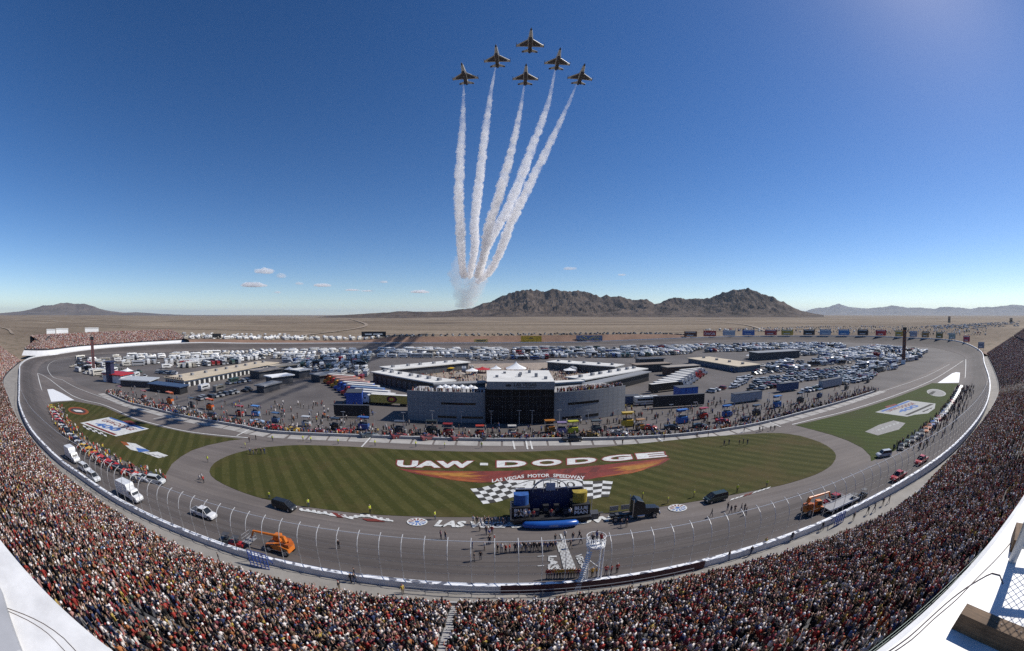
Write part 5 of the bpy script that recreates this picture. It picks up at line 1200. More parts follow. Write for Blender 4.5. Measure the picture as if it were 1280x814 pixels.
for i, (c1, c2, nm) in enumerate(HC):
    x, y = at(407 + i * 2.0, 503, 0); yy = 205 - i * 5.4; xx = at(402 + i * 4.2, 500)[0] * yy / at(402 + i * 4.2, 500)[1]
    hauler((xx + 5, yy, 0), pi - .12, c1, c2, f'{nm} race hauler parked side by side left of the grey building', 'haulers left of the building', [M_ROOFW, plain('salmon_roof', (.5, .3, .25), .6), plain('salmon_roof', (.5, .3, .25), .6), plain('salmon_roof', (.5, .3, .25), .6), M_ROOFW, M_ROOFW, plain('blue_roof', (.2, .28, .4), .5), M_ROOFW, M_ROOFW][i])
x, y = at(464, 505); hauler((x + .3, y, 0), pi - .05, (.62, .45, .10), (.6, .6, .6), 'yellow race hauler with round emblem nearest the left wing of the grey building')
mb = MB(); 
for rr_, mi_ in ((1.35, 0), (1.0, 1), (.6, 2)):
    mb.add([(rr_ * 1.6 * cos(a), 0, rr_ * sin(a)) for a in np.linspace(0, 2 * pi, 21)[:-1]], [tuple(range(20))], mi_)
for v_i in range(20, 40): mb.v[v_i] = (mb.v[v_i][0], -.01, mb.v[v_i][2])
for v_i in range(40, 60): mb.v[v_i] = (mb.v[v_i][0], -.02, mb.v[v_i][2])
lastH = [o for o in COL.objects if o.name.startswith('hauler')][-1]
for o in COL.objects:
    if o.get('label', '').startswith('yellow race hauler with round'): lastH = o
e_ = mb.build('emblem', [M_BLACK, plain('emblem_red', (.4, .03, .03), .5), M_YEL], lastH); e_.location = (-9, 1.32, 2.6); e_.rotation_euler = (0, 0, pi)
mb = MB(); x, y = at(443, 506); 
def box_thing(name, pA, pB, z0, z1, depth, mat, label, cat, extra=None):
    a, b_ = np.array(at(*pA)), np.array(at(*pB)); d = b_ - a; L = np.linalg.norm(d); u = d / L; r = empty(name, (a[0], a[1], 0), atan2(u[1], u[0])); tag(r, label, cat)
    mb = MB(); mb.box(0, L, 0, depth, z0, z1); mb.build('body', [mat], r)
    mb = MB(); mb.box(-.08, L + .08, -.08, depth + .08, z1, z1 + .12); mb.build('lid', [M_DARK], r)
    for i in range(max(2, int(L / 2.5))):
        x0 = L * (i + .1) / max(2, int(L / 2.5)); x1 = L * (i + .9) / max(2, int(L / 2.5)); mb = MB(); mb.box(x0, x1, -.04, 0, z0 + .2, z1 - .25); mb.build('panel', [extra or mat], r)
    if z0 > .2:
        for xx in (.2, L - .2):
            for yy in (.2, depth - .2): mb = MB(); mb.cyl((xx, yy, 0), (xx, yy, z0), .08, .08, 5); mb.build('leg', M_STEEL, r)
    CLEAR.append([tuple(a - u), tuple(b_ + u), tuple(b_ + u + np.array([-u[1], u[0]]) * depth), tuple(a - u + np.array([-u[1], u[0]]) * depth)]); return r
box_thing('storage_container', (433, 507), (453, 507), .3, 5.0, 9, M_BLUEP, 'tall blue box trailer end between the haulers and the pit crowd', 'container')
box_thing('display_wall', (418, 522), (462, 523), .5, 4.4, 1.2, M_BLACK, 'long black display board facing the pit on the left of the building', 'display board')
box_thing('display_wall', (817, 511), (880, 507), .5, 4.6, 1.2, M_BLACK, 'long black display board right of the grey building', 'display board')
box_thing('storage_container', (849, 501), (872, 499), .4, 5.2, 6, M_BLUEP, 'tall bright blue container behind the black display board', 'container', plain('blue_panel', (.05, .14, .42), .5))
box_thing('storage_container', (782, 506), (800, 505), .3, 3.2, 4, plain('navy_paint', (.05, .08, .16), .5), 'low navy container beside the right wing', 'container')
box_thing('office_trailer', (918, 505.5), (952, 501), .6, 4.0, 3, plain('grey_coach', (.33, .34, .36), .5), 'long grey coach trailer behind the right pit crews', 'trailer')
box_thing('office_trailer', (975, 491), (998, 488), .6, 4.0, 3, plain('navy_paint', (.05, .08, .16), .5), 'dark blue trailer at the edge of the car park', 'trailer')
box_thing('office_trailer', (1028, 487), (1052, 482), .6, 4.0, 3, plain('grey_coach', (.33, .34, .36), .5), 'pale grey trailer before the shining car park', 'trailer')
RC2 = [((.02, .02, .02), (.02, .02, .02), 'black'), ((.45, .45, .46), (.6, .6, .6), 'silver with white cab'), ((.5, .5, .5), (.62, .62, .6), 'light grey with white cab'), ((.35, .35, .38), (.6, .6, .6), 'grey with white cab'), ((.4, .4, .45), (.62, .6, .58), 'pale blue with white cab'), ((.5, .48, .45), (.55, .05, .05), 'cream with red cab'), ((.4, .4, .4), (.5, .1, .08), 'ash with red cab'), ((.5, .5, .5), (.6, .6, .6), 'plain white')]
for i, (c1, c2, nm) in enumerate(RC2):
    x, y = at(846 + i * 4.2, 487.5 - i * 2.7); hauler((x, y, 0), .30, c1, c2, f'{nm} race hauler parked side by side right of the grey building', 'haulers right of the building')
def rv_obj(px, py, kind, col, rz, label): 
    x, y = at(px, py); o = link('coach', rv_mesh(kind), None, (x, y, 0), rz, col); return tag(o, label, 'coach')
rv_obj(808, 506, 'rv_coach', (.65, .64, .6), .05, 'white coach with dark windows beside the navy container')
# ------------------------------------------------------------------ scoring pylons
M_PYL = panel_mat('pylon_panel', (.16, .035, .035), (.03, .02, .02), .01, .9)
M_PYL2 = panel_mat('pylon_panel_orange', (.26, .075, .03), (.03, .02, .02), .01, .9)
def pylon(px, pyb, pyt, wdt, mat, label):
    x, y = at(px, pyb); h = ztop(px, pyb, pyt); r = empty('scoring_pylon', (x, y, 0), -atan2(x, y)); tag(r, label, 'pylon')
    mb = MB(); mb.box(-wdt / 2 - .3, wdt / 2 + .3, -wdt / 2 - .3, wdt / 2 + .3, 0, h * .12); mb.build('base', M_WHITE, r)
    mb = MB(); mb.box(-wdt / 2, wdt / 2, -wdt / 2, wdt / 2, h * .12, h * .92); mb.build('shaft', mat, r)
    mb = MB(); n = 16
    for i in range(n):
        z = h * (.14 + .76 * i / n); mb.box(-wdt * .34, wdt * .34, -wdt / 2 - .05, -wdt / 2, z, z + h * .03)
    mb.build('number_panel', [M_DARK], r)
    mb = MB(); mb.box(-wdt / 2 - .2, wdt / 2 + .2, -wdt / 2 - .2, wdt / 2 + .2, h * .92, h); mb.cyl((0, 0, h), (0, 0, h + 2.2), .12, .05, 5); mb.build('cap', M_BLACK, r); return r
pylon(117.5, 465.5, 421, 2.3, M_PYL, 'tall maroon scoring pylon in the left bend of the infield')
pylon(1129, 455, 409, 3.2, M_PYL2, 'tall orange brown scoring pylon in the right bend of the infield')
# ------------------------------------------------------------------ billboards on the back wall
SIGNS = [(866, (.14, .06, .04), 'dark brown', ''), (887, (.42, .02, .02), 'red', 'Coca-Cola'), (912, (.35, .40, .46), 'pale blue', ''), (937, (.05, .12, .35), 'blue and red', ''), (962, (.36, .05, .05), 'brick red', ''), (985, (.42, .30, .05), 'mustard', ''), (1010, (.03, .03, .035), 'black', ''), (1032, (.25, .32, .42), 'grey blue', ''), (1055, (.06, .20, .42), 'sky blue', ''), (1077, (.03, .03, .03), 'plain black', ''), (1099, (.42, .03, .04), 'crimson', ''), (1121, (.38, .28, .06), 'ochre', ''), (1139.5, (.22, .26, .34), 'slate blue', ''), (1156, (.26, .17, .07), 'bronze', ''), (1173, (.16, .15, .05), 'olive', ''), (1188, (.25, .34, .32), 'pale green', ''), (1204, (.36, .03, .08), 'ruby', ''), (1222, (.22, .25, .30), 'steel grey', '')]
M_SIGNW = plain('sign_white', (.72, .72, .70), .6)
for px, col, nm, txt in SIGNS:
    # stands just outside the wall
    best = min(range(len(oR)), key=lambda i: abs(project(np.array([[oR[i, 0], oR[i, 1], oR[i, 2]]]))[0][0] - px) + (1e4 if oR[i, 1] < 165 else 0))
    p = oR[best, :2] + nOut[best] * 4.5; dist_ = hypot(p[0], p[1]); k_ = dist_ / FPX
    wd = (17.0 if px < 1110 else 13) * k_ * (cos(atan2(p[0], p[1])) ** .35); hh = 6.5 * k_; zb = oR[best, 2] + .9 + (.5 * k_)
    r = empty('billboard', (p[0], p[1], 0), -atan2(p[0], p[1])); tag(r, f'{nm} billboard standing on the back wall of the far bend', 'billboard')
    mb = MB(); mb.box(-wd / 2, wd / 2, -.4, .4, zb, zb + hh); mb.build('panel', plain('sign_' + nm.replace(' ', '_'), col, .6), r)
    for s in (-.35, 0, .35): mb = MB(); mb.box(wd * s - .2, wd * s + .2, .0, .5, -.8, zb); mb.build('support', M_DARK, r)
    mb = MB()
    if txt: text_on(mb, txt, [(-wd * .42, -.43, zb + hh * .25), (wd * .42, -.43, zb + hh * .25), (wd * .42, -.43, zb + hh * .8), (-wd * .42, -.43, zb + hh * .8)], 0, .02)
    else: mb.box(-wd * .40, wd * .40, -.44, -.41, zb + hh * .80, zb + hh * .90); mb.box(-wd * .30, wd * .22, -.44, -.41, zb + hh * .18, zb + hh * .30)
    mb.build('stripe' if not txt else 'lettering', M_SIGNW, r)
def sign(px0, px1, pyb, pyt, ex, mat, label, stripes=None, name='banner_sign'):
    """flat sign standing outside the back wall, ex metres beyond it"""
    pxm = (px0 + px1) / 2; best = min(range(len(oR)), key=lambda i: abs(project(np.array([[oR[i, 0], oR[i, 1], oR[i, 2]]]))[0][0] - pxm) + (1e4 if oR[i, 1] < 165 else 0))
    p = oR[best, :2] + nOut[best] * ex; dist_ = hypot(p[0], p[1]); d0, d1 = ondir(pxm, pyb, 1) - Vector((0, 0, H)), ondir(pxm, pyt, 1) - Vector((0, 0, H))
    zb, zt_ = H + d0.z / hypot(d0.x, d0.y) * dist_, H + d1.z / hypot(d1.x, d1.y) * dist_; wd = (px1 - px0) / FPX * dist_
    r = empty(name, (p[0], p[1], 0), -atan2(p[0], p[1])); tag(r, label, 'sign'); mb = MB(); mb.box(-wd / 2, wd / 2, -.25, .25, zb, zt_); mb.build('panel', mat, r)
    for s in (-.4, .4): mb = MB(); mb.box(wd * s - .15, wd * s + .15, 0.26, .6, -.8, zt_ - .2); mb.build('support', M_DARK, r)
    if stripes:
        mb = MB(); h_ = zt_ - zb
        for a, b_, c_, d_ in stripes: mb.box(wd * (a - .5), wd * (b_ - .5), -.30, -.26, zb + h_ * c_, zb + h_ * d_)
        mb.build('stripe', M_DARK if mat is not M_BLACK else M_SIGNW, r)
    return r
sign(592, 609, 428.3, 424, 3.0, plain('sign_yellow', (.62, .45, .14), .6), 'small pale yellow sign on the back berm', [(.15, .85, .35, .65)])
sign(653, 679, 427.5, 420, 4.0, plain('sign_amber', (.66, .40, .03), .6), 'large amber sign on the back berm', [(.4, .6, .55, .7)])
sign(721, 754, 426, 419.3, 4.0, plain('sign_bluegrey', (.16, .20, .30), .6), 'blue and yellow banner on the back berm', None)
mbn = MB(); 
for o in list(COL.objects):
    if o.get('label') == 'blue and yellow banner on the back berm':
        pn_ = [c for c in o.children if c.name.startswith('panel')][0]; bb = [Vector(v) for v in pn_.bound_box]; x0, x1 = bb[0].x, bb[6].x; z0, z1 = bb[0].z, bb[6].z; rr2 = random.Random(4)
        for i in range(14):
            u_ = rr2.uniform(.08, .85); v2 = rr2.uniform(.1, .75); mbn.box(x0 + (x1 - x0) * u_, x0 + (x1 - x0) * (u_ + .1), -.30, -.27 + i * .001, z0 + (z1 - z0) * v2, z0 + (z1 - z0) * (v2 + .14))
        mbn.build('stripe', plain('sign_yellow', (.62, .45, .14), .6), o)
sign(449.5, 480.5, 421, 414.5, 30.0, M_BLACK, 'wide black sign with a pale line above the back wall', [(.14, .42, .35, .6), (.48, .86, .38, .6)])
sign(272, 284, 422, 417, 26, M_BLACK, 'small black sign among the motorhomes outside the back wall')
# far buildings beyond the left grandstand
def far_block(px0, px1, py, h, D_, depth, label, mat=None):
    d0 = ondir(px0, 393.5, 1) - Vector((0, 0, H)); a0 = atan2(d0.x, d0.y); d1 = ondir(px1, 393.5, 1) - Vector((0, 0, H)); a1 = atan2(d1.x, d1.y)
    am = (a0 + a1) / 2; x, y = D_ * sin(am), D_ * cos(am); wd = D_ * (a1 - a0); de = ondir((px0 + px1) / 2, py, 1) - Vector((0, 0, H)); zt_ = H + de.z / hypot(de.x, de.y) * D_
    zb = float(ground_height(np.array([x]), np.array([y]))[0]) - .2
    r = empty('distant_building', (x, y, zb), -am); tag(r, label, 'building'); mb = MB(); mb.box(-wd / 2, wd / 2, 0, depth, 0, zt_ - zb); mb.build('wall', mat or M_WHITE, r)
    mb = MB(); mb.box(-wd / 2 - .3, wd / 2 + .3, -.3, depth + .3, zt_ - zb, zt_ - zb + .4); mb.build('roof', M_ROOFW, r)
    for i in range(4): mb = MB(); mb.box(-wd * .42 + wd * .22 * i, -wd * .30 + wd * .22 * i, -.06, 0, (zt_ - zb) * .35, (zt_ - zb) * .65); mb.build('window', M_SLOT, r)
    return r
far_block(58, 69, 412.5, 6, 520, 20, 'white hospitality building behind the far grandstand')
far_block(70, 85, 411.5, 6, 540, 20, 'larger white hospitality building behind the far grandstand')
far_block(106, 123, 410.5, 6, 600, 20, 'white hall with dark windows beyond the far grandstand')
for i in range(16):
    px = [404, 410, 421, 430, 442, 455, 470, 492, 497, 506, 512, 520, 560, 568, 1185, 1262][i]; far_block(px, px + RN.uniform(2.5, 5), [404.5, 404, 404.6, 404.2, 404.8, 404.3, 404, 403, 403.6, 404, 404.6, 404, 404, 404.4, 396, 398][i] - .4, 5, 2300, 14, f'low far house {ORD[i]} along the desert road', plain('house_tan', (.42, .31, .22), .8))
# ------------------------------------------------------------------ light poles of the pit and the infield
for px, pyb, pyt in [(504.5, 528, 516), (540.6, 530, 514), (577, 531, 514.5), (614, 531, 514), (649, 531, 513.5), (665, 531, 513.5), (699, 531, 513), (735, 530, 513), (772, 528, 512), (237.5, 512, 495), (257, 514, 497), (279, 518, 500), (302, 524, 504), (327, 527, 508), (355, 531, 512), (390, 532, 513), (430, 534, 515), (468, 533, 516), (838, 524, 506), (868, 521, 503), (905, 517, 500), (960, 510, 491), (200, 505, 489), (170, 499, 484), (1005, 500, 483), (1050, 487, 472)]:
    x, y = at(px, pyb); h = ztop(px, pyb, pyt); r = empty('lamp_post', (x, y, 0)); tag(r, 'slim grey lamp post with short twin arms behind the pit wall', 'lamp post', 'lamp posts behind the pit wall')
    mb = MB(); mb.cyl((0, 0, 0), (0, 0, h), .10, .07, 6); mb.build('pole', M_STEEL, r)
    mb = MB(); mb.box(-.75, .75, -.12, .12, h, h + .14); mb.build('lamp_head', M_STEEL, r)
# ------------------------------------------------------------------ pit wall and the crew chief boxes
pw = pn[1:-1]; nw = -npit[1:-1]
pwo = wall_along('pit_wall', np.column_stack([pw + nw * .3, np.zeros(len(pw))]), .85, .35, [M_WALKC, M_WHITE], nw); tag(pwo, 'low white pit wall behind the pale pit stalls', 'wall')
def pit_box(px, py, col, label, s=1.0, roof=None):
    x, y = at(px, py); r = empty('pit_box', (x, y, 0), tangent_at(x, y - 60) + RN.uniform(-.1, .1)); tag(r, label, 'pit box')
    mb = MB(); mb.box(-1.5 * s, 1.5 * s, -.8, .8, .25, 1.7 * s); mb.build('chest', [M_PAINT], r).color = (*col, 1)
    mb = MB(); mb.box(-1.55 * s, 1.55 * s, -.95, .95, 3.6 * s, 3.75 * s, 0); mb.box(-1.5 * s, 1.5 * s, .86, .95, 2.9 * s, 3.6 * s, 0); mb.build('canopy', [M_PAINT], r).color = (*(roof or col), 1)
    for sx in (-1, 1):
        for sy in (-1, 1): mb = MB(); mb.cyl((sx * 1.45 * s, sy * .8, 1.7 * s), (sx * 1.45 * s, sy * .8, 3.6 * s), .05, .05, 5); mb.build('post', M_STEEL, r)
    mb = MB(); mb.box(-1.2 * s, 1.2 * s, -.2, .4, 1.7 * s, 2.15 * s); mb.build('seat', M_DARK, r)
    mb = MB(); mb.box(1.5 * s, 1.95 * s, -.5, .5, .2, 1.1 * s); mb.build('step', M_STEEL, r); return r
PB = [(784, 533, (.62, .42, .05), 'yellow', 1.25), (852, 529, (.04, .14, .42), 'bright blue', 1.25), (879, 523, (.40, .03, .02), 'red', 1.0), (908, 521, (.04, .12, .35), 'mid blue', 1.1), (687, 540, (.45, .18, .04), 'orange', 1.0), (702, 541, (.28, .22, .38), 'lilac', .9), (716, 541, (.50, .50, .05), 'lime yellow', 1.0), (455, 537, (.04, .10, .30), 'navy blue', 1.1), (320, 520, (.10, .25, .55), 'sky blue', 1.0), (263, 512, (.60, .12, .02), 'vivid orange', 1.1), (213, 505, (.65, .14, .02), 'flame orange', 1.3), (300, 520, (.35, .04, .03), 'dark red', 1.0), (383, 533, (.5, .5, .5), 'white', .9), (420, 537, (.03, .03, .03), 'black', 1.0), (500, 541, (.06, .06, .07), 'charcoal', 1.0), (540, 542, (.03, .04, .04), 'jet black', 1.1), (560, 543, (.25, .03, .03), 'maroon', .9), (600, 544, (.4, .05, .03), 'scarlet', .8), (640, 544, (.5, .48, .45), 'cream', .8), (745, 540, (.08, .10, .11), 'slate', 1.0), (800, 537, (.4, .2, .04), 'amber', .9), (945, 519, (.05, .05, .05), 'dull black', 1.0), (971, 509, (.05, .16, .40), 'azure', 1.2), (1000, 503, (.06, .06, .06), 'dark grey', 1.1), (1024, 497, (.05, .08, .15), 'midnight blue', 1.0), (1058, 487, (.08, .07, .06), 'umber', 1.0), (1085, 478, (.1, .09, .08), 'taupe', 1.0), (180, 499, (.3, .08, .05), 'rust', 1.0), (150, 493, (.25, .1, .08), 'brown', 1.0), (240, 509, (.06, .07, .08), 'graphite', 1.0), (345, 528, (.05, .1, .2), 'ink blue', .9)]
for px, py, col, nm, s in PB: pit_box(px, py, col, f'{nm} crew box with canopy standing behind the pit wall', s)
# crew crowd behind the pit wall
CREW = [((.36, .05, .04), 14), ((.02, .02, .022), 44), ((.60, .57, .55), 18), ((.45, .16, .04), 4), ((.05, .09, .26), 9), ((.55, .42, .08), 2), ((.22, .20, .19), 10), ((.30, .12, .10), 6)]
cs = []
for i in range(len(pn) - 1):
    dens = 26
    for _ in range(dens):
        t = RN.random(); p = pn[i] * (1 - t) + pn[i + 1] * t - npit[i] * (RN.expovariate(.26) + .7)
        if not any(inside(p[0], p[1], q_) for q_ in CLEAR): cs.append((p[0], p[1], 0, RN.uniform(0, 6.28)))
for _ in range(330):      # people strolling on the plaza by the right wing and the hauler lots
    x, y = at(RN.uniform(700, 1000), RN.uniform(500, 532))
    if not any(inside(x, y, q_) for q_ in CLEAR) and y > 124: cs.append((x, y, 0, RN.uniform(0, 6.28)))
for _ in range(160):
    x, y = at(RN.uniform(230, 470), RN.uniform(505, 532))
    if not any(inside(x, y, q_) for q_ in CLEAR) and y > 122: cs.append((x, y, 0, RN.uniform(0, 6.28)))
for wgP, wgQ, n_ in ((A, B, 70), (C_, D, 190)):       # on the terraces
    for _ in range(n_):
        t = RN.uniform(.05, .97); p = np.array(wgP) + (np.array(wgQ) - np.array(wgP)) * t - nn * RN.uniform(.6, 6); cs.append((p[0], p[1], zw - 1.0, RN.uniform(0, 6.28)))
for _ in range(700):      # in the courtyard
    x, y = at(RN.uniform(500, 790), RN.uniform(462, 482)); 
    if not any(inside(x, y, q_) for q_ in CLEAR): cs.append((x, y, 0, RN.uniform(0, 6.28)))
cs = np.array(cs); o = crowd_mesh('crew_crowd', cs[:, :3], cs[:, 3], np.zeros(len(cs), int), M_CROWD, rng, pick(CREW, len(cs), rng)); tag(o, 'loose crowd of pit crews and guests behind the pit wall', 'crowd', kind='stuff')
# small clutter of the pit: tyre stacks and tool carts
M_CLUT = vcol('clutter', .6)
for i in range(90):
    k_ = RN.randrange(2, len(pn) - 2); t = RN.random(); p = pn[k_] * (1 - t) + pn[k_ + 1] * t - npit[k_] * RN.uniform(.9, 5.5)
    if any(inside(p[0], p[1], q_) for q_ in CLEAR): continue
    if i % 2:
        mb = MB(); n_ = RN.randint(2, 4)
        for j in range(n_): mb.cyl((0, 0, j * .3), (0, 0, j * .3 + .27), .34, .34, 10)
        o = mb.build('tyre_pile', M_RUBBER, None, False, (p[0], p[1], 0)); tag(o, 'pile of black racing tyres behind the pit wall', 'tyres', 'tyre piles behind the pit wall')
    else:
        col = RN.choice([(.4, .04, .03), (.04, .1, .3), (.5, .5, .5), (.05, .05, .05), (.5, .35, .05)]); nm = {(.4, .04, .03): 'red', (.04, .1, .3): 'blue', (.5, .5, .5): 'pale grey', (.05, .05, .05): 'black', (.5, .35, .05): 'yellow'}[col]
        r = empty('tool_cart', (p[0], p[1], 0), RN.uniform(0, 3)); tag(r, f'{nm} tool cart standing behind the pit wall', 'tool cart', f'{nm} tool carts behind the pit wall')
        mb = MB(); mb.box(-.6, .6, -.35, .35, .18, 1.05); mb.build('cabinet', M_PAINT, r).color = (*col, 1); mb = MB(); mb.box(-.64, .64, -.39, .39, 1.05, 1.1); mb.build('top', M_DARK, r)
        mb = MB(); mb.cyl((.64, -.3, .95), (.64, .3, .95), .025, .025, 5); mb.build('handle', M_STEEL, r)
place_parked()
# ------------------------------------------------------------------ paint on the grass and on the track
PW = plain('field_white', (.60, .60, .58), .85, var=.16, scale=.7); PB_ = plain('field_black', (.035, .032, .03), .9, var=.3); PR = plain('field_red', (.17, .022, .015), .85, var=.35, scale=.5)
PO = plain('field_orange', (.28, .07, .013), .85, var=.3, scale=.6); PY = plain('field_yellow', (.34, .15, .02), .85, var=.3, scale=.6); PBL = plain('field_blue', (.05, .13, .36), .85, var=.25, scale=.6); PGY = plain('field_grey', (.27, .26, .25), .85, var=.25)
PDR = plain('field_dark_red', (.10, .015, .012), .9, var=.35, scale=.5)
for _m in (PW, PB_, PR, PO, PY, PBL, PGY, PDR):        # paint worn thin so that the turf shows through
    nt = _m.node_tree; b = nt.nodes['Principled BSDF']; src = b.inputs['Base Color'].links[0].from_socket
    wr = ramp(nt, noise_tex(nt, 2.6, 6, rough=.75), .50, .66); w2 = nd(nt, 'ShaderNodeMath', operation='MULTIPLY'); nt.links.new(wr, w2.inputs[0]); w2.inputs[1].default_value = .55 if _m in (PW, PB_, PGY) else .3
    nt.links.new(mixc(nt, w2.outputs[0], src, (.075, .068, .035)), b.inputs['Base Color'])
def Q3(px, z): return [Vector(att(x, y, z)) for x, y in px]
def paint(name, label, cat='painted sign'):
    o = MB(); o._nm = (name, label, cat); return o
def done(mb, mats, parent=None, nm=None):
    o = mb.build(nm or mb._nm[0], mats, parent)
    if not parent: tag(o, mb._nm[1], mb._nm[2])
    return o
def flat_poly(mb, px, z, mi, world=False):
    from mathutils.geometry import tessellate_polygon
    P = [Vector((p[0], p[1], z)) for p in px] if world else Q3(px, z); t = tessellate_polygon([[Vector((p.x, p.y, 0)) for p in P]]); fs = []
    for a, b_, c_ in t:
        A_, B_, C2 = P[a], P[b_], P[c_]; fs.append((a, b_, c_) if (B_.x - A_.x) * (C2.y - A_.y) - (B_.y - A_.y) * (C2.x - A_.x) > 0 else (a, c_, b_))
    mb.add(P, fs, mi)
def wavy(px_top, px_bot, n, amp, ph):
    out = []
    for i in range(n + 1):
        t = i / n; x = px_top[0][0] * (1 - t) + px_top[1][0] * t; y = px_top[0][1] * (1 - t) + px_top[1][1] * t; out.append((x, y + amp * sin(ph + i * 2.4)))
    return out
em = paint('field_emblem', 'large painted lettering with red flames and checkered flags on the middle lawn')
base_band = [(497, 586), (530, 588), (600, 589), (640, 588.5), (700, 586.5), (750, 581.5), (790, 577), (833, 572.5), (838, 573.5), (825, 581), (800, 588.5), (775, 592), (752, 596), (735, 599.5), (690, 598.5), (650, 599.5), (622, 602.5), (600, 603.5), (575, 601.5), (548, 597.5), (520, 592.5)]
flat_poly(em, base_band, .06, 2)
for k_, (x0, x1) in enumerate([(640, 652), (672, 683), (705, 716), (738, 748)]):       # dark slanting checks in the red band
    flat_poly(em, [(x0 + 4, 588.3 - (k_ * 1.3)), (x1 + 4, 587.9 - (k_ * 1.4)), (x1 - 3, 593.2 - k_), (x0 - 3, 593.6 - k_)], .075, 5)
for k_, (x0, x1) in enumerate([(655, 667), (688, 700), (722, 733)]): flat_poly(em, [(x0, 593.6 - k_), (x1, 593.2 - k_), (x1 - 5, 597.5 - k_ * .4), (x0 - 5, 597.9 - k_ * .4)], .075, 5)
FL = [[(512, 589), (535, 588.8), (560, 590), (585, 589.3), (600, 591.5), (575, 592), (590, 594), (612, 594.5), (590, 596.5), (606, 599), (580, 598.5), (560, 596), (540, 594)],
      [(522, 592), (545, 595), (565, 600), (590, 602.5), (612, 602), (590, 600), (568, 597.5), (545, 593)],
      [(832, 574), (812, 577), (795, 580), (775, 582.5), (758, 586), (778, 585.3), (765, 589), (785, 588), (770, 592.5), (790, 590), (806, 586), (822, 580.5)],
      [(812, 583.5), (795, 588.5), (775, 592), (757, 594.5), (748, 597), (768, 594.5), (790, 591.5), (805, 587.5)]]
for i, f in enumerate(FL): flat_poly(em, f, .078 if i % 2 == 0 else .082, 3)
for f in FL[::2]:
    c_ = np.mean(np.array(f), 0); flat_poly(em, [(c_[0] + (p[0] - c_[0]) * .78, c_[1] + (p[1] - c_[1]) * .55) for p in f], .092, 4)
def lettering(s, quad, bold=.05, edge=True, z=.10, mi=0, ei=2, grow=.8):
    (bl, br, tr_, tl) = quad
    if edge: text_on(em, s, Q3([(bl[0] - 1.8, bl[1] + grow), (br[0] + 1.8, br[1] + grow), (tr_[0] + 1.8, tr_[1] - grow), (tl[0] - 1.8, tl[1] - grow)], z - .012), ei, bold + .04)
    text_on(em, s, Q3(quad, z), mi, bold)
lettering('UAW', [(495.5, 583.6), (591, 584.6), (592, 576.2), (497, 575.3)])
flat_poly(em, [(600, 581.6), (610, 581.8), (610, 578.8), (600, 578.6)], .10, 0)
lettering('D', [(621, 584.3), (658, 583.3), (658, 575.3), (621, 576)]); lettering('O', [(665, 583), (702, 581.5), (702, 573.6), (665, 575)]); lettering('D', [(709, 581), (746, 578.4), (745, 571), (709, 573.4)])
lettering('G', [(753, 577.8), (791, 574.4), (789, 567.6), (752, 570.4)]); lettering('E', [(797, 574), (834, 570.6), (830, 564.6), (794, 567.2)])
arc = lambda t: (615 + (731 - 615) * t, 603.2 - 14.5 * t * (1 - t) * 1.35 - 3.8 * t)
for w_, t0, t1 in (('LAS VEGAS', .0, .345), ('MOTOR', .385, .62), ('SPEEDWAY', .66, 1.0)):
    a0, a1 = arc(t0), arc(t1); text_on(em, w_, Q3([a0, a1, (a1[0], a1[1] - 4.2), (a0[0], a0[1] - 4.2)], .10), 0, .02)
# white ground of the number and the two checkered flags
flat_poly(em, [(640, 600.5), (690, 598.6), (727, 599), (733, 606), (728, 613), (690, 615), (640, 617), (630, 610)], .085, 0)
lettering('400', [(637, 613), (731, 611), (725, 599.8), (643, 601)], .03, True, .11, 0, 1, .8)
def flag(q, nu, nv, z):
    P = [np.array(p, float) for p in q]
    for i in range(nu):
        for j in range(nv):
            c_ = bilinear(P, [i / nu, (i + 1) / nu, (i + 1) / nu, i / nu], [j / nv, j / nv, (j + 1) / nv, (j + 1) / nv]); c_[:, 1] += np.sin(np.array([i, i + 1, i + 1, i]) / nu * 5.5) * 1.4
            flat_poly(em, [tuple(p) for p in c_], z, (i + j) % 2)
flag([(604, 630), (662, 617), (640, 600.5), (588, 611)], 7, 5, .09); flag([(722, 624), (761, 622), (766, 603), (716, 599)], 4, 6, .09)
emo = done(em, [PW, PB_, PR, PO, PY, PDR])
# left lawn: race panel, ring, two smaller marks
em = paint('field_emblem', 'white painted panel with blue numerals and red stripes on the striped lawn')
def pnl(zx, zy): return (60 + zx / 7.75, 495 + zy / 7.75)
flat_poly(em, [pnl(*p) for p in [(312, 262), (590, 205), (980, 318), (660, 392)]], .07, 0)
flat_poly(em, [pnl(*p) for p in [(355, 264), (385, 262), (670, 372), (640, 380)]], .085, 2); flat_poly(em, [pnl(*p) for p in [(585, 212), (610, 208), (945, 316), (915, 322)]], .085, 3)
for i in range(8):
    for j in range(2):
        a = (335 + i * 28 + j * 6, 283 + i * 10.5 + j * 14)
        flat_poly(em, [pnl(*p) for p in [a, (a[0] + 28, a[1] + 10.5), (a[0] + 34, a[1] + 24.5), (a[0] + 6, a[1] + 14)]], .08, (i + j) % 2)
text_on(em, '400', Q3([pnl(*p) for p in [(430, 275), (650, 345), (730, 322), (510, 255)]], .09), 3, .04)
text_on(em, 'UAW-DODGE', Q3([pnl(*p) for p in [(510, 240), (800, 335), (870, 322), (570, 222)]], .09), 2, .02)
flat_poly(em, [pnl(*p) for p in [(715, 240), (800, 238), (880, 275), (800, 280)]], .085, 2)
done(em, [PW, PB_, PR, PBL])
def ring_px(mb, c, rx, ry, z, mi, n=28): flat_poly(mb, [(c[0] + rx * cos(2 * pi * i / n), c[1] + ry * sin(2 * pi * i / n) + rx * .12 * cos(2 * pi * i / n)) for i in range(n)], z, mi)
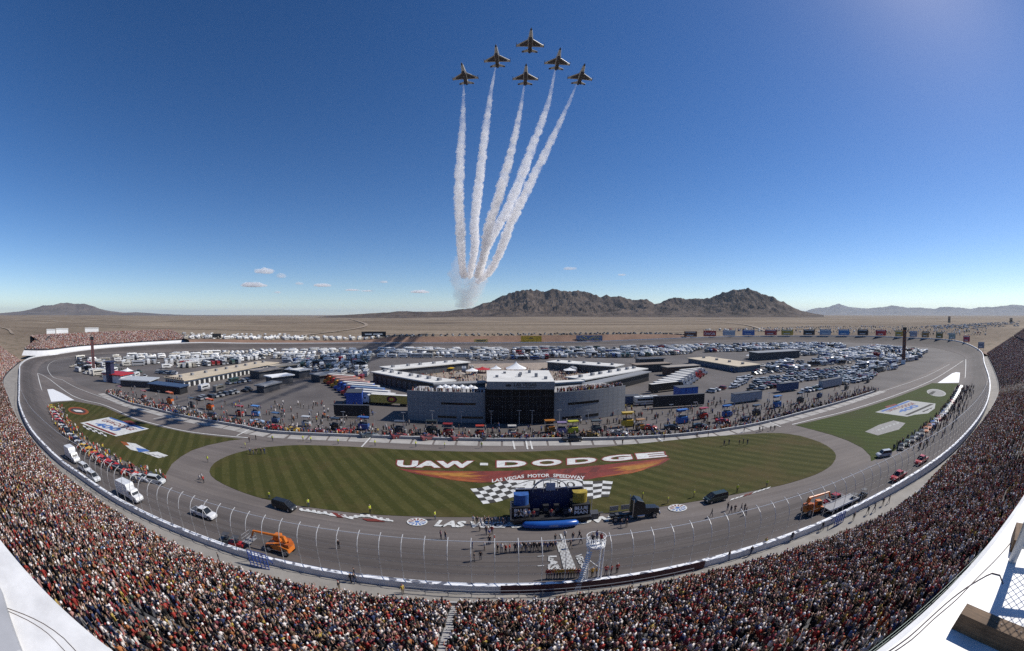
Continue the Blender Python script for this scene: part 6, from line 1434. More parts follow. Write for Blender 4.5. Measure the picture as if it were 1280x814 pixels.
em = paint('field_emblem', 'orange painted oval with a black centre and white bar on the striped lawn'); ring_px(em, (98, 513.6), 13, 4.6, .07, 0); ring_px(em, (97.5, 513.5), 10.6, 3.5, .085, 1); ring_px(em, (97.5, 513.5), 9.2, 2.7, .095, 3); flat_poly(em, [(91, 512.2), (101, 512.8), (104.5, 515.2), (95, 514.6)], .11, 2); done(em, [PO, PR, PW, PB_])
em = paint('field_emblem', 'slanted painted strip of white red and blue near the race car row'); flat_poly(em, [pnl(*p) for p in [(700, 440), (850, 462), (990, 535), (930, 550), (800, 520)]], .07, 0); flat_poly(em, [pnl(*p) for p in [(700, 440), (760, 448), (790, 480), (740, 478)]], .085, 1); flat_poly(em, [pnl(*p) for p in [(850, 500), (950, 515), (985, 535), (880, 545)]], .085, 2); done(em, [PW, PO, PBL])
em = paint('field_emblem', 'small white painted wordmark at the tip of the striped lawn'); flat_poly(em, [pnl(*p) for p in [(925, 550), (1060, 540), (1165, 578), (1070, 602)]], .07, 0); 
for i in range(4): flat_poly(em, [pnl(*p) for p in [(960 + i * 42, 556 + i * 8), (975 + i * 42, 555 + i * 8), (1010 + i * 42, 575 + i * 6), (995 + i * 42, 577 + i * 6)]], .085, 1)
done(em, [PW, PGY])
# right lawn
def pnr(zx, zy): return (1070 + zx / 10.667, 475 + zy / 10.667)
em = paint('field_emblem', 'pale painted panel with blue numerals on the far lawn'); flat_poly(em, [pnr(*p) for p in [(255, 430), (690, 270), (1060, 315), (1050, 380), (960, 445), (780, 465), (680, 490)]], .07, 0)
flat_poly(em, [pnr(*p) for p in [(320, 415), (690, 278), (730, 282), (360, 425)]], .085, 3); flat_poly(em, [pnr(*p) for p in [(640, 470), (990, 320), (1040, 322), (700, 470)]], .085, 1)
text_on(em, '400', Q3([pnr(*p) for p in [(600, 440), (860, 345), (760, 330), (540, 415)]], .09), 3, .04); text_on(em, 'UAW-DODGE', Q3([pnr(*p) for p in [(440, 425), (800, 318), (740, 300), (370, 410)]], .09), 2, .02)
flat_poly(em, [pnr(*p) for p in [(380, 355), (520, 318), (560, 330), (420, 372)]], .085, 2)
for i in range(3): flat_poly(em, [pnr(*p) for p in [(880 + i * 50, 420 - i * 20), (920 + i * 50, 405 - i * 20), (960 + i * 30, 400 - i * 20), (900 + i * 50, 430 - i * 20)]], .085, 1)
done(em, [plain('field_pale', (.36, .36, .34), .85), PB_, PR, PBL])
em = paint('field_emblem', 'grey painted shield with worn lettering on the far lawn'); flat_poly(em, [pnr(*p) for p in [(120, 690), (300, 600), (500, 540), (660, 575), (575, 660), (430, 700), (290, 740)]], .07, 0); 
for i in range(6): flat_poly(em, [pnr(*p) for p in [(280 + i * 50, 665 - i * 18), (310 + i * 50, 650 - i * 18), (330 + i * 50, 665 - i * 18), (300 + i * 50, 680 - i * 18)]], .085, 1)
done(em, [PGY, plain('field_pale', (.36, .36, .34), .85)])
em = paint('field_emblem', 'round grey painted ring with a dark slash on the far lawn'); ring_px(em, (1170.5, 491), 12, 4.4, .07, 0); ring_px(em, (1170.5, 491), 10.5, 3.5, .085, 1); flat_poly(em, [(1160, 492.5), (1166, 489), (1170, 489.5), (1165, 493.5)], .10, 2); done(em, [plain('field_pale', (.36, .36, .34), .85), PGY, PB_])
# on the asphalt
em = paint('track_lettering', 'white block letters LAS VEGAS painted on the track edge beside the stage'); text_on(em, 'LAS VEGAS', Q3([(542, 657.8), (654, 659.5), (656, 652), (549, 650)], .10), 0, .05); done(em, [PW])
em = paint('track_lettering', 'white block letters painted on the track edge behind the black semi tractor'); text_on(em, 'SPEEDWAY', Q3([(668, 659.5), (800, 646.5), (797, 640), (668, 651.5)], .10), 0, .05); done(em, [PW])
def burst(px, rx, ry, label):
    em_ = paint('track_emblem', label); n = 24; c_ = Vector(att(*px, .10)); a_ = Vector(att(px[0] + rx, px[1], .10)) - c_; b2 = Vector(att(px[0], px[1] - ry, .10)) - c_
    def pt(r_, t, z): p = c_ + a_ * r_ * cos(t) + b2 * r_ * sin(t); return (p.x, p.y, p.z + z - .10)
    em_.add([pt(1, 2 * pi * i / 36, .10) for i in range(36)], [tuple(range(36))], 0)
    for i in range(n):
        if i % 2: em_.add([pt(.32, 2 * pi * (i + .15) / n, .115), pt(.86, 2 * pi * i / n, .115), pt(.86, 2 * pi * (i + 1) / n, .115), pt(.32, 2 * pi * (i + .85) / n, .115)], [(0, 1, 2, 3)], 1 if pt(1, 2 * pi * i / n, 0)[1] > c_.y else 2)
    em_.add([pt(.24, 2 * pi * i / 18, .12) for i in range(18)], [tuple(range(18))], 2); done(em_, [PW, PR, PBL])
burst((521.5, 652.3), 13, 4.8, 'round red white and blue burst painted on the track left of the letters'); burst((847, 634.8), 12, 4.6, 'round red white and blue burst painted on the track ahead of the semi tractor')
em = paint('track_lettering', 'red and white wavy script painted along the track edge by the black minivan')
wl_ = [(374, 637.4), (382, 638.4), (390, 639.6), (396, 641), (404, 641.4), (412, 643.6), (420, 644.8), (428, 645.4), (436, 647.6), (442, 646), (450, 645), (458, 645.2), (466, 647), (474, 649), (482, 650.2), (490, 651)]
for i, (a, b_) in enumerate(zip(wl_[:-1], wl_[1:])):
    flat_poly(em, [(a[0], a[1] + .2), (b_[0] + 1.5, b_[1] + 1.2), (b_[0] + 1.5, b_[1] - .6), (a[0], a[1] - 1.4)], .10 + .002 * (i % 2), 0); flat_poly(em, [(a[0] + 2, a[1] + 1.3), (a[0] + 6, a[1] + 1.4), (a[0] + 4, a[1] - 2.2), (a[0], a[1] - 2.2)], .108, 0)
flat_poly(em, [(414, 640.5), (420, 641), (430, 647), (422, 646.5)], .115, 1); flat_poly(em, [(452, 648), (472, 648.6), (482, 652.4), (460, 651.4)], .095, 1); flat_poly(em, [(432, 646), (428, 643.2), (424, 643)], .115, 1); done(em, [PW, PR])
em = paint('track_lettering', 'red and white slanted script painted past the dark green minivan')
for i in range(9):
    x = 912 + i * 5.6; y = 626 - i * 1.75; flat_poly(em, [(x, y), (x + 4.6, y - 1.6), (x + 7, y - 3.8), (x + 2.6, y - 2.4)], .10, 1 if i in (3, 4) else 0)
done(em, [PW, PR])
em = paint('finish_line', 'pale checkered start and finish line with letters across the track under the flag stand', 'finish line')
fl_q = [(705, 714), (720.5, 711.5), (706.5, 676), (697, 678.5)]; flat_poly(em, fl_q, .10, 0); flat_poly(em, [(695, 677.5), (697.5, 677), (700.5, 690), (698.5, 690.5)], .11, 0); flat_poly(em, [(699.5, 667.5), (702, 667.2), (708.5, 684), (705.5, 684.5)], .11, 0)
for i in range(5):
    for j in range(14):
        if (i + j) % 2: c_ = bilinear([np.array(p, float) for p in fl_q], [(i + .1) / 5, (i + .9) / 5, (i + .9) / 5, (i + .1) / 5], [(j + .1) / 14, (j + .1) / 14, (j + .9) / 14, (j + .9) / 14]); flat_poly(em, [tuple(p) for p in c_], .115, 1)
text_on(em, 'VEGAS', Q3([(697.5, 713), (684.5, 695), (689, 694), (702, 712)][::1], .10), 0, .03)
text_on(em, 'LAS', Q3([(685, 695), (684.5, 712.5), (698, 711.5), (696, 694.5)], .10), 0, .04); text_on(em, 'VEGAS', Q3([(718, 693.5), (727, 711), (735, 709.5), (727, 692.5)], .10), 0, .04)
for y0 in (696, 708): flat_poly(em, [(672, y0), (680, y0 - .6), (680, y0 - 1.6), (672, y0 - 1)], .10, 0)
em.v = em.v; done(em, [plain('line_pale', (.42, .42, .41), .8, var=.2), PGY])

# ------------------------------------------------------------------ the stage on its trailer
sx0, sy0, sz0 = att(692, 662); ang = tangent_at(sx0, sy0)
st = empty('stage', (sx0, sy0, sz0 + .02), ang); st.scale = (1, 1, .88); tag(st, 'dark mobile stage with blue and yellow curtains and an arched roof beside the lawn', 'stage')
M_STB = plain('curtain_blue', (.02, .09, .30), .7, var=.35, scale=1.5); M_STY = plain('curtain_yellow', (.36, .26, .03), .7, var=.4, scale=1.5); M_STK = plain('stage_black', (.015, .015, .018), .6); M_STN = plain('stage_navy', (.02, .035, .11), .5, var=.4, scale=.7)
mb = MB(); mb.box(-7.0, 6.6, 1.6, 6.2, 0.9, 1.35); mb.box(-6.6, 6.2, 1.9, 5.8, .3, .9); mb.build('deck', M_STK, st)
mb = MB(); mb.box(-6.0, 5.6, 5.8, 6.1, 1.35, 6.0); mb.build('back_wall', M_STN, st)
mb = MB(); mb.box(-6.9, -3.7, 2.6, 5.4, 1.35, 3.6); mb.box(-6.0, -3.6, 5.5, 5.8, 1.35, 6.0); mb.build('side_box', M_STK, st)
mb = MB(); mb.box(3.4, 6.5, 2.6, 5.4, 1.35, 3.6); mb.build('side_box', M_STK, st)
for s, mt in ((-1, M_STB), (1, M_STY)):
    mb = MB(); cx_ = -5.1 if s < 0 else 4.9; pts = [(cx_ + 1.25 * cos(a), 4.0 - .8 * abs(sin(a)) if True else 0) for a in np.linspace(pi, 0, 13)]
    for a, b_ in zip(pts[:-1], pts[1:]): mb.add([(a[0], a[1], 3.2), (b_[0], b_[1], 3.2), (b_[0], b_[1], 5.8), (a[0], a[1], 5.8)], [(0, 1, 2, 3)])
    n_ = len(pts); vs = [(p[0], p[1], 5.8) for p in pts] + [(pts[-1][0], 5.0, 5.8), (pts[0][0], 5.0, 5.8)]; mb.add(vs, [tuple(range(len(vs)))]); mb.build('curtain', mt, st)
mb = MB(); text_on(mb, 'BLUE', [(-6.3, 2.55, 2.55), (-4.1, 2.55, 2.55), (-4.1, 2.55, 3.3), (-6.3, 2.55, 3.3)], 0, .03); text_on(mb, 'MAN', [(-6.3, 2.55, 1.6), (-4.1, 2.55, 1.6), (-4.1, 2.55, 2.4), (-6.3, 2.55, 2.4)], 0, .03); mb.build('lettering', M_WHITE, st); mb = MB()
text_on(mb, 'BLUE', [(3.8, 2.55, 2.55), (6.1, 2.55, 2.55), (6.1, 2.55, 3.3), (3.8, 2.55, 3.3)], 0, .03); text_on(mb, 'MAN', [(3.8, 2.55, 1.6), (6.1, 2.55, 1.6), (6.1, 2.55, 2.4), (3.8, 2.55, 2.4)], 0, .03); mb.build('lettering', M_WHITE, st)
mb = MB(); ar = [(3.1 * cos(a), 5.5, 5.4 + 2.7 * sin(a)) for a in np.linspace(0, pi, 15)]; ar2 = [(2.9 * cos(a), 6.4, 5.4 + 2.5 * sin(a)) for a in np.linspace(0, pi, 15)]
mb.path(ar, .10, 6); mb.path(ar2, .10, 6)
for a, b_ in zip(ar[::2], ar2[::2]): mb.cyl(a, b_, .05, .05, 5)
for x in (-1.2, 0, 1.2): mb.cyl((x, 5.6, 5.4), (x, 5.6, 5.4 + 2.7 * sqrt(max(0, 1 - (x / 3.1) ** 2))), .06, .06, 5)
mb.cyl((-6.3, 5.5, 6.1), (5.9, 5.5, 6.1), .10, .10, 6); mb.build('arch_truss', M_GREY, st)
mb = MB(); mb.box(-.8, .8, 5.35, 5.5, 5.7, 7.3); mb.build('banner', plain('banner_pale', (.30, .34, .42), .6), st)
mb = MB(); mb.tube([(-5.0, .9, .75), (-4.6, .85, .75), (-2, .55, .78), (0, .5, .78), (2, .55, .78), (3.8, .85, .75), (4.2, .9, .75)], [.3, .66, .74, .75, .74, .66, .3], 14); mb.build('air_tube', plain('tube_blue', (.015, .09, .36), .3, var=.1), st, True)
mb = MB(); text_on(mb, 'LAS VEGAS', [(-.7, -.27, .75), (.7, -.27, .75), (.7, -.20, 1.15), (-.7, -.20, 1.15)], 0, .0); mb.build('tube_mark', M_WHITE, st)
for i, (x, y, h_) in enumerate([(-2.6, 3.2, 1.4), (-.9, 4.2, 1.8), (1.0, 4.2, 1.8), (2.4, 3.2, 1.4), (0, 3.0, .9)]):
    mb = MB(); mb.box(x - .5, x + .5, y - .4, y + .4, 1.35, 1.35 + h_); mb.cyl((x, y - .42, 1.35 + h_ * .5), (x, y - .46, 1.35 + h_ * .5), .36, .36, 10, 1); mb.build('speaker', [M_STK, M_DARK], st)
for x in (-6.9, 6.5): mb = MB(); mb.cyl((x, 1.7, .9), (x, 1.7, 5.5), .05, .05, 5); mb.build('mast', M_STEEL, st)
mb = MB(); mb.cyl((6.6, 3.9, .9), (9.2, 3.9, .75), .13, .13, 6); mb.cyl((8.6, 3.9, 0), (8.6, 3.9, .8), .09, .09, 6); mb.build('tow_bar', M_DARK, st)
mb = MB(); mb.box(6.7, 8.1, 2.6, 3.6, .02, 1.3); mb.box(6.9, 8.4, 4.2, 5.0, .02, .9); mb.build('generator', M_DARK, st)
add_wheels(st, (-4.4, -3.4, 4.2), 0, .45, .3) if False else None
for x in (-4.4, -3.3, 3.6):
    t, h_ = wheel_mesh(.45, .3); a = link('wheel', t, st, (x, 1.75, .42)); link('rim', h_, a)
for i, (px, py) in enumerate([(767, 640.5), (781, 638.8)]):
    x, y = at(px, py); r = empty('banner_board', (x, y, 0), tangent_at(x, y)); tag(r, ['grey framed banner board on the grass nearest the stage', 'grey framed banner board on the grass behind the semi tractor cab'][i], 'board')
    mb = MB(); mb.box(-.8, .8, -.04, .04, .35, 1.3); mb.build('panel', M_FASCIA, r); 
    for s in (-.75, .75): mb = MB(); mb.cyl((s, 0, 0), (s, 0, 1.35), .04, .04, 5); mb.build('leg', M_STEEL, r)

# ------------------------------------------------------------------ the flag stand above the wall
fx, fy = at(741, 728, .9); fa = tangent_at(fx, fy); z0_, zp = .8, 7.0
fs_o = empty('flag_stand', (fx, fy - .4, z0_), fa); tag(fs_o, 'white flag stand tower with round railed platform above the finish line', 'flag stand')
mb = MB(); mb.cyl((0, .8, zp - z0_ - .25), (0, .8, zp - z0_), 1.22, 1.22, 20); mb.build('platform', M_WHITE, fs_o)
mb = MB()
for z in (.12, .55, 1.15): 
    rp = [(1.2 * cos(a), .8 + 1.2 * sin(a), zp - z0_ + z) for a in np.linspace(0, 2 * pi, 21)]; mb.path(rp, .035, 5)
for a in np.linspace(0, 2 * pi, 11)[:-1]: mb.cyl((1.2 * cos(a), .8 + 1.2 * sin(a), zp - z0_), (1.2 * cos(a), .8 + 1.2 * sin(a), zp - z0_ + 1.15), .03, .03, 5)
mb.build('railing', M_WHITE, fs_o)
for i, (x, y) in enumerate([(-.9, .1), (.9, .1), (-.85, 1.3), (.85, 1.3)]):
    mb = MB(); mb.cyl((x, y, 0), (x, y, zp - z0_ - .2), .11, .10, 8); mb.build('leg', M_WHITE, fs_o)
mb = MB(); mb.path([(.9, .1, 2.4), (-.9, .1, 4.2)], .05, 5); mb.path([(-.9, .1, 2.4), (.9, .1, 4.2)], .05, 5); mb.build('cross_brace', M_WHITE, fs_o)
mb = MB()
for i in range(20):
    t = i / 19; mb.box(-2.2 - 0.0 + t * 1.2 - .3, -2.2 + t * 1.2 + .3, -.9 + t * .4, -.65 + t * .4, t * 5.6, t * 5.6 + .05)
for s in (-.32, .32): mb.cyl((-2.2 + s, -.8, 0), (-1.0 + s, -.4, 5.8), .04, .04, 5)
mb.build('stair', M_WHITE, fs_o)
mb = MB(); mb.box(-1.9, -1.3, .1, .7, 0, 1.9); mb.build('control_box', M_BLACK, fs_o)
# dark panels and hand rails on the back of the wall around the flag stand
mb = MB(); rl = [(p[0] + n[0] * -1.9, p[1] + n[1] * -1.9, .76) for p, n in zip(fl, nf) if -14 < p[0] < 24]
for dz in (.55, 1.1): mb.path([(p[0], p[1], p[2] + dz) for p in rl], .045, 5)
for p in rl: mb.cyl(p, (p[0], p[1], p[2] + 1.1), .045, .045, 5)
o = mb.build('hand_rail', M_GREY); tag(o, 'grey pipe railing along the walkway under the flag stand', 'railing')
for i, (p, n) in enumerate([(p, n) for p, n in zip(fl, nf) if -1 < p[0] < 26]):
    mb = MB(); a = atan2(-n[0], n[1]); mb.box(-2.2, 2.2, -.04, .04, .0, 1.25); o = mb.build('wall_banner', plain('banner_maroon', (.07, .02, .025), .7), None, False, (p[0] - n[0] * 1.0, p[1] - n[1] * 1.0, .8), a); tag(o, f'dark maroon banner {ORD[i]} in the line hung behind the wall by the flag stand', 'banner')

# ------------------------------------------------------------------ aircraft and their smoke
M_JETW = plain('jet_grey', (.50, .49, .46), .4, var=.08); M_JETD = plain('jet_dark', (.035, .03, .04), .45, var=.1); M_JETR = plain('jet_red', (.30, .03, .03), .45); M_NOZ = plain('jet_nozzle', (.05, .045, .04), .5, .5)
def jet(loc, label, rz=pi, pitch=0.0, roll=0.0):
    """single-engined fighter, nose along local +y"""
    r = empty('fighter_jet', loc); r.rotation_euler = (pitch, roll, rz); tag(r, label, 'fighter jet', 'fighter jets in delta formation')
    mb = MB(); ys = [7.4, 6.6, 5.2, 3.4, 1.5, -1.5, -4.2, -5.8]; rd = [.05, .28, .52, .68, .80, .82, .72, .55]
    mb.tube([(0, y, .05 * sin(i)) for i, y in enumerate(ys)], rd, 14, 0); mb.build('fuselage', M_JETW, r, True)
    mb = MB(); mb.tube([(0, 7.42, 0), (0, 6.9, 0), (0, 6.2, 0)], [.055, .22, .385], 12); mb.build('nose_cone', M_JETD, r, True)
    mb = MB(); mb.side([(-.4, 0), (.4, 0), (.4, .1), (-.4, .1)], 0, .1) if False else None
    mb.prism([(-.42, 2.9), (.42, 2.9), (.62, 2.2), (.58, -5.2), (-.58, -5.2), (-.62, 2.2)], -1.05, -.5, 0); mb.build('intake', M_JETD, r)
    mb = MB(); mb.ball((0, 4.1, .62), .36, 1.5, .42, 12, 7); mb.build('canopy', M_GLASS, r, True)
    for s in (-1, 1):
        mb = MB(); pl = [(s * .6, 1.4), (s * 4.6, -2.1), (s * 4.6, -3.2), (s * .6, -3.1)]; mb.prism(pl, -.16, -.02, 0); w_ = mb.build('wing', M_JETW, r)
        mb = MB(); pl = [(s * .85, .7), (s * 3.4, -1.75), (s * 3.55, -2.75), (s * .85, -2.7)]; mb.prism(pl, -.19, -.162, 0); mb.build('dark_panel', M_JETD, w_)  # dark sheet standing in for the shaded underside of the wing
        mb = MB(); mb.cyl((s * 4.68, -.9, -.08), (s * 4.68, -3.6, -.08), .09, .07, 6); mb.build('wingtip_rail', M_JETD, w_)
        mb = MB(); mb.prism([(s * .5, 3.6), (s * .95, 1.6), (s * .95, .6), (s * .5, .6)], -.12, -.02, 0); mb.build('strake', M_JETW, r)
        mb = MB(); mb.prism([(s * .55, -4.4), (s * 2.75, -5.7), (s * 2.75, -6.7), (s * .55, -6.3)], -.12, -.02, 0); tp2 = mb.build('tailplane', M_JETW, r)
        mb = MB(); mb.prism([(s * 2.0, -5.45), (s * 2.75, -5.85), (s * 2.75, -6.6), (s * 2.0, -6.5)], -.15, -.122, 0); mb.build('dark_tip', M_JETD, tp2)
        mb = MB(); mb.prism([(s * .45, -3.6), (s * .62, -3.6), (s * .62, -4.9), (s * .45, -4.9)], -1.5, -.7, 0); mb.build('ventral_fin', M_JETD, r)
    mb = MB(); mb.side([(0, 0), (0, .01)], 0, 0) if False else None
    vs = [(-.06, -2.6, .7), (.06, -2.6, .7), (.06, -6.4, .6), (-.06, -6.4, .6), (-.04, -5.2, 3.4), (.04, -5.2, 3.4), (.04, -6.6, 3.4), (-.04, -6.6, 3.4)]
    mb.add(vs, [(0, 1, 5, 4), (1, 2, 6, 5), (2, 3, 7, 6), (3, 0, 4, 7), (4, 5, 6, 7)]); mb.build('tail_fin', M_JETR, r)
    mb = MB(); mb.cyl((0, -5.6, 0), (0, -6.7, 0), .58, .44, 14); mb.build('nozzle', M_NOZ, r, True); return r
JETS = [(663, 51.5, 1.05, 'leading slot'), (621, 71, 1.0, 'a'), (697.5, 74.5, .98, 'b'), (580.5, 93, 1.0, 'c'), (657, 94, .98, 'd'), (726.5, 93.5, .97, 'e')]
JL = ['lone lead fighter jet at the tip of the formation without smoke', 'fighter jet second from the tip above the outer smoke trail pair', 'fighter jet behind the lead with its smoke slanting to the mountains', 'fighter jet at the outer end over the straightest smoke trail', 'fighter jet in the middle of the rear row of three', 'fighter jet at the other outer end trailing the longest slanted smoke']
JW = 10.0; jpos = []
for (px, py, s, _), lb in zip(JETS, JL):
    dist_ = JW / (33.0 * s / FPX) * .98; p = ondir(px, py, dist_); jpos.append(p)
    side = (px - 650) / FPX
    jet(p, lb, pi + side * .35, radians(4), radians(0))
# smoke: noisy tubes of lit, scattering vapour from the jet tails back to where the turn began
m = bpy.data.materials.new('smoke_vapour'); m.use_nodes = True; nt = m.node_tree; nt.nodes.remove(nt.nodes['Principled BSDF'])
pv = nd(nt, 'ShaderNodeVolumePrincipled'); pv.inputs['Color'].default_value = (.97, .97, .98, 1); pv.inputs['Density'].default_value = 1.0; pv.inputs['Anisotropy'].default_value = .0
at_ = nd(nt, 'ShaderNodeAttribute'); at_.attribute_type = 'OBJECT'; at_.attribute_name = 'vapour'; 
g_ = nd(nt, 'ShaderNodeNewGeometry'); sep_ = nd(nt, 'ShaderNodeSeparateXYZ'); nt.links.new(g_.outputs['Position'], sep_.inputs[0])
fd = ramp(nt, sep_.outputs[1], 1150, 420); nz = ramp(nt, noise_tex(nt, .16, 4, g_.outputs['Position'], .7), .38, .60)
f_a = nd(nt, 'ShaderNodeMapRange'); nt.links.new(sep_.outputs[1], f_a.inputs[0]); f_a.inputs[1].default_value = 350; f_a.inputs[2].default_value = 1100; f_a.inputs[3].default_value = 1; f_a.inputs[4].default_value = .22
n_a = nd(nt, 'ShaderNodeMapRange'); nt.links.new(nz, n_a.inputs[0]); n_a.inputs[3].default_value = .35; n_a.inputs[4].default_value = 1.25
m_a = nd(nt, 'ShaderNodeMath', operation='MULTIPLY'); nt.links.new(f_a.outputs[0], m_a.inputs[0]); nt.links.new(n_a.outputs[0], m_a.inputs[1])
m_b = nd(nt, 'ShaderNodeMath', operation='MULTIPLY'); nt.links.new(m_a.outputs[0], m_b.inputs[0]); nt.links.new(at_.outputs['Fac'], m_b.inputs[1]); nt.links.new(m_b.outputs[0], pv.inputs['Density'])
nt.links.new(pv.outputs[0], nt.nodes['Material Output'].inputs['Volume']); M_SMOKE = m
TR = [(1, [(619.5, 84), (613, 120), (606, 170), (600, 220), (595, 262), (593, 285), (594, 305), (591, 325), (587, 346)]), (3, [(579.5, 106), (578.5, 150), (575, 200), (573.5, 250), (575, 280), (576, 305), (577, 325), (580, 346)]),
      (4, [(655.5, 106), (648, 150), (636, 200), (622, 250), (612, 280), (608, 300), (604, 322), (596, 345)]), (2, [(694, 87), (685, 130), (667, 180), (648, 230), (633, 265), (618, 290), (606, 318), (600, 345)]), (5, [(721, 105), (706, 140), (682, 190), (660, 235), (640, 275), (626, 312), (613, 338), (597, 352)])]
def puffed_tube(name, P, Rr, label, dens, seed, n=30, group=None):
    P = catmull([tuple(p) for p in P], False, 1e9) if False else np.array([tuple(p) for p in P]); rg = np.random.default_rng(seed); pass
    ths = np.linspace(0, 2 * pi, n, endpoint=False); VV = []
    k = len(P); T = np.gradient(P, axis=0); T /= np.linalg.norm(T, axis=1)[:, None]; up = np.array([0, 0, 1.0]); A_ = np.cross(T, up); A_ /= np.linalg.norm(A_, axis=1)[:, None]; B_ = np.cross(T, A_)
    arc = np.r_[0, np.cumsum(np.linalg.norm(np.diff(P, axis=0), axis=1) / Rr[:-1])]
    tx, ty = np.meshgrid(arc, ths, indexing='ij')
    w1 = vnoise((tx * 1.5 + seed * 3.1), (np.cos(ty) * 2.1 + 9 + np.sin(ty) * 1.7), seed, 5, False); w2 = vnoise(tx * .22 + seed, np.sin(ty) * .9 + 5 + np.cos(ty), seed + 5, 3, False)
    rad = Rr[:, None] * (.05 + 1.65 * w1 + .35 * w2)
    V = P[:, None] + A_[:, None] * (np.cos(ty) * rad)[..., None] + B_[:, None] * (np.sin(ty) * rad)[..., None]
    mb = MB(); mb.add([tuple(v) for v in V.reshape(-1, 3)], [(i * n + j, i * n + (j + 1) % n, (i + 1) * n + (j + 1) % n, (i + 1) * n + j) for i in range(k - 1) for j in range(n)] + [tuple(range(n - 1, -1, -1)), tuple((k - 1) * n + j for j in range(n))])
    o = mb.build(name, M_SMOKE, None, True); o['vapour'] = dens; tag(o, label, 'smoke trail', group); return o
SL = ['smoke trail second from the outer straight one, falling almost straight down', 'straightest white smoke trail hanging from the outer jet of the formation', 'white smoke trail from the middle jet of the rear row', 'white smoke trail slanting from the jet behind the lead', 'longest slanting white smoke trail reaching the outermost jet']
def px_path(px, d0, d1, step_px=.9):
    L = np.r_[0, np.cumsum(np.hypot(*np.diff(np.array(px, float), axis=0).T))]; Q_ = catmull([(a, b_) for a, b_ in px], False, step_px); return Q_
for k_, (ji, px) in enumerate(TR):
    Q_ = px_path(px, 0, 0); j = jpos[ji]; h0 = j.z - H; pts = []; rads = []
    for i, (a, b_) in enumerate(Q_):
        d = ondir(a, b_, 1.0) - Vector((0, 0, H)); rng_ = hypot(d.x, d.y); el = atan2(d.z, rng_)
        hh = h0 * (1 - .28 * (i / len(Q_)) ** 1.5); dist_ = min(hh / max(tan(el), .04), 1900); t = dist_ / rng_; pts.append(Vector((d.x * t, d.y * t, H + d.z * t)))
        u_ = i / len(Q_); wpx = np.interp(u_, [0, .06, .2, .45, .75, 1], [1.0, 2.4, 5.4, 8.6, 9.0, 6.0]) * (1.0 if ji != 3 else 1.05); rads.append(wpx * .57 / FPX * pts[-1].length)
    rads = np.array(rads); dens = 1.0
    # thin out with the width: the same vapour spread over a larger section
    cut = [0, int(len(Q_) * .22), int(len(Q_) * .48), int(len(Q_) * .74), len(Q_) - 1]
    root = None
    o = puffed_tube('smoke_trail', pts, rads, SL[k_], 0.0, 11 + k_, group=None)
    o['vapour'] = .70 / float(np.mean(rads)) * (.8 if ji == 3 else 1.0)
PLUME = bpy.data.materials.new('plume_vapour'); PLUME.use_nodes = True; n3 = PLUME.node_tree; n3.nodes.remove(n3.nodes['Principled BSDF']); pv3 = nd(n3, 'ShaderNodeVolumePrincipled'); pv3.inputs['Color'].default_value = (.97, .95, .93, 1); pv3.inputs['Density'].default_value = .011; n3.links.new(pv3.outputs[0], n3.nodes['Material Output'].inputs['Volume'])
PL = [([(578, 318), (572, 333), (570, 348), (574, 362), (578, 374), (577, 385)], 'faint tan smoke column hanging straight under the outer trail'), ([(598, 312), (592, 328), (588, 344), (590, 358), (584, 372), (584, 386)], 'faint smoke column in the middle under the meeting trails'), ([(612, 325), (606, 338), (600, 350), (596, 361), (590, 372), (589, 383)], 'faint tan smoke column on the mountain side of the plume')]
for i, (px, lb) in enumerate(PL):
    Q_ = px_path(px, 0, 0, .9); pts = [ondir(a, b_, 1700) for a, b_ in Q_]
    o = puffed_tube('smoke_plume', pts, np.interp(np.linspace(0, 1, len(Q_)), [0, .3, .75, 1], [14, 27, 31, 20]), lb, .011, 41 + i); o['category'] = 'smoke'; o.data.materials[0] = PLUME
# small fair-weather clouds low over the desert
CL = [(331, 340.5, 13, 4.2), (352, 346, 7, 3.2), (316, 357.5, 17, 3.4), (374, 355, 6, 2), (403, 357.5, 11, 2.6), (347, 366, 5, 1.5), (524, 365.5, 12, 2.2), (480, 353, 5, 1.6), (440, 363, 9, 1.2), (712, 336.5, 8, 2.4), (777, 344, 5, 1.3), (460, 364, 8, 1.0)]
m2 = bpy.data.materials.new('cloud_vapour'); m2.use_nodes = True; n2t = m2.node_tree; n2t.nodes.remove(n2t.nodes['Principled BSDF']); pv2 = nd(n2t, 'ShaderNodeVolumePrincipled'); pv2.inputs['Color'].default_value = (.97, .97, .98, 1); a2 = nd(n2t, 'ShaderNodeAttribute'); a2.attribute_type = 'OBJECT'; a2.attribute_name = 'vapour'; n2t.links.new(a2.outputs['Fac'], pv2.inputs['Density']); n2t.links.new(pv2.outputs[0], n2t.nodes['Material Output'].inputs['Volume'])
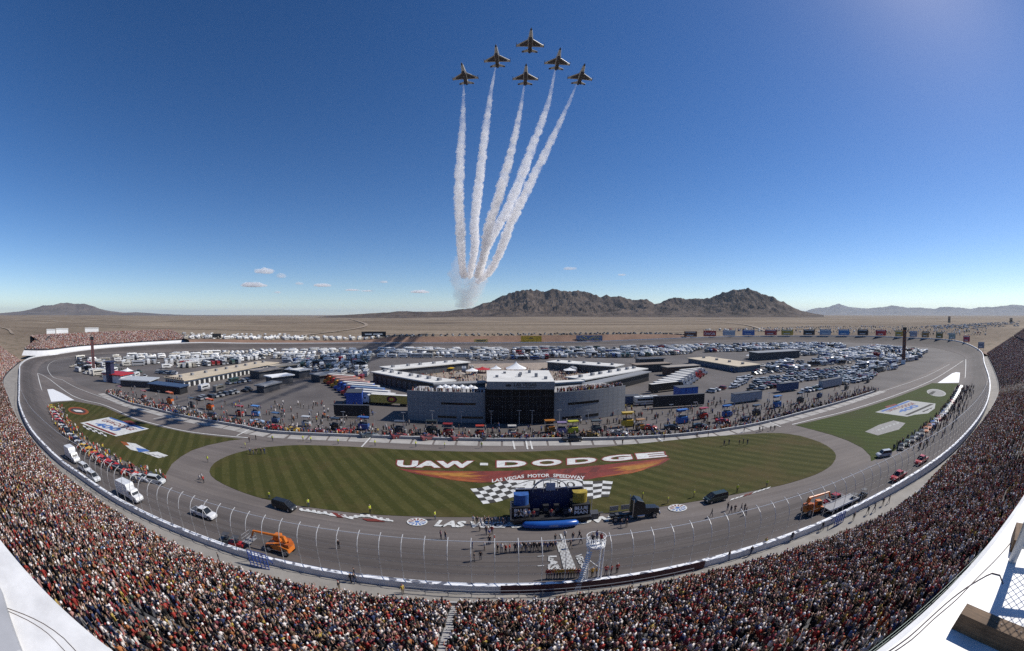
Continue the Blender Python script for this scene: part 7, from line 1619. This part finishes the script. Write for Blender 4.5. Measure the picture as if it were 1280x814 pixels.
for i, (px, py, a, b_) in enumerate(CL):
    D_ = 14000; c_ = ondir(px, py, D_); k_ = D_ / FPX; mb = MB(); rg = random.Random(i + 50)
    n1, n2 = 26, 12; W, Hh = a * k_, b_ * k_; vs = []; 
    base = MB(); base.ball((0, 0, 0), 1, .7, 1, n1, n2)
    P = np.array(base.v); f1 = vnoise(P[:, 0] * 2.1 + i * 3.7 + 11, P[:, 2] * 1.8 + P[:, 1] * 2 + 7, 60 + i, 4, False)
    s_ = (.55 + .9 * f1); P = P * s_[:, None]; P[:, 2] = np.where(P[:, 2] < 0, P[:, 2] * .35, P[:, 2]); P[:, 0] *= W; P[:, 1] *= W * .7; P[:, 2] *= Hh * 1.3
    base.v = [tuple(p) for p in P]; o = base.build('cloud', m2, None, True, tuple(c_), -atan2(c_.x, c_.y)); o['vapour'] = (1.1 if a > 10 else .6) / (Hh * 1.6)
    tag(o, ['small bright puffy cloud highest in the low group', 'small round cloud beside the highest puffy one', 'flat wide cloud lowest in the low group', 'tiny wisp between the flat cloud and the oval one', 'oval cloud at the end of the low group', 'tiny faint wisp under the low group', 'flat small cloud beside the smoke', 'faint tiny cloud over the desert', 'thin streak of cloud over the desert near the faint one', 'small cloud above the main ridge', 'tiny wisp of cloud above the main ridge saddle', 'thin cloud streak nearer the smoke'][i], 'cloud')
# ------------------------------------------------------------------ people built one by one
def human_mesh(pose):
    """one continuous body grown from a skeleton; faces +y, feet at z = 0"""
    k = 'human_' + pose
    if k in MESHES: return MESHES[k]
    J = {'pelvis': (0, 0, .94), 'spine': (0, .01, 1.14), 'chest': (0, .0, 1.34), 'neck': (0, .0, 1.49), 'jaw': (0, .035, 1.56), 'head': (0, .01, 1.65), 'crown': (0, -.005, 1.73), 'nose': (0, .125, 1.625)}
    Rr = {'pelvis': .155, 'spine': .145, 'chest': .165, 'neck': .058, 'jaw': .075, 'head': .098, 'crown': .07, 'nose': .016}
    E = [('pelvis', 'spine'), ('spine', 'chest'), ('chest', 'neck'), ('neck', 'jaw'), ('jaw', 'head'), ('head', 'crown'), ('head', 'nose')]
    step = .16 if pose == 'walk' else .02
    for s, n in ((-1, 'l'), (1, 'r')):
        J['hip' + n] = (s * .10, 0, .88); J['knee' + n] = (s * .11, s * step + .02, .49); J['ankle' + n] = (s * .12, s * step * 1.5 - .02, .09); J['toe' + n] = (s * .13, s * step * 1.5 + .15, .035)
        Rr.update({'hip' + n: .105, 'knee' + n: .066, 'ankle' + n: .048, 'toe' + n: .04}); E += [('pelvis', 'hip' + n), ('hip' + n, 'knee' + n), ('knee' + n, 'ankle' + n), ('ankle' + n, 'toe' + n)]
        J['sh' + n] = (s * .19, -.005, 1.42); Rr['sh' + n] = .072
        if pose == 'cheer' or (pose == 'shade' and s > 0):
            J['el' + n] = (s * .36, .10, 1.58) if pose == 'cheer' else (s * .34, .14, 1.46); J['wr' + n] = (s * .32, .16, 1.84) if pose == 'cheer' else (s * .14, .20, 1.68); J['ha' + n] = (s * .31, .18, 1.95) if pose == 'cheer' else (s * .05, .19, 1.72)
        elif pose == 'fold': J['el' + n] = (s * .27, .03, 1.13); J['wr' + n] = (s * .06, .22, 1.16); J['ha' + n] = (-s * .05, .22, 1.20)
        else: J['el' + n] = (s * .25, -.02, 1.13); J['wr' + n] = (s * .27, .08 + (s * -.1 if pose == 'walk' else 0), .90); J['ha' + n] = (s * .27, .11 + (s * -.12 if pose == 'walk' else 0), .80)
        Rr.update({'el' + n: .046, 'wr' + n: .034, 'ha' + n: .034}); E += [('chest', 'sh' + n), ('sh' + n, 'el' + n), ('el' + n, 'wr' + n), ('wr' + n, 'ha' + n)]
    names = list(J); me = bpy.data.meshes.new('person'); me.from_pydata([J[n] for n in names], [(names.index(a), names.index(b_)) for a, b_ in E], []); o = bpy.data.objects.new('person_seed', me); COL.objects.link(o)
    sk = o.modifiers.new('skin', 'SKIN'); me.skin_vertices.new() if not me.skin_vertices else None
    for i, n in enumerate(names): me.skin_vertices[0].data[i].radius = (Rr[n], Rr[n] * (.72 if n in ('chest', 'spine', 'pelvis') else 1)); me.skin_vertices[0].data[i].use_root = n == 'pelvis'
    sb = o.modifiers.new('smooth', 'SUBSURF'); sb.levels = 1; sb.render_levels = 1
    dg = bpy.context.evaluated_depsgraph_get(); out = bpy.data.meshes.new_from_object(o.evaluated_get(dg)); bpy.data.objects.remove(o); out.name = 'person_' + pose
    part = {}
    for a, b_ in E:
        n = b_; part[(a, b_)] = 2 if n[:2] in ('wr', 'ha', 'ja', 'he', 'no', 'ne') else 3 if n == 'crown' else 4 if n[:3] == 'toe' else 0 if n[:3] in ('hip', 'kne', 'ank') else 1
    segs = [(np.array(J[a]), np.array(J[b_]), part[(a, b_)], (Rr[a] + Rr[b_]) / 2) for a, b_ in E]
    V = np.array([v.co[:] for v in out.vertices]); best = np.full(len(V), 9e9); pid = np.zeros(len(V), int)
    for a, b_, p, rr_ in segs:
        ab = b_ - a; t = np.clip(((V - a) @ ab) / (ab @ ab), 0, 1); d = np.linalg.norm(V - a - t[:, None] * ab, axis=1) - rr_ * .8; m_ = d < best; best[m_] = d[m_]; pid[m_] = p
    pid[(V[:, 2] > 1.60) & (V[:, 1] < .02) & (abs(V[:, 0]) < .12) & (pid >= 2)] = 3; pid[(V[:, 2] > 1.685) & (abs(V[:, 0]) < .12) & (pid == 2) & (V[:, 1] < .12)] = 3
    for nm, val in (('shirt', 1), ('skin', 2), ('hair', 3), ('shoe', 4)):
        at2 = out.attributes.new(nm, 'FLOAT', 'POINT'); at2.data.foreach_set('value', (pid == val).astype(np.float32))
    out.polygons.foreach_set('use_smooth', [True] * len(out.polygons)); out.materials.clear(); MESHES[k] = out; return out
def person_mat(name, pants, hair, skin):
    if name in MATS: return MATS[name]
    m, nt, b = new_mat(name); setp(b, Roughness=.85); b.inputs['Specular IOR Level'].default_value = .25; oi = nd(nt, 'ShaderNodeObjectInfo'); c_ = pants
    for a, v in (('shirt', oi.outputs['Color']), ('skin', skin), ('hair', hair), ('shoe', (.03, .03, .03))):
        n = nd(nt, 'ShaderNodeAttribute', attribute_name=a); c_ = mixc(nt, n.outputs['Fac'], c_, v)
    nt.links.new(c_, b.inputs['Base Color']); MATS[name] = m; return m
PMESH = {}
def person_var(pose, v):
    k = (pose, v)
    if k in PMESH: return PMESH[k]
    me = human_mesh(pose).copy(); spec = [((.05, .07, .13), (.05, .03, .02), SKINS[0]), ((.03, .03, .035), (.62, .60, .58), SKINS[1]), ((.25, .20, .14), (.28, .03, .03), SKINS[2]), ((.10, .10, .11), (.03, .03, .035), SKINS[3])][v]
    me.materials.append(person_mat('person_look_%s' % 'abcd'[v], *spec)); PMESH[k] = me; return me
SHN = [((.66, .64, .62), 'white'), ((.36, .035, .03), 'red'), ((.025, .025, .03), 'black'), ((.28, .28, .29), 'grey'), ((.04, .06, .18), 'navy'), ((.50, .16, .04), 'orange'), ((.52, .36, .06), 'yellow'), ((.16, .10, .06), 'brown'), ((.40, .22, .22), 'pink'), ((.10, .18, .38), 'blue')]
NAMED = {n: c_ for c_, n in SHN}; NAMED['lime yellow'] = (.55, .62, .05); NAMED['dark'] = (.03, .03, .035); NAMED['gold'] = (.50, .28, .03); NAMED['crimson'] = (.33, .03, .03)
def person(x, y, z, yaw, pose, shirt, label, group, var=None, s=None):
    o = bpy.data.objects.new('person', person_var(pose, RN.randrange(4) if var is None else var)); COL.objects.link(o); o.location = (x, y, z); o.rotation_euler = (0, 0, yaw); s = s or RN.uniform(.95, 1.05); o.scale = (s, s, s)
    o.color = (*NAMED[shirt], 1); tag(o, label, 'person', group); return o
PO_ = {'stand': 'standing', 'cheer': 'raising both arms', 'shade': 'shading eyes', 'fold': 'with arms folded', 'walk': 'walking'}
wts = [22, 18, 22, 9, 8, 7, 3, 4, 4, 3]
for i, p in enumerate(IND_SPOTS[:130]):
    nm = RN.choices([n for _, n in SHN], wts)[0]; pose = RN.choices(['stand', 'cheer', 'shade', 'fold'], [60, 10, 16, 14])[0]
    person(p[0], p[1], p[2], p[3], pose, nm, f'spectator in a {nm} top {PO_[pose]} in the near rows', f'spectators {PO_[pose]} in {nm} tops in the near rows')
ptop = [(341, 552), (379, 551.5), (389, 553), (423, 555.5), (469, 557.5), (520, 559), (556, 560), (602, 560.2), (307, 560), (260, 578)]
for px, py in ptop: x, y = at(px, py); person(x, y, .05, RN.uniform(0, 6), 'stand', 'lime yellow', 'marshal in a lime yellow vest standing along the pit road', 'marshals along the pit road side of the lawn')
for px, py in [(337, 624), (386, 634), (463, 642), (544, 649.5), (834.6, 629.5), (867, 622), (803, 623.5), (921, 616), (958, 609)]: x, y = at(px, py); person(x, y, .05, RN.uniform(0, 6), 'stand', 'lime yellow', 'marshal in a lime yellow vest standing on the lawn edge along the track', 'marshals along the track side of the lawn')
def people(pts, shirts, what, where, z=.05, poses=('stand', 'walk', 'fold'), yaw=None):
    for px, py in pts:
        sh = RN.choice(shirts); x, y, z_ = att(px, py, .01) if z < .5 else (*at(px, py, z), z); pose = RN.choice(poses); person(x, y, z_, RN.uniform(0, 6.28) if yaw is None else yaw + RN.uniform(-.3, .3), pose, sh, f'{what} in {sh} {where}', f'people in {sh} {where}')
people([(551.5, 674), (557, 674.5)], ['dark', 'pink'], 'person', 'on the open track left of the stage')
people([(590, 686), (593, 702), (601, 700), (606, 688), (612, 681), (618, 679), (622, 691), (627, 690), (632, 692), (637, 690.5), (608, 668), (600, 664), (615, 668), (612, 672)], ['dark', 'black', 'red', 'white', 'navy'], 'person', 'on the track beside the painted letters')
people([(592 + i * 4.6, 655 + (i % 3) * 1.2) for i in range(10)], ['dark', 'red', 'white', 'black'], 'guest', 'in the group on the white letters beside the stage')
people([(644 + i * 3.35, 690.5 - (i % 2) * 1.5 - i * .12) for i in range(16)], ['black', 'dark', 'white', 'dark', 'navy'], 'person', 'in the line facing the stage', yaw=0)
people([(684 + i * 3.5, 723.5 - i * .12) for i in range(12)], ['gold', 'orange', 'gold', 'crimson'], 'person', 'in the line across the finish line', yaw=0, poses=('stand',))
people([(733, 722), (740, 721), (746, 721), (757, 719), (763, 718), (771, 716.5)], ['crimson', 'gold', 'dark', 'red'], 'person', 'in the line beneath the flag stand', yaw=0, poses=('stand',))
people([(694, 678), (706, 674), (716, 676), (724, 674), (726, 680), (713, 686)], ['dark', 'white', 'black'], 'person', 'between the stage and the finish line')
people([(889, 646), (909, 638), (913, 642), (918, 641), (926, 639), (932, 643.5), (930, 640)], ['dark', 'black'], 'person', 'in the dark group on the track past the dark green minivan')
people([(776, 659), (783, 659)], ['dark'], 'person', 'beside the black semi tractor')
people([(313, 568), (317, 568.5), (321, 568), (327, 568), (331, 568)], ['dark', 'navy'], 'person', 'on the access road left of the middle lawn')
people([(250, 602), (253, 600), (255, 604), (208, 603), (205, 600)], ['crimson', 'white', 'red'], 'person', 'on the bend of the access road by the striped lawn')
people([(905, 557), (911, 556), (924, 556), (929, 555), (934, 556), (871, 548), (885, 546), (930, 540), (949, 540), (953, 539), (963, 538.5), (968, 538), (778, 556), (830, 550), (320, 550), (312, 553)], ['dark', 'black'], 'person', 'near the pit road edge of the middle lawn')
WK = .76
people([(989, 676), (1027, 663), (1066, 651), (1084, 643), (1092, 640), (1103, 632), (1110.5, 629), (275, 703), (425, 738), (439, 728), (444, 729), (938, 694), (910, 700)], ['dark', 'black'], 'guard', 'on the walkway behind the front wall', WK, ('stand', 'walk'))
people([(504, 743), (956, 683)], ['yellow'], 'steward', 'on the walkway behind the front wall', WK, ('stand',))
people([(424, 686), (444, 722)], ['dark'], 'camera operator', 'on the track inside the fence', .05, ('stand',))
# on the platform of the flag stand
for i, (dx, dy) in enumerate([(-.5, .55), (.15, 1.2), (.55, .5)]):
    q = Matrix.Rotation(fa, 3, 'Z') @ Vector((dx, .8 - .4 + dy - .4, 0)); person(fx + q.x, fy - .4 + q.y, zp + .02, RN.uniform(0, 6), 'stand', ['dark', 'navy', 'crimson'][i], f'flagman in a {["dark", "navy", "crimson"][i]} shirt on the flag stand platform', None)
# on the stage deck
for i, (dx, dy, sh) in enumerate([(-5.6, 2.2, 'dark'), (-4.6, 2.1, 'white'), (-3.9, 2.3, 'blue'), (-3.2, 2.0, 'crimson'), (-.2, 2.4, 'crimson'), (3.0, 2.2, 'white')]):
    q = Matrix.Rotation(ang, 3, 'Z') @ Vector((dx, dy, 0)); person(sx0 + q.x, sy0 + q.y, sz0 + 1.22, ang + pi, 'stand', sh, f'performer in {sh} standing on the stage deck {["by the blue curtain", "by the white lettering", "beside the letters", "next to the speakers", "at its centre", "by the yellow curtain"][i]}', None)
# crews standing by the race cars of both grids: nobody could count them
cs = []
for px, n_, inset in ((GRID_R, 330, -1), (GRID_L, 260, 1)):
    Qg, Tg2 = along(px, 60); 
    for _ in range(n_):
        k_ = RN.randrange(60); off = RN.choice([RN.uniform(-2.8, -1.3), RN.uniform(1.2, 5.5), RN.uniform(1.2, 9.5) if px is GRID_R else RN.uniform(1.2, 4.5)]) * inset; nrm = np.array([-Tg2[k_][1], Tg2[k_][0]]); p = Qg[k_][:2] + nrm * (-off if px is GRID_R else off) * (-1 if px is GRID_R else 1) + Tg2[k_] * RN.uniform(-2, 2)
        cs.append((p[0], p[1], max(.04, tz(p[0], p[1])), RN.uniform(0, 6.28), px is GRID_R))
cs = np.array(cs, float); CR_R = [((.03, .03, .035), 60), ((.2, .2, .2), 14), ((.4, .4, .4), 10), ((.3, .05, .04), 8), ((.05, .1, .2), 8)]; CR_L = [((.55, .53, .5), 26), ((.40, .05, .04), 28), ((.03, .03, .035), 24), ((.55, .42, .06), 8), ((.50, .18, .05), 8), ((.05, .08, .2), 6)]
sh = np.where(cs[:, 4:5] > .5, pick(CR_R, len(cs), rng), pick(CR_L, len(cs), rng)); o = crowd_mesh('crew_crowd', cs[:, :3], cs[:, 3], np.zeros(len(cs), int), M_CROWD, rng, sh); tag(o, 'crews and guests crowding round the race cars of both grids', 'crowd', kind='stuff')
# a few late comers on the cross aisle and by the aisles
# ------------------------------------------------------------------ what lies on the roof ledge
M_WOOD = plain('rough_timber', (.19, .115, .06), .8, var=.35, scale=6.0)
nt = M_WOOD.node_tree; b = nt.nodes['Principled BSDF']; src = b.inputs['Base Color'].links[0].from_socket; tc = nd(nt, 'ShaderNodeTexCoord'); mp = nd(nt, 'ShaderNodeMapping'); mp.inputs['Scale'].default_value = (2.0, 45, 45); nt.links.new(tc.outputs['Object'], mp.inputs['Vector']); gr = ramp(nt, noise_tex(nt, 1.5, 6, mp.outputs[0], .7), .35, .65); nt.links.new(mixc(nt, gr, mixc(nt, 1.0, src, (.45, .42, .4), 'MULTIPLY'), src), b.inputs['Base Color']); M_CORD = plain('dark_cord', (.10, .07, .065), .6)
def roofpt(px, py, dz=0.0):
    x, y = at(px, py, HL + dz); return Vector((x, y, HL + dz))
a, b_ = roofpt(1189, 786), roofpt(1276, 826); d = (b_ - a).normalized(); L = (b_ - a).length; 
tb = empty('timber_block', a, atan2(d.y, d.x)); tag(tb, 'rough brown timber block lying on the white roof ledge', 'timber')
wdt = .115; hgt = .10; mb = MB(); mb.box(0, L * 1.0, 0, wdt, .003, hgt, 0, .004, .004); mb.build('timber_block_body', M_WOOD, tb)
for t in (.45, .52, .74, .8): mb = MB(); mb.cyl((L * t, wdt * .5, hgt), (L * t, wdt * .5, hgt + .004), .006, .006, 8); mb.build('nail', M_CORD, tb)
a = roofpt(1272, 692); tb2 = empty('timber_block', a, radians(20)); tag(tb2, 'shorter timber block farther along the ledge near the frame edge', 'timber'); mb = MB(); mb.box(0, .3, 0, .09, .003, .09); mb.build('timber_block_body', M_WOOD, tb2)
def cable(px, label, r=.007):
    P = [tuple(roofpt(x, y, r)) for x, y in px]; Q_ = catmull(P, False, .08); mb = MB(); mb.tube([tuple(q) for q in Q_], [r] * len(Q_), 6); o = mb.build('cable', M_CORD, None, True); tag(o, label, 'cable')
cable([(1105, 818), (1135, 797), (1165, 770), (1190, 748), (1215, 730), (1240, 716.5), (1250, 719), (1254, 730)], 'dark cable curling up beside the timber block on the ledge', .004)
cable([(1112, 818), (1140, 799), (1168, 773), (1196, 749), (1222, 722), (1248, 696), (1268, 672), (1276, 656)], 'dark cable running along the ledge past the timber block', .0035)
cable([(8, 760), (30, 768), (55, 780), (80, 798), (100, 820)], 'dark cable crossing the ledge by the grey slab', .0028); cable([(10, 764), (34, 775), (60, 792), (85, 818)], 'second dark cable beside the grey slab on the ledge', .0025)
# grey slab at the left end of the ledge
a = [roofpt(-30, 700), roofpt(4, 742), roofpt(32, 822), roofpt(-40, 840)]; mb = MB(); mb.prism([(p.x, p.y) for p in a], HL + .003, HL + .05); o = mb.build('concrete_slab', plain('slab_grey', (.42, .42, .43), .8, var=.1, scale=4)); tag(o, 'grey slab lying at the end of the white ledge', 'slab')
# chain-link gate standing at the right end of the roof; its shadow falls on the ledge
gp0, gp1 = Vector((3.05, .50, HL)), Vector((3.55, -.55, HL)); gd = (gp1 - gp0); gl = gd.length; gu = gd.normalized()
gt = empty('chain_link_gate', gp0, atan2(gu.y, gu.x)); tag(gt, 'chain link gate panel in a steel frame standing on the ledge', 'gate'); GH = 1.15
mb = MB(); mb.cyl((0, 0, 0), (0, 0, GH), .045, .045, 8); mb.cyl((gl, 0, 0), (gl, 0, GH), .045, .045, 8); mb.cyl((0, 0, GH), (gl, 0, GH), .035, .035, 8); mb.cyl((0, 0, .12), (gl, 0, .12), .03, .03, 8); mb.cyl((0, 0, .6), (gl, 0, .6), .03, .03, 8); mb.build('frame', M_STEEL, gt)
mb = MB(); s_ = .075; n_ = int((gl + GH) / s_)
for i in range(-int(GH / s_) - 1, n_):
    x0 = i * s_
    for sg in (1, -1):
        p0x, p0z, p1x, p1z = x0, .12, x0 + GH - .12, GH
        if p0x < 0: p0z += -p0x; p0x = 0
        if p1x > gl: p1z -= p1x - gl; p1x = gl
        if p1x > p0x + .01:
            if sg > 0: mb.cyl((p0x, 0, p0z), (p1x, 0, p1z), .003, .003, 4)
            else: mb.cyl((gl - p0x, 0, p0z), (gl - p1x, 0, p1z), .003, .003, 4)
mb.build('mesh', M_STEEL, gt)
# ------------------------------------------------------------------ desert air: a closed box of even haze round everything
m = bpy.data.materials.new('haze_air'); m.use_nodes = True; nt = m.node_tree; nt.nodes.remove(nt.nodes['Principled BSDF'])
pv = nd(nt, 'ShaderNodeVolumePrincipled'); pv.inputs['Color'].default_value = (.68, .82, 1.0, 1); pv.inputs['Density'].default_value = 1.3e-5; pv.inputs['Anisotropy'].default_value = .2
nt.links.new(pv.outputs[0], nt.node_tree.nodes['Material Output'].inputs['Volume'] if hasattr(nt, 'node_tree') else nt.nodes['Material Output'].inputs['Volume'])
mb = MB(); mb.box(-70000, 70000, -70000, 70000, -40, 900); hz = mb.build('haze', m); tag(hz, kind='stuff')
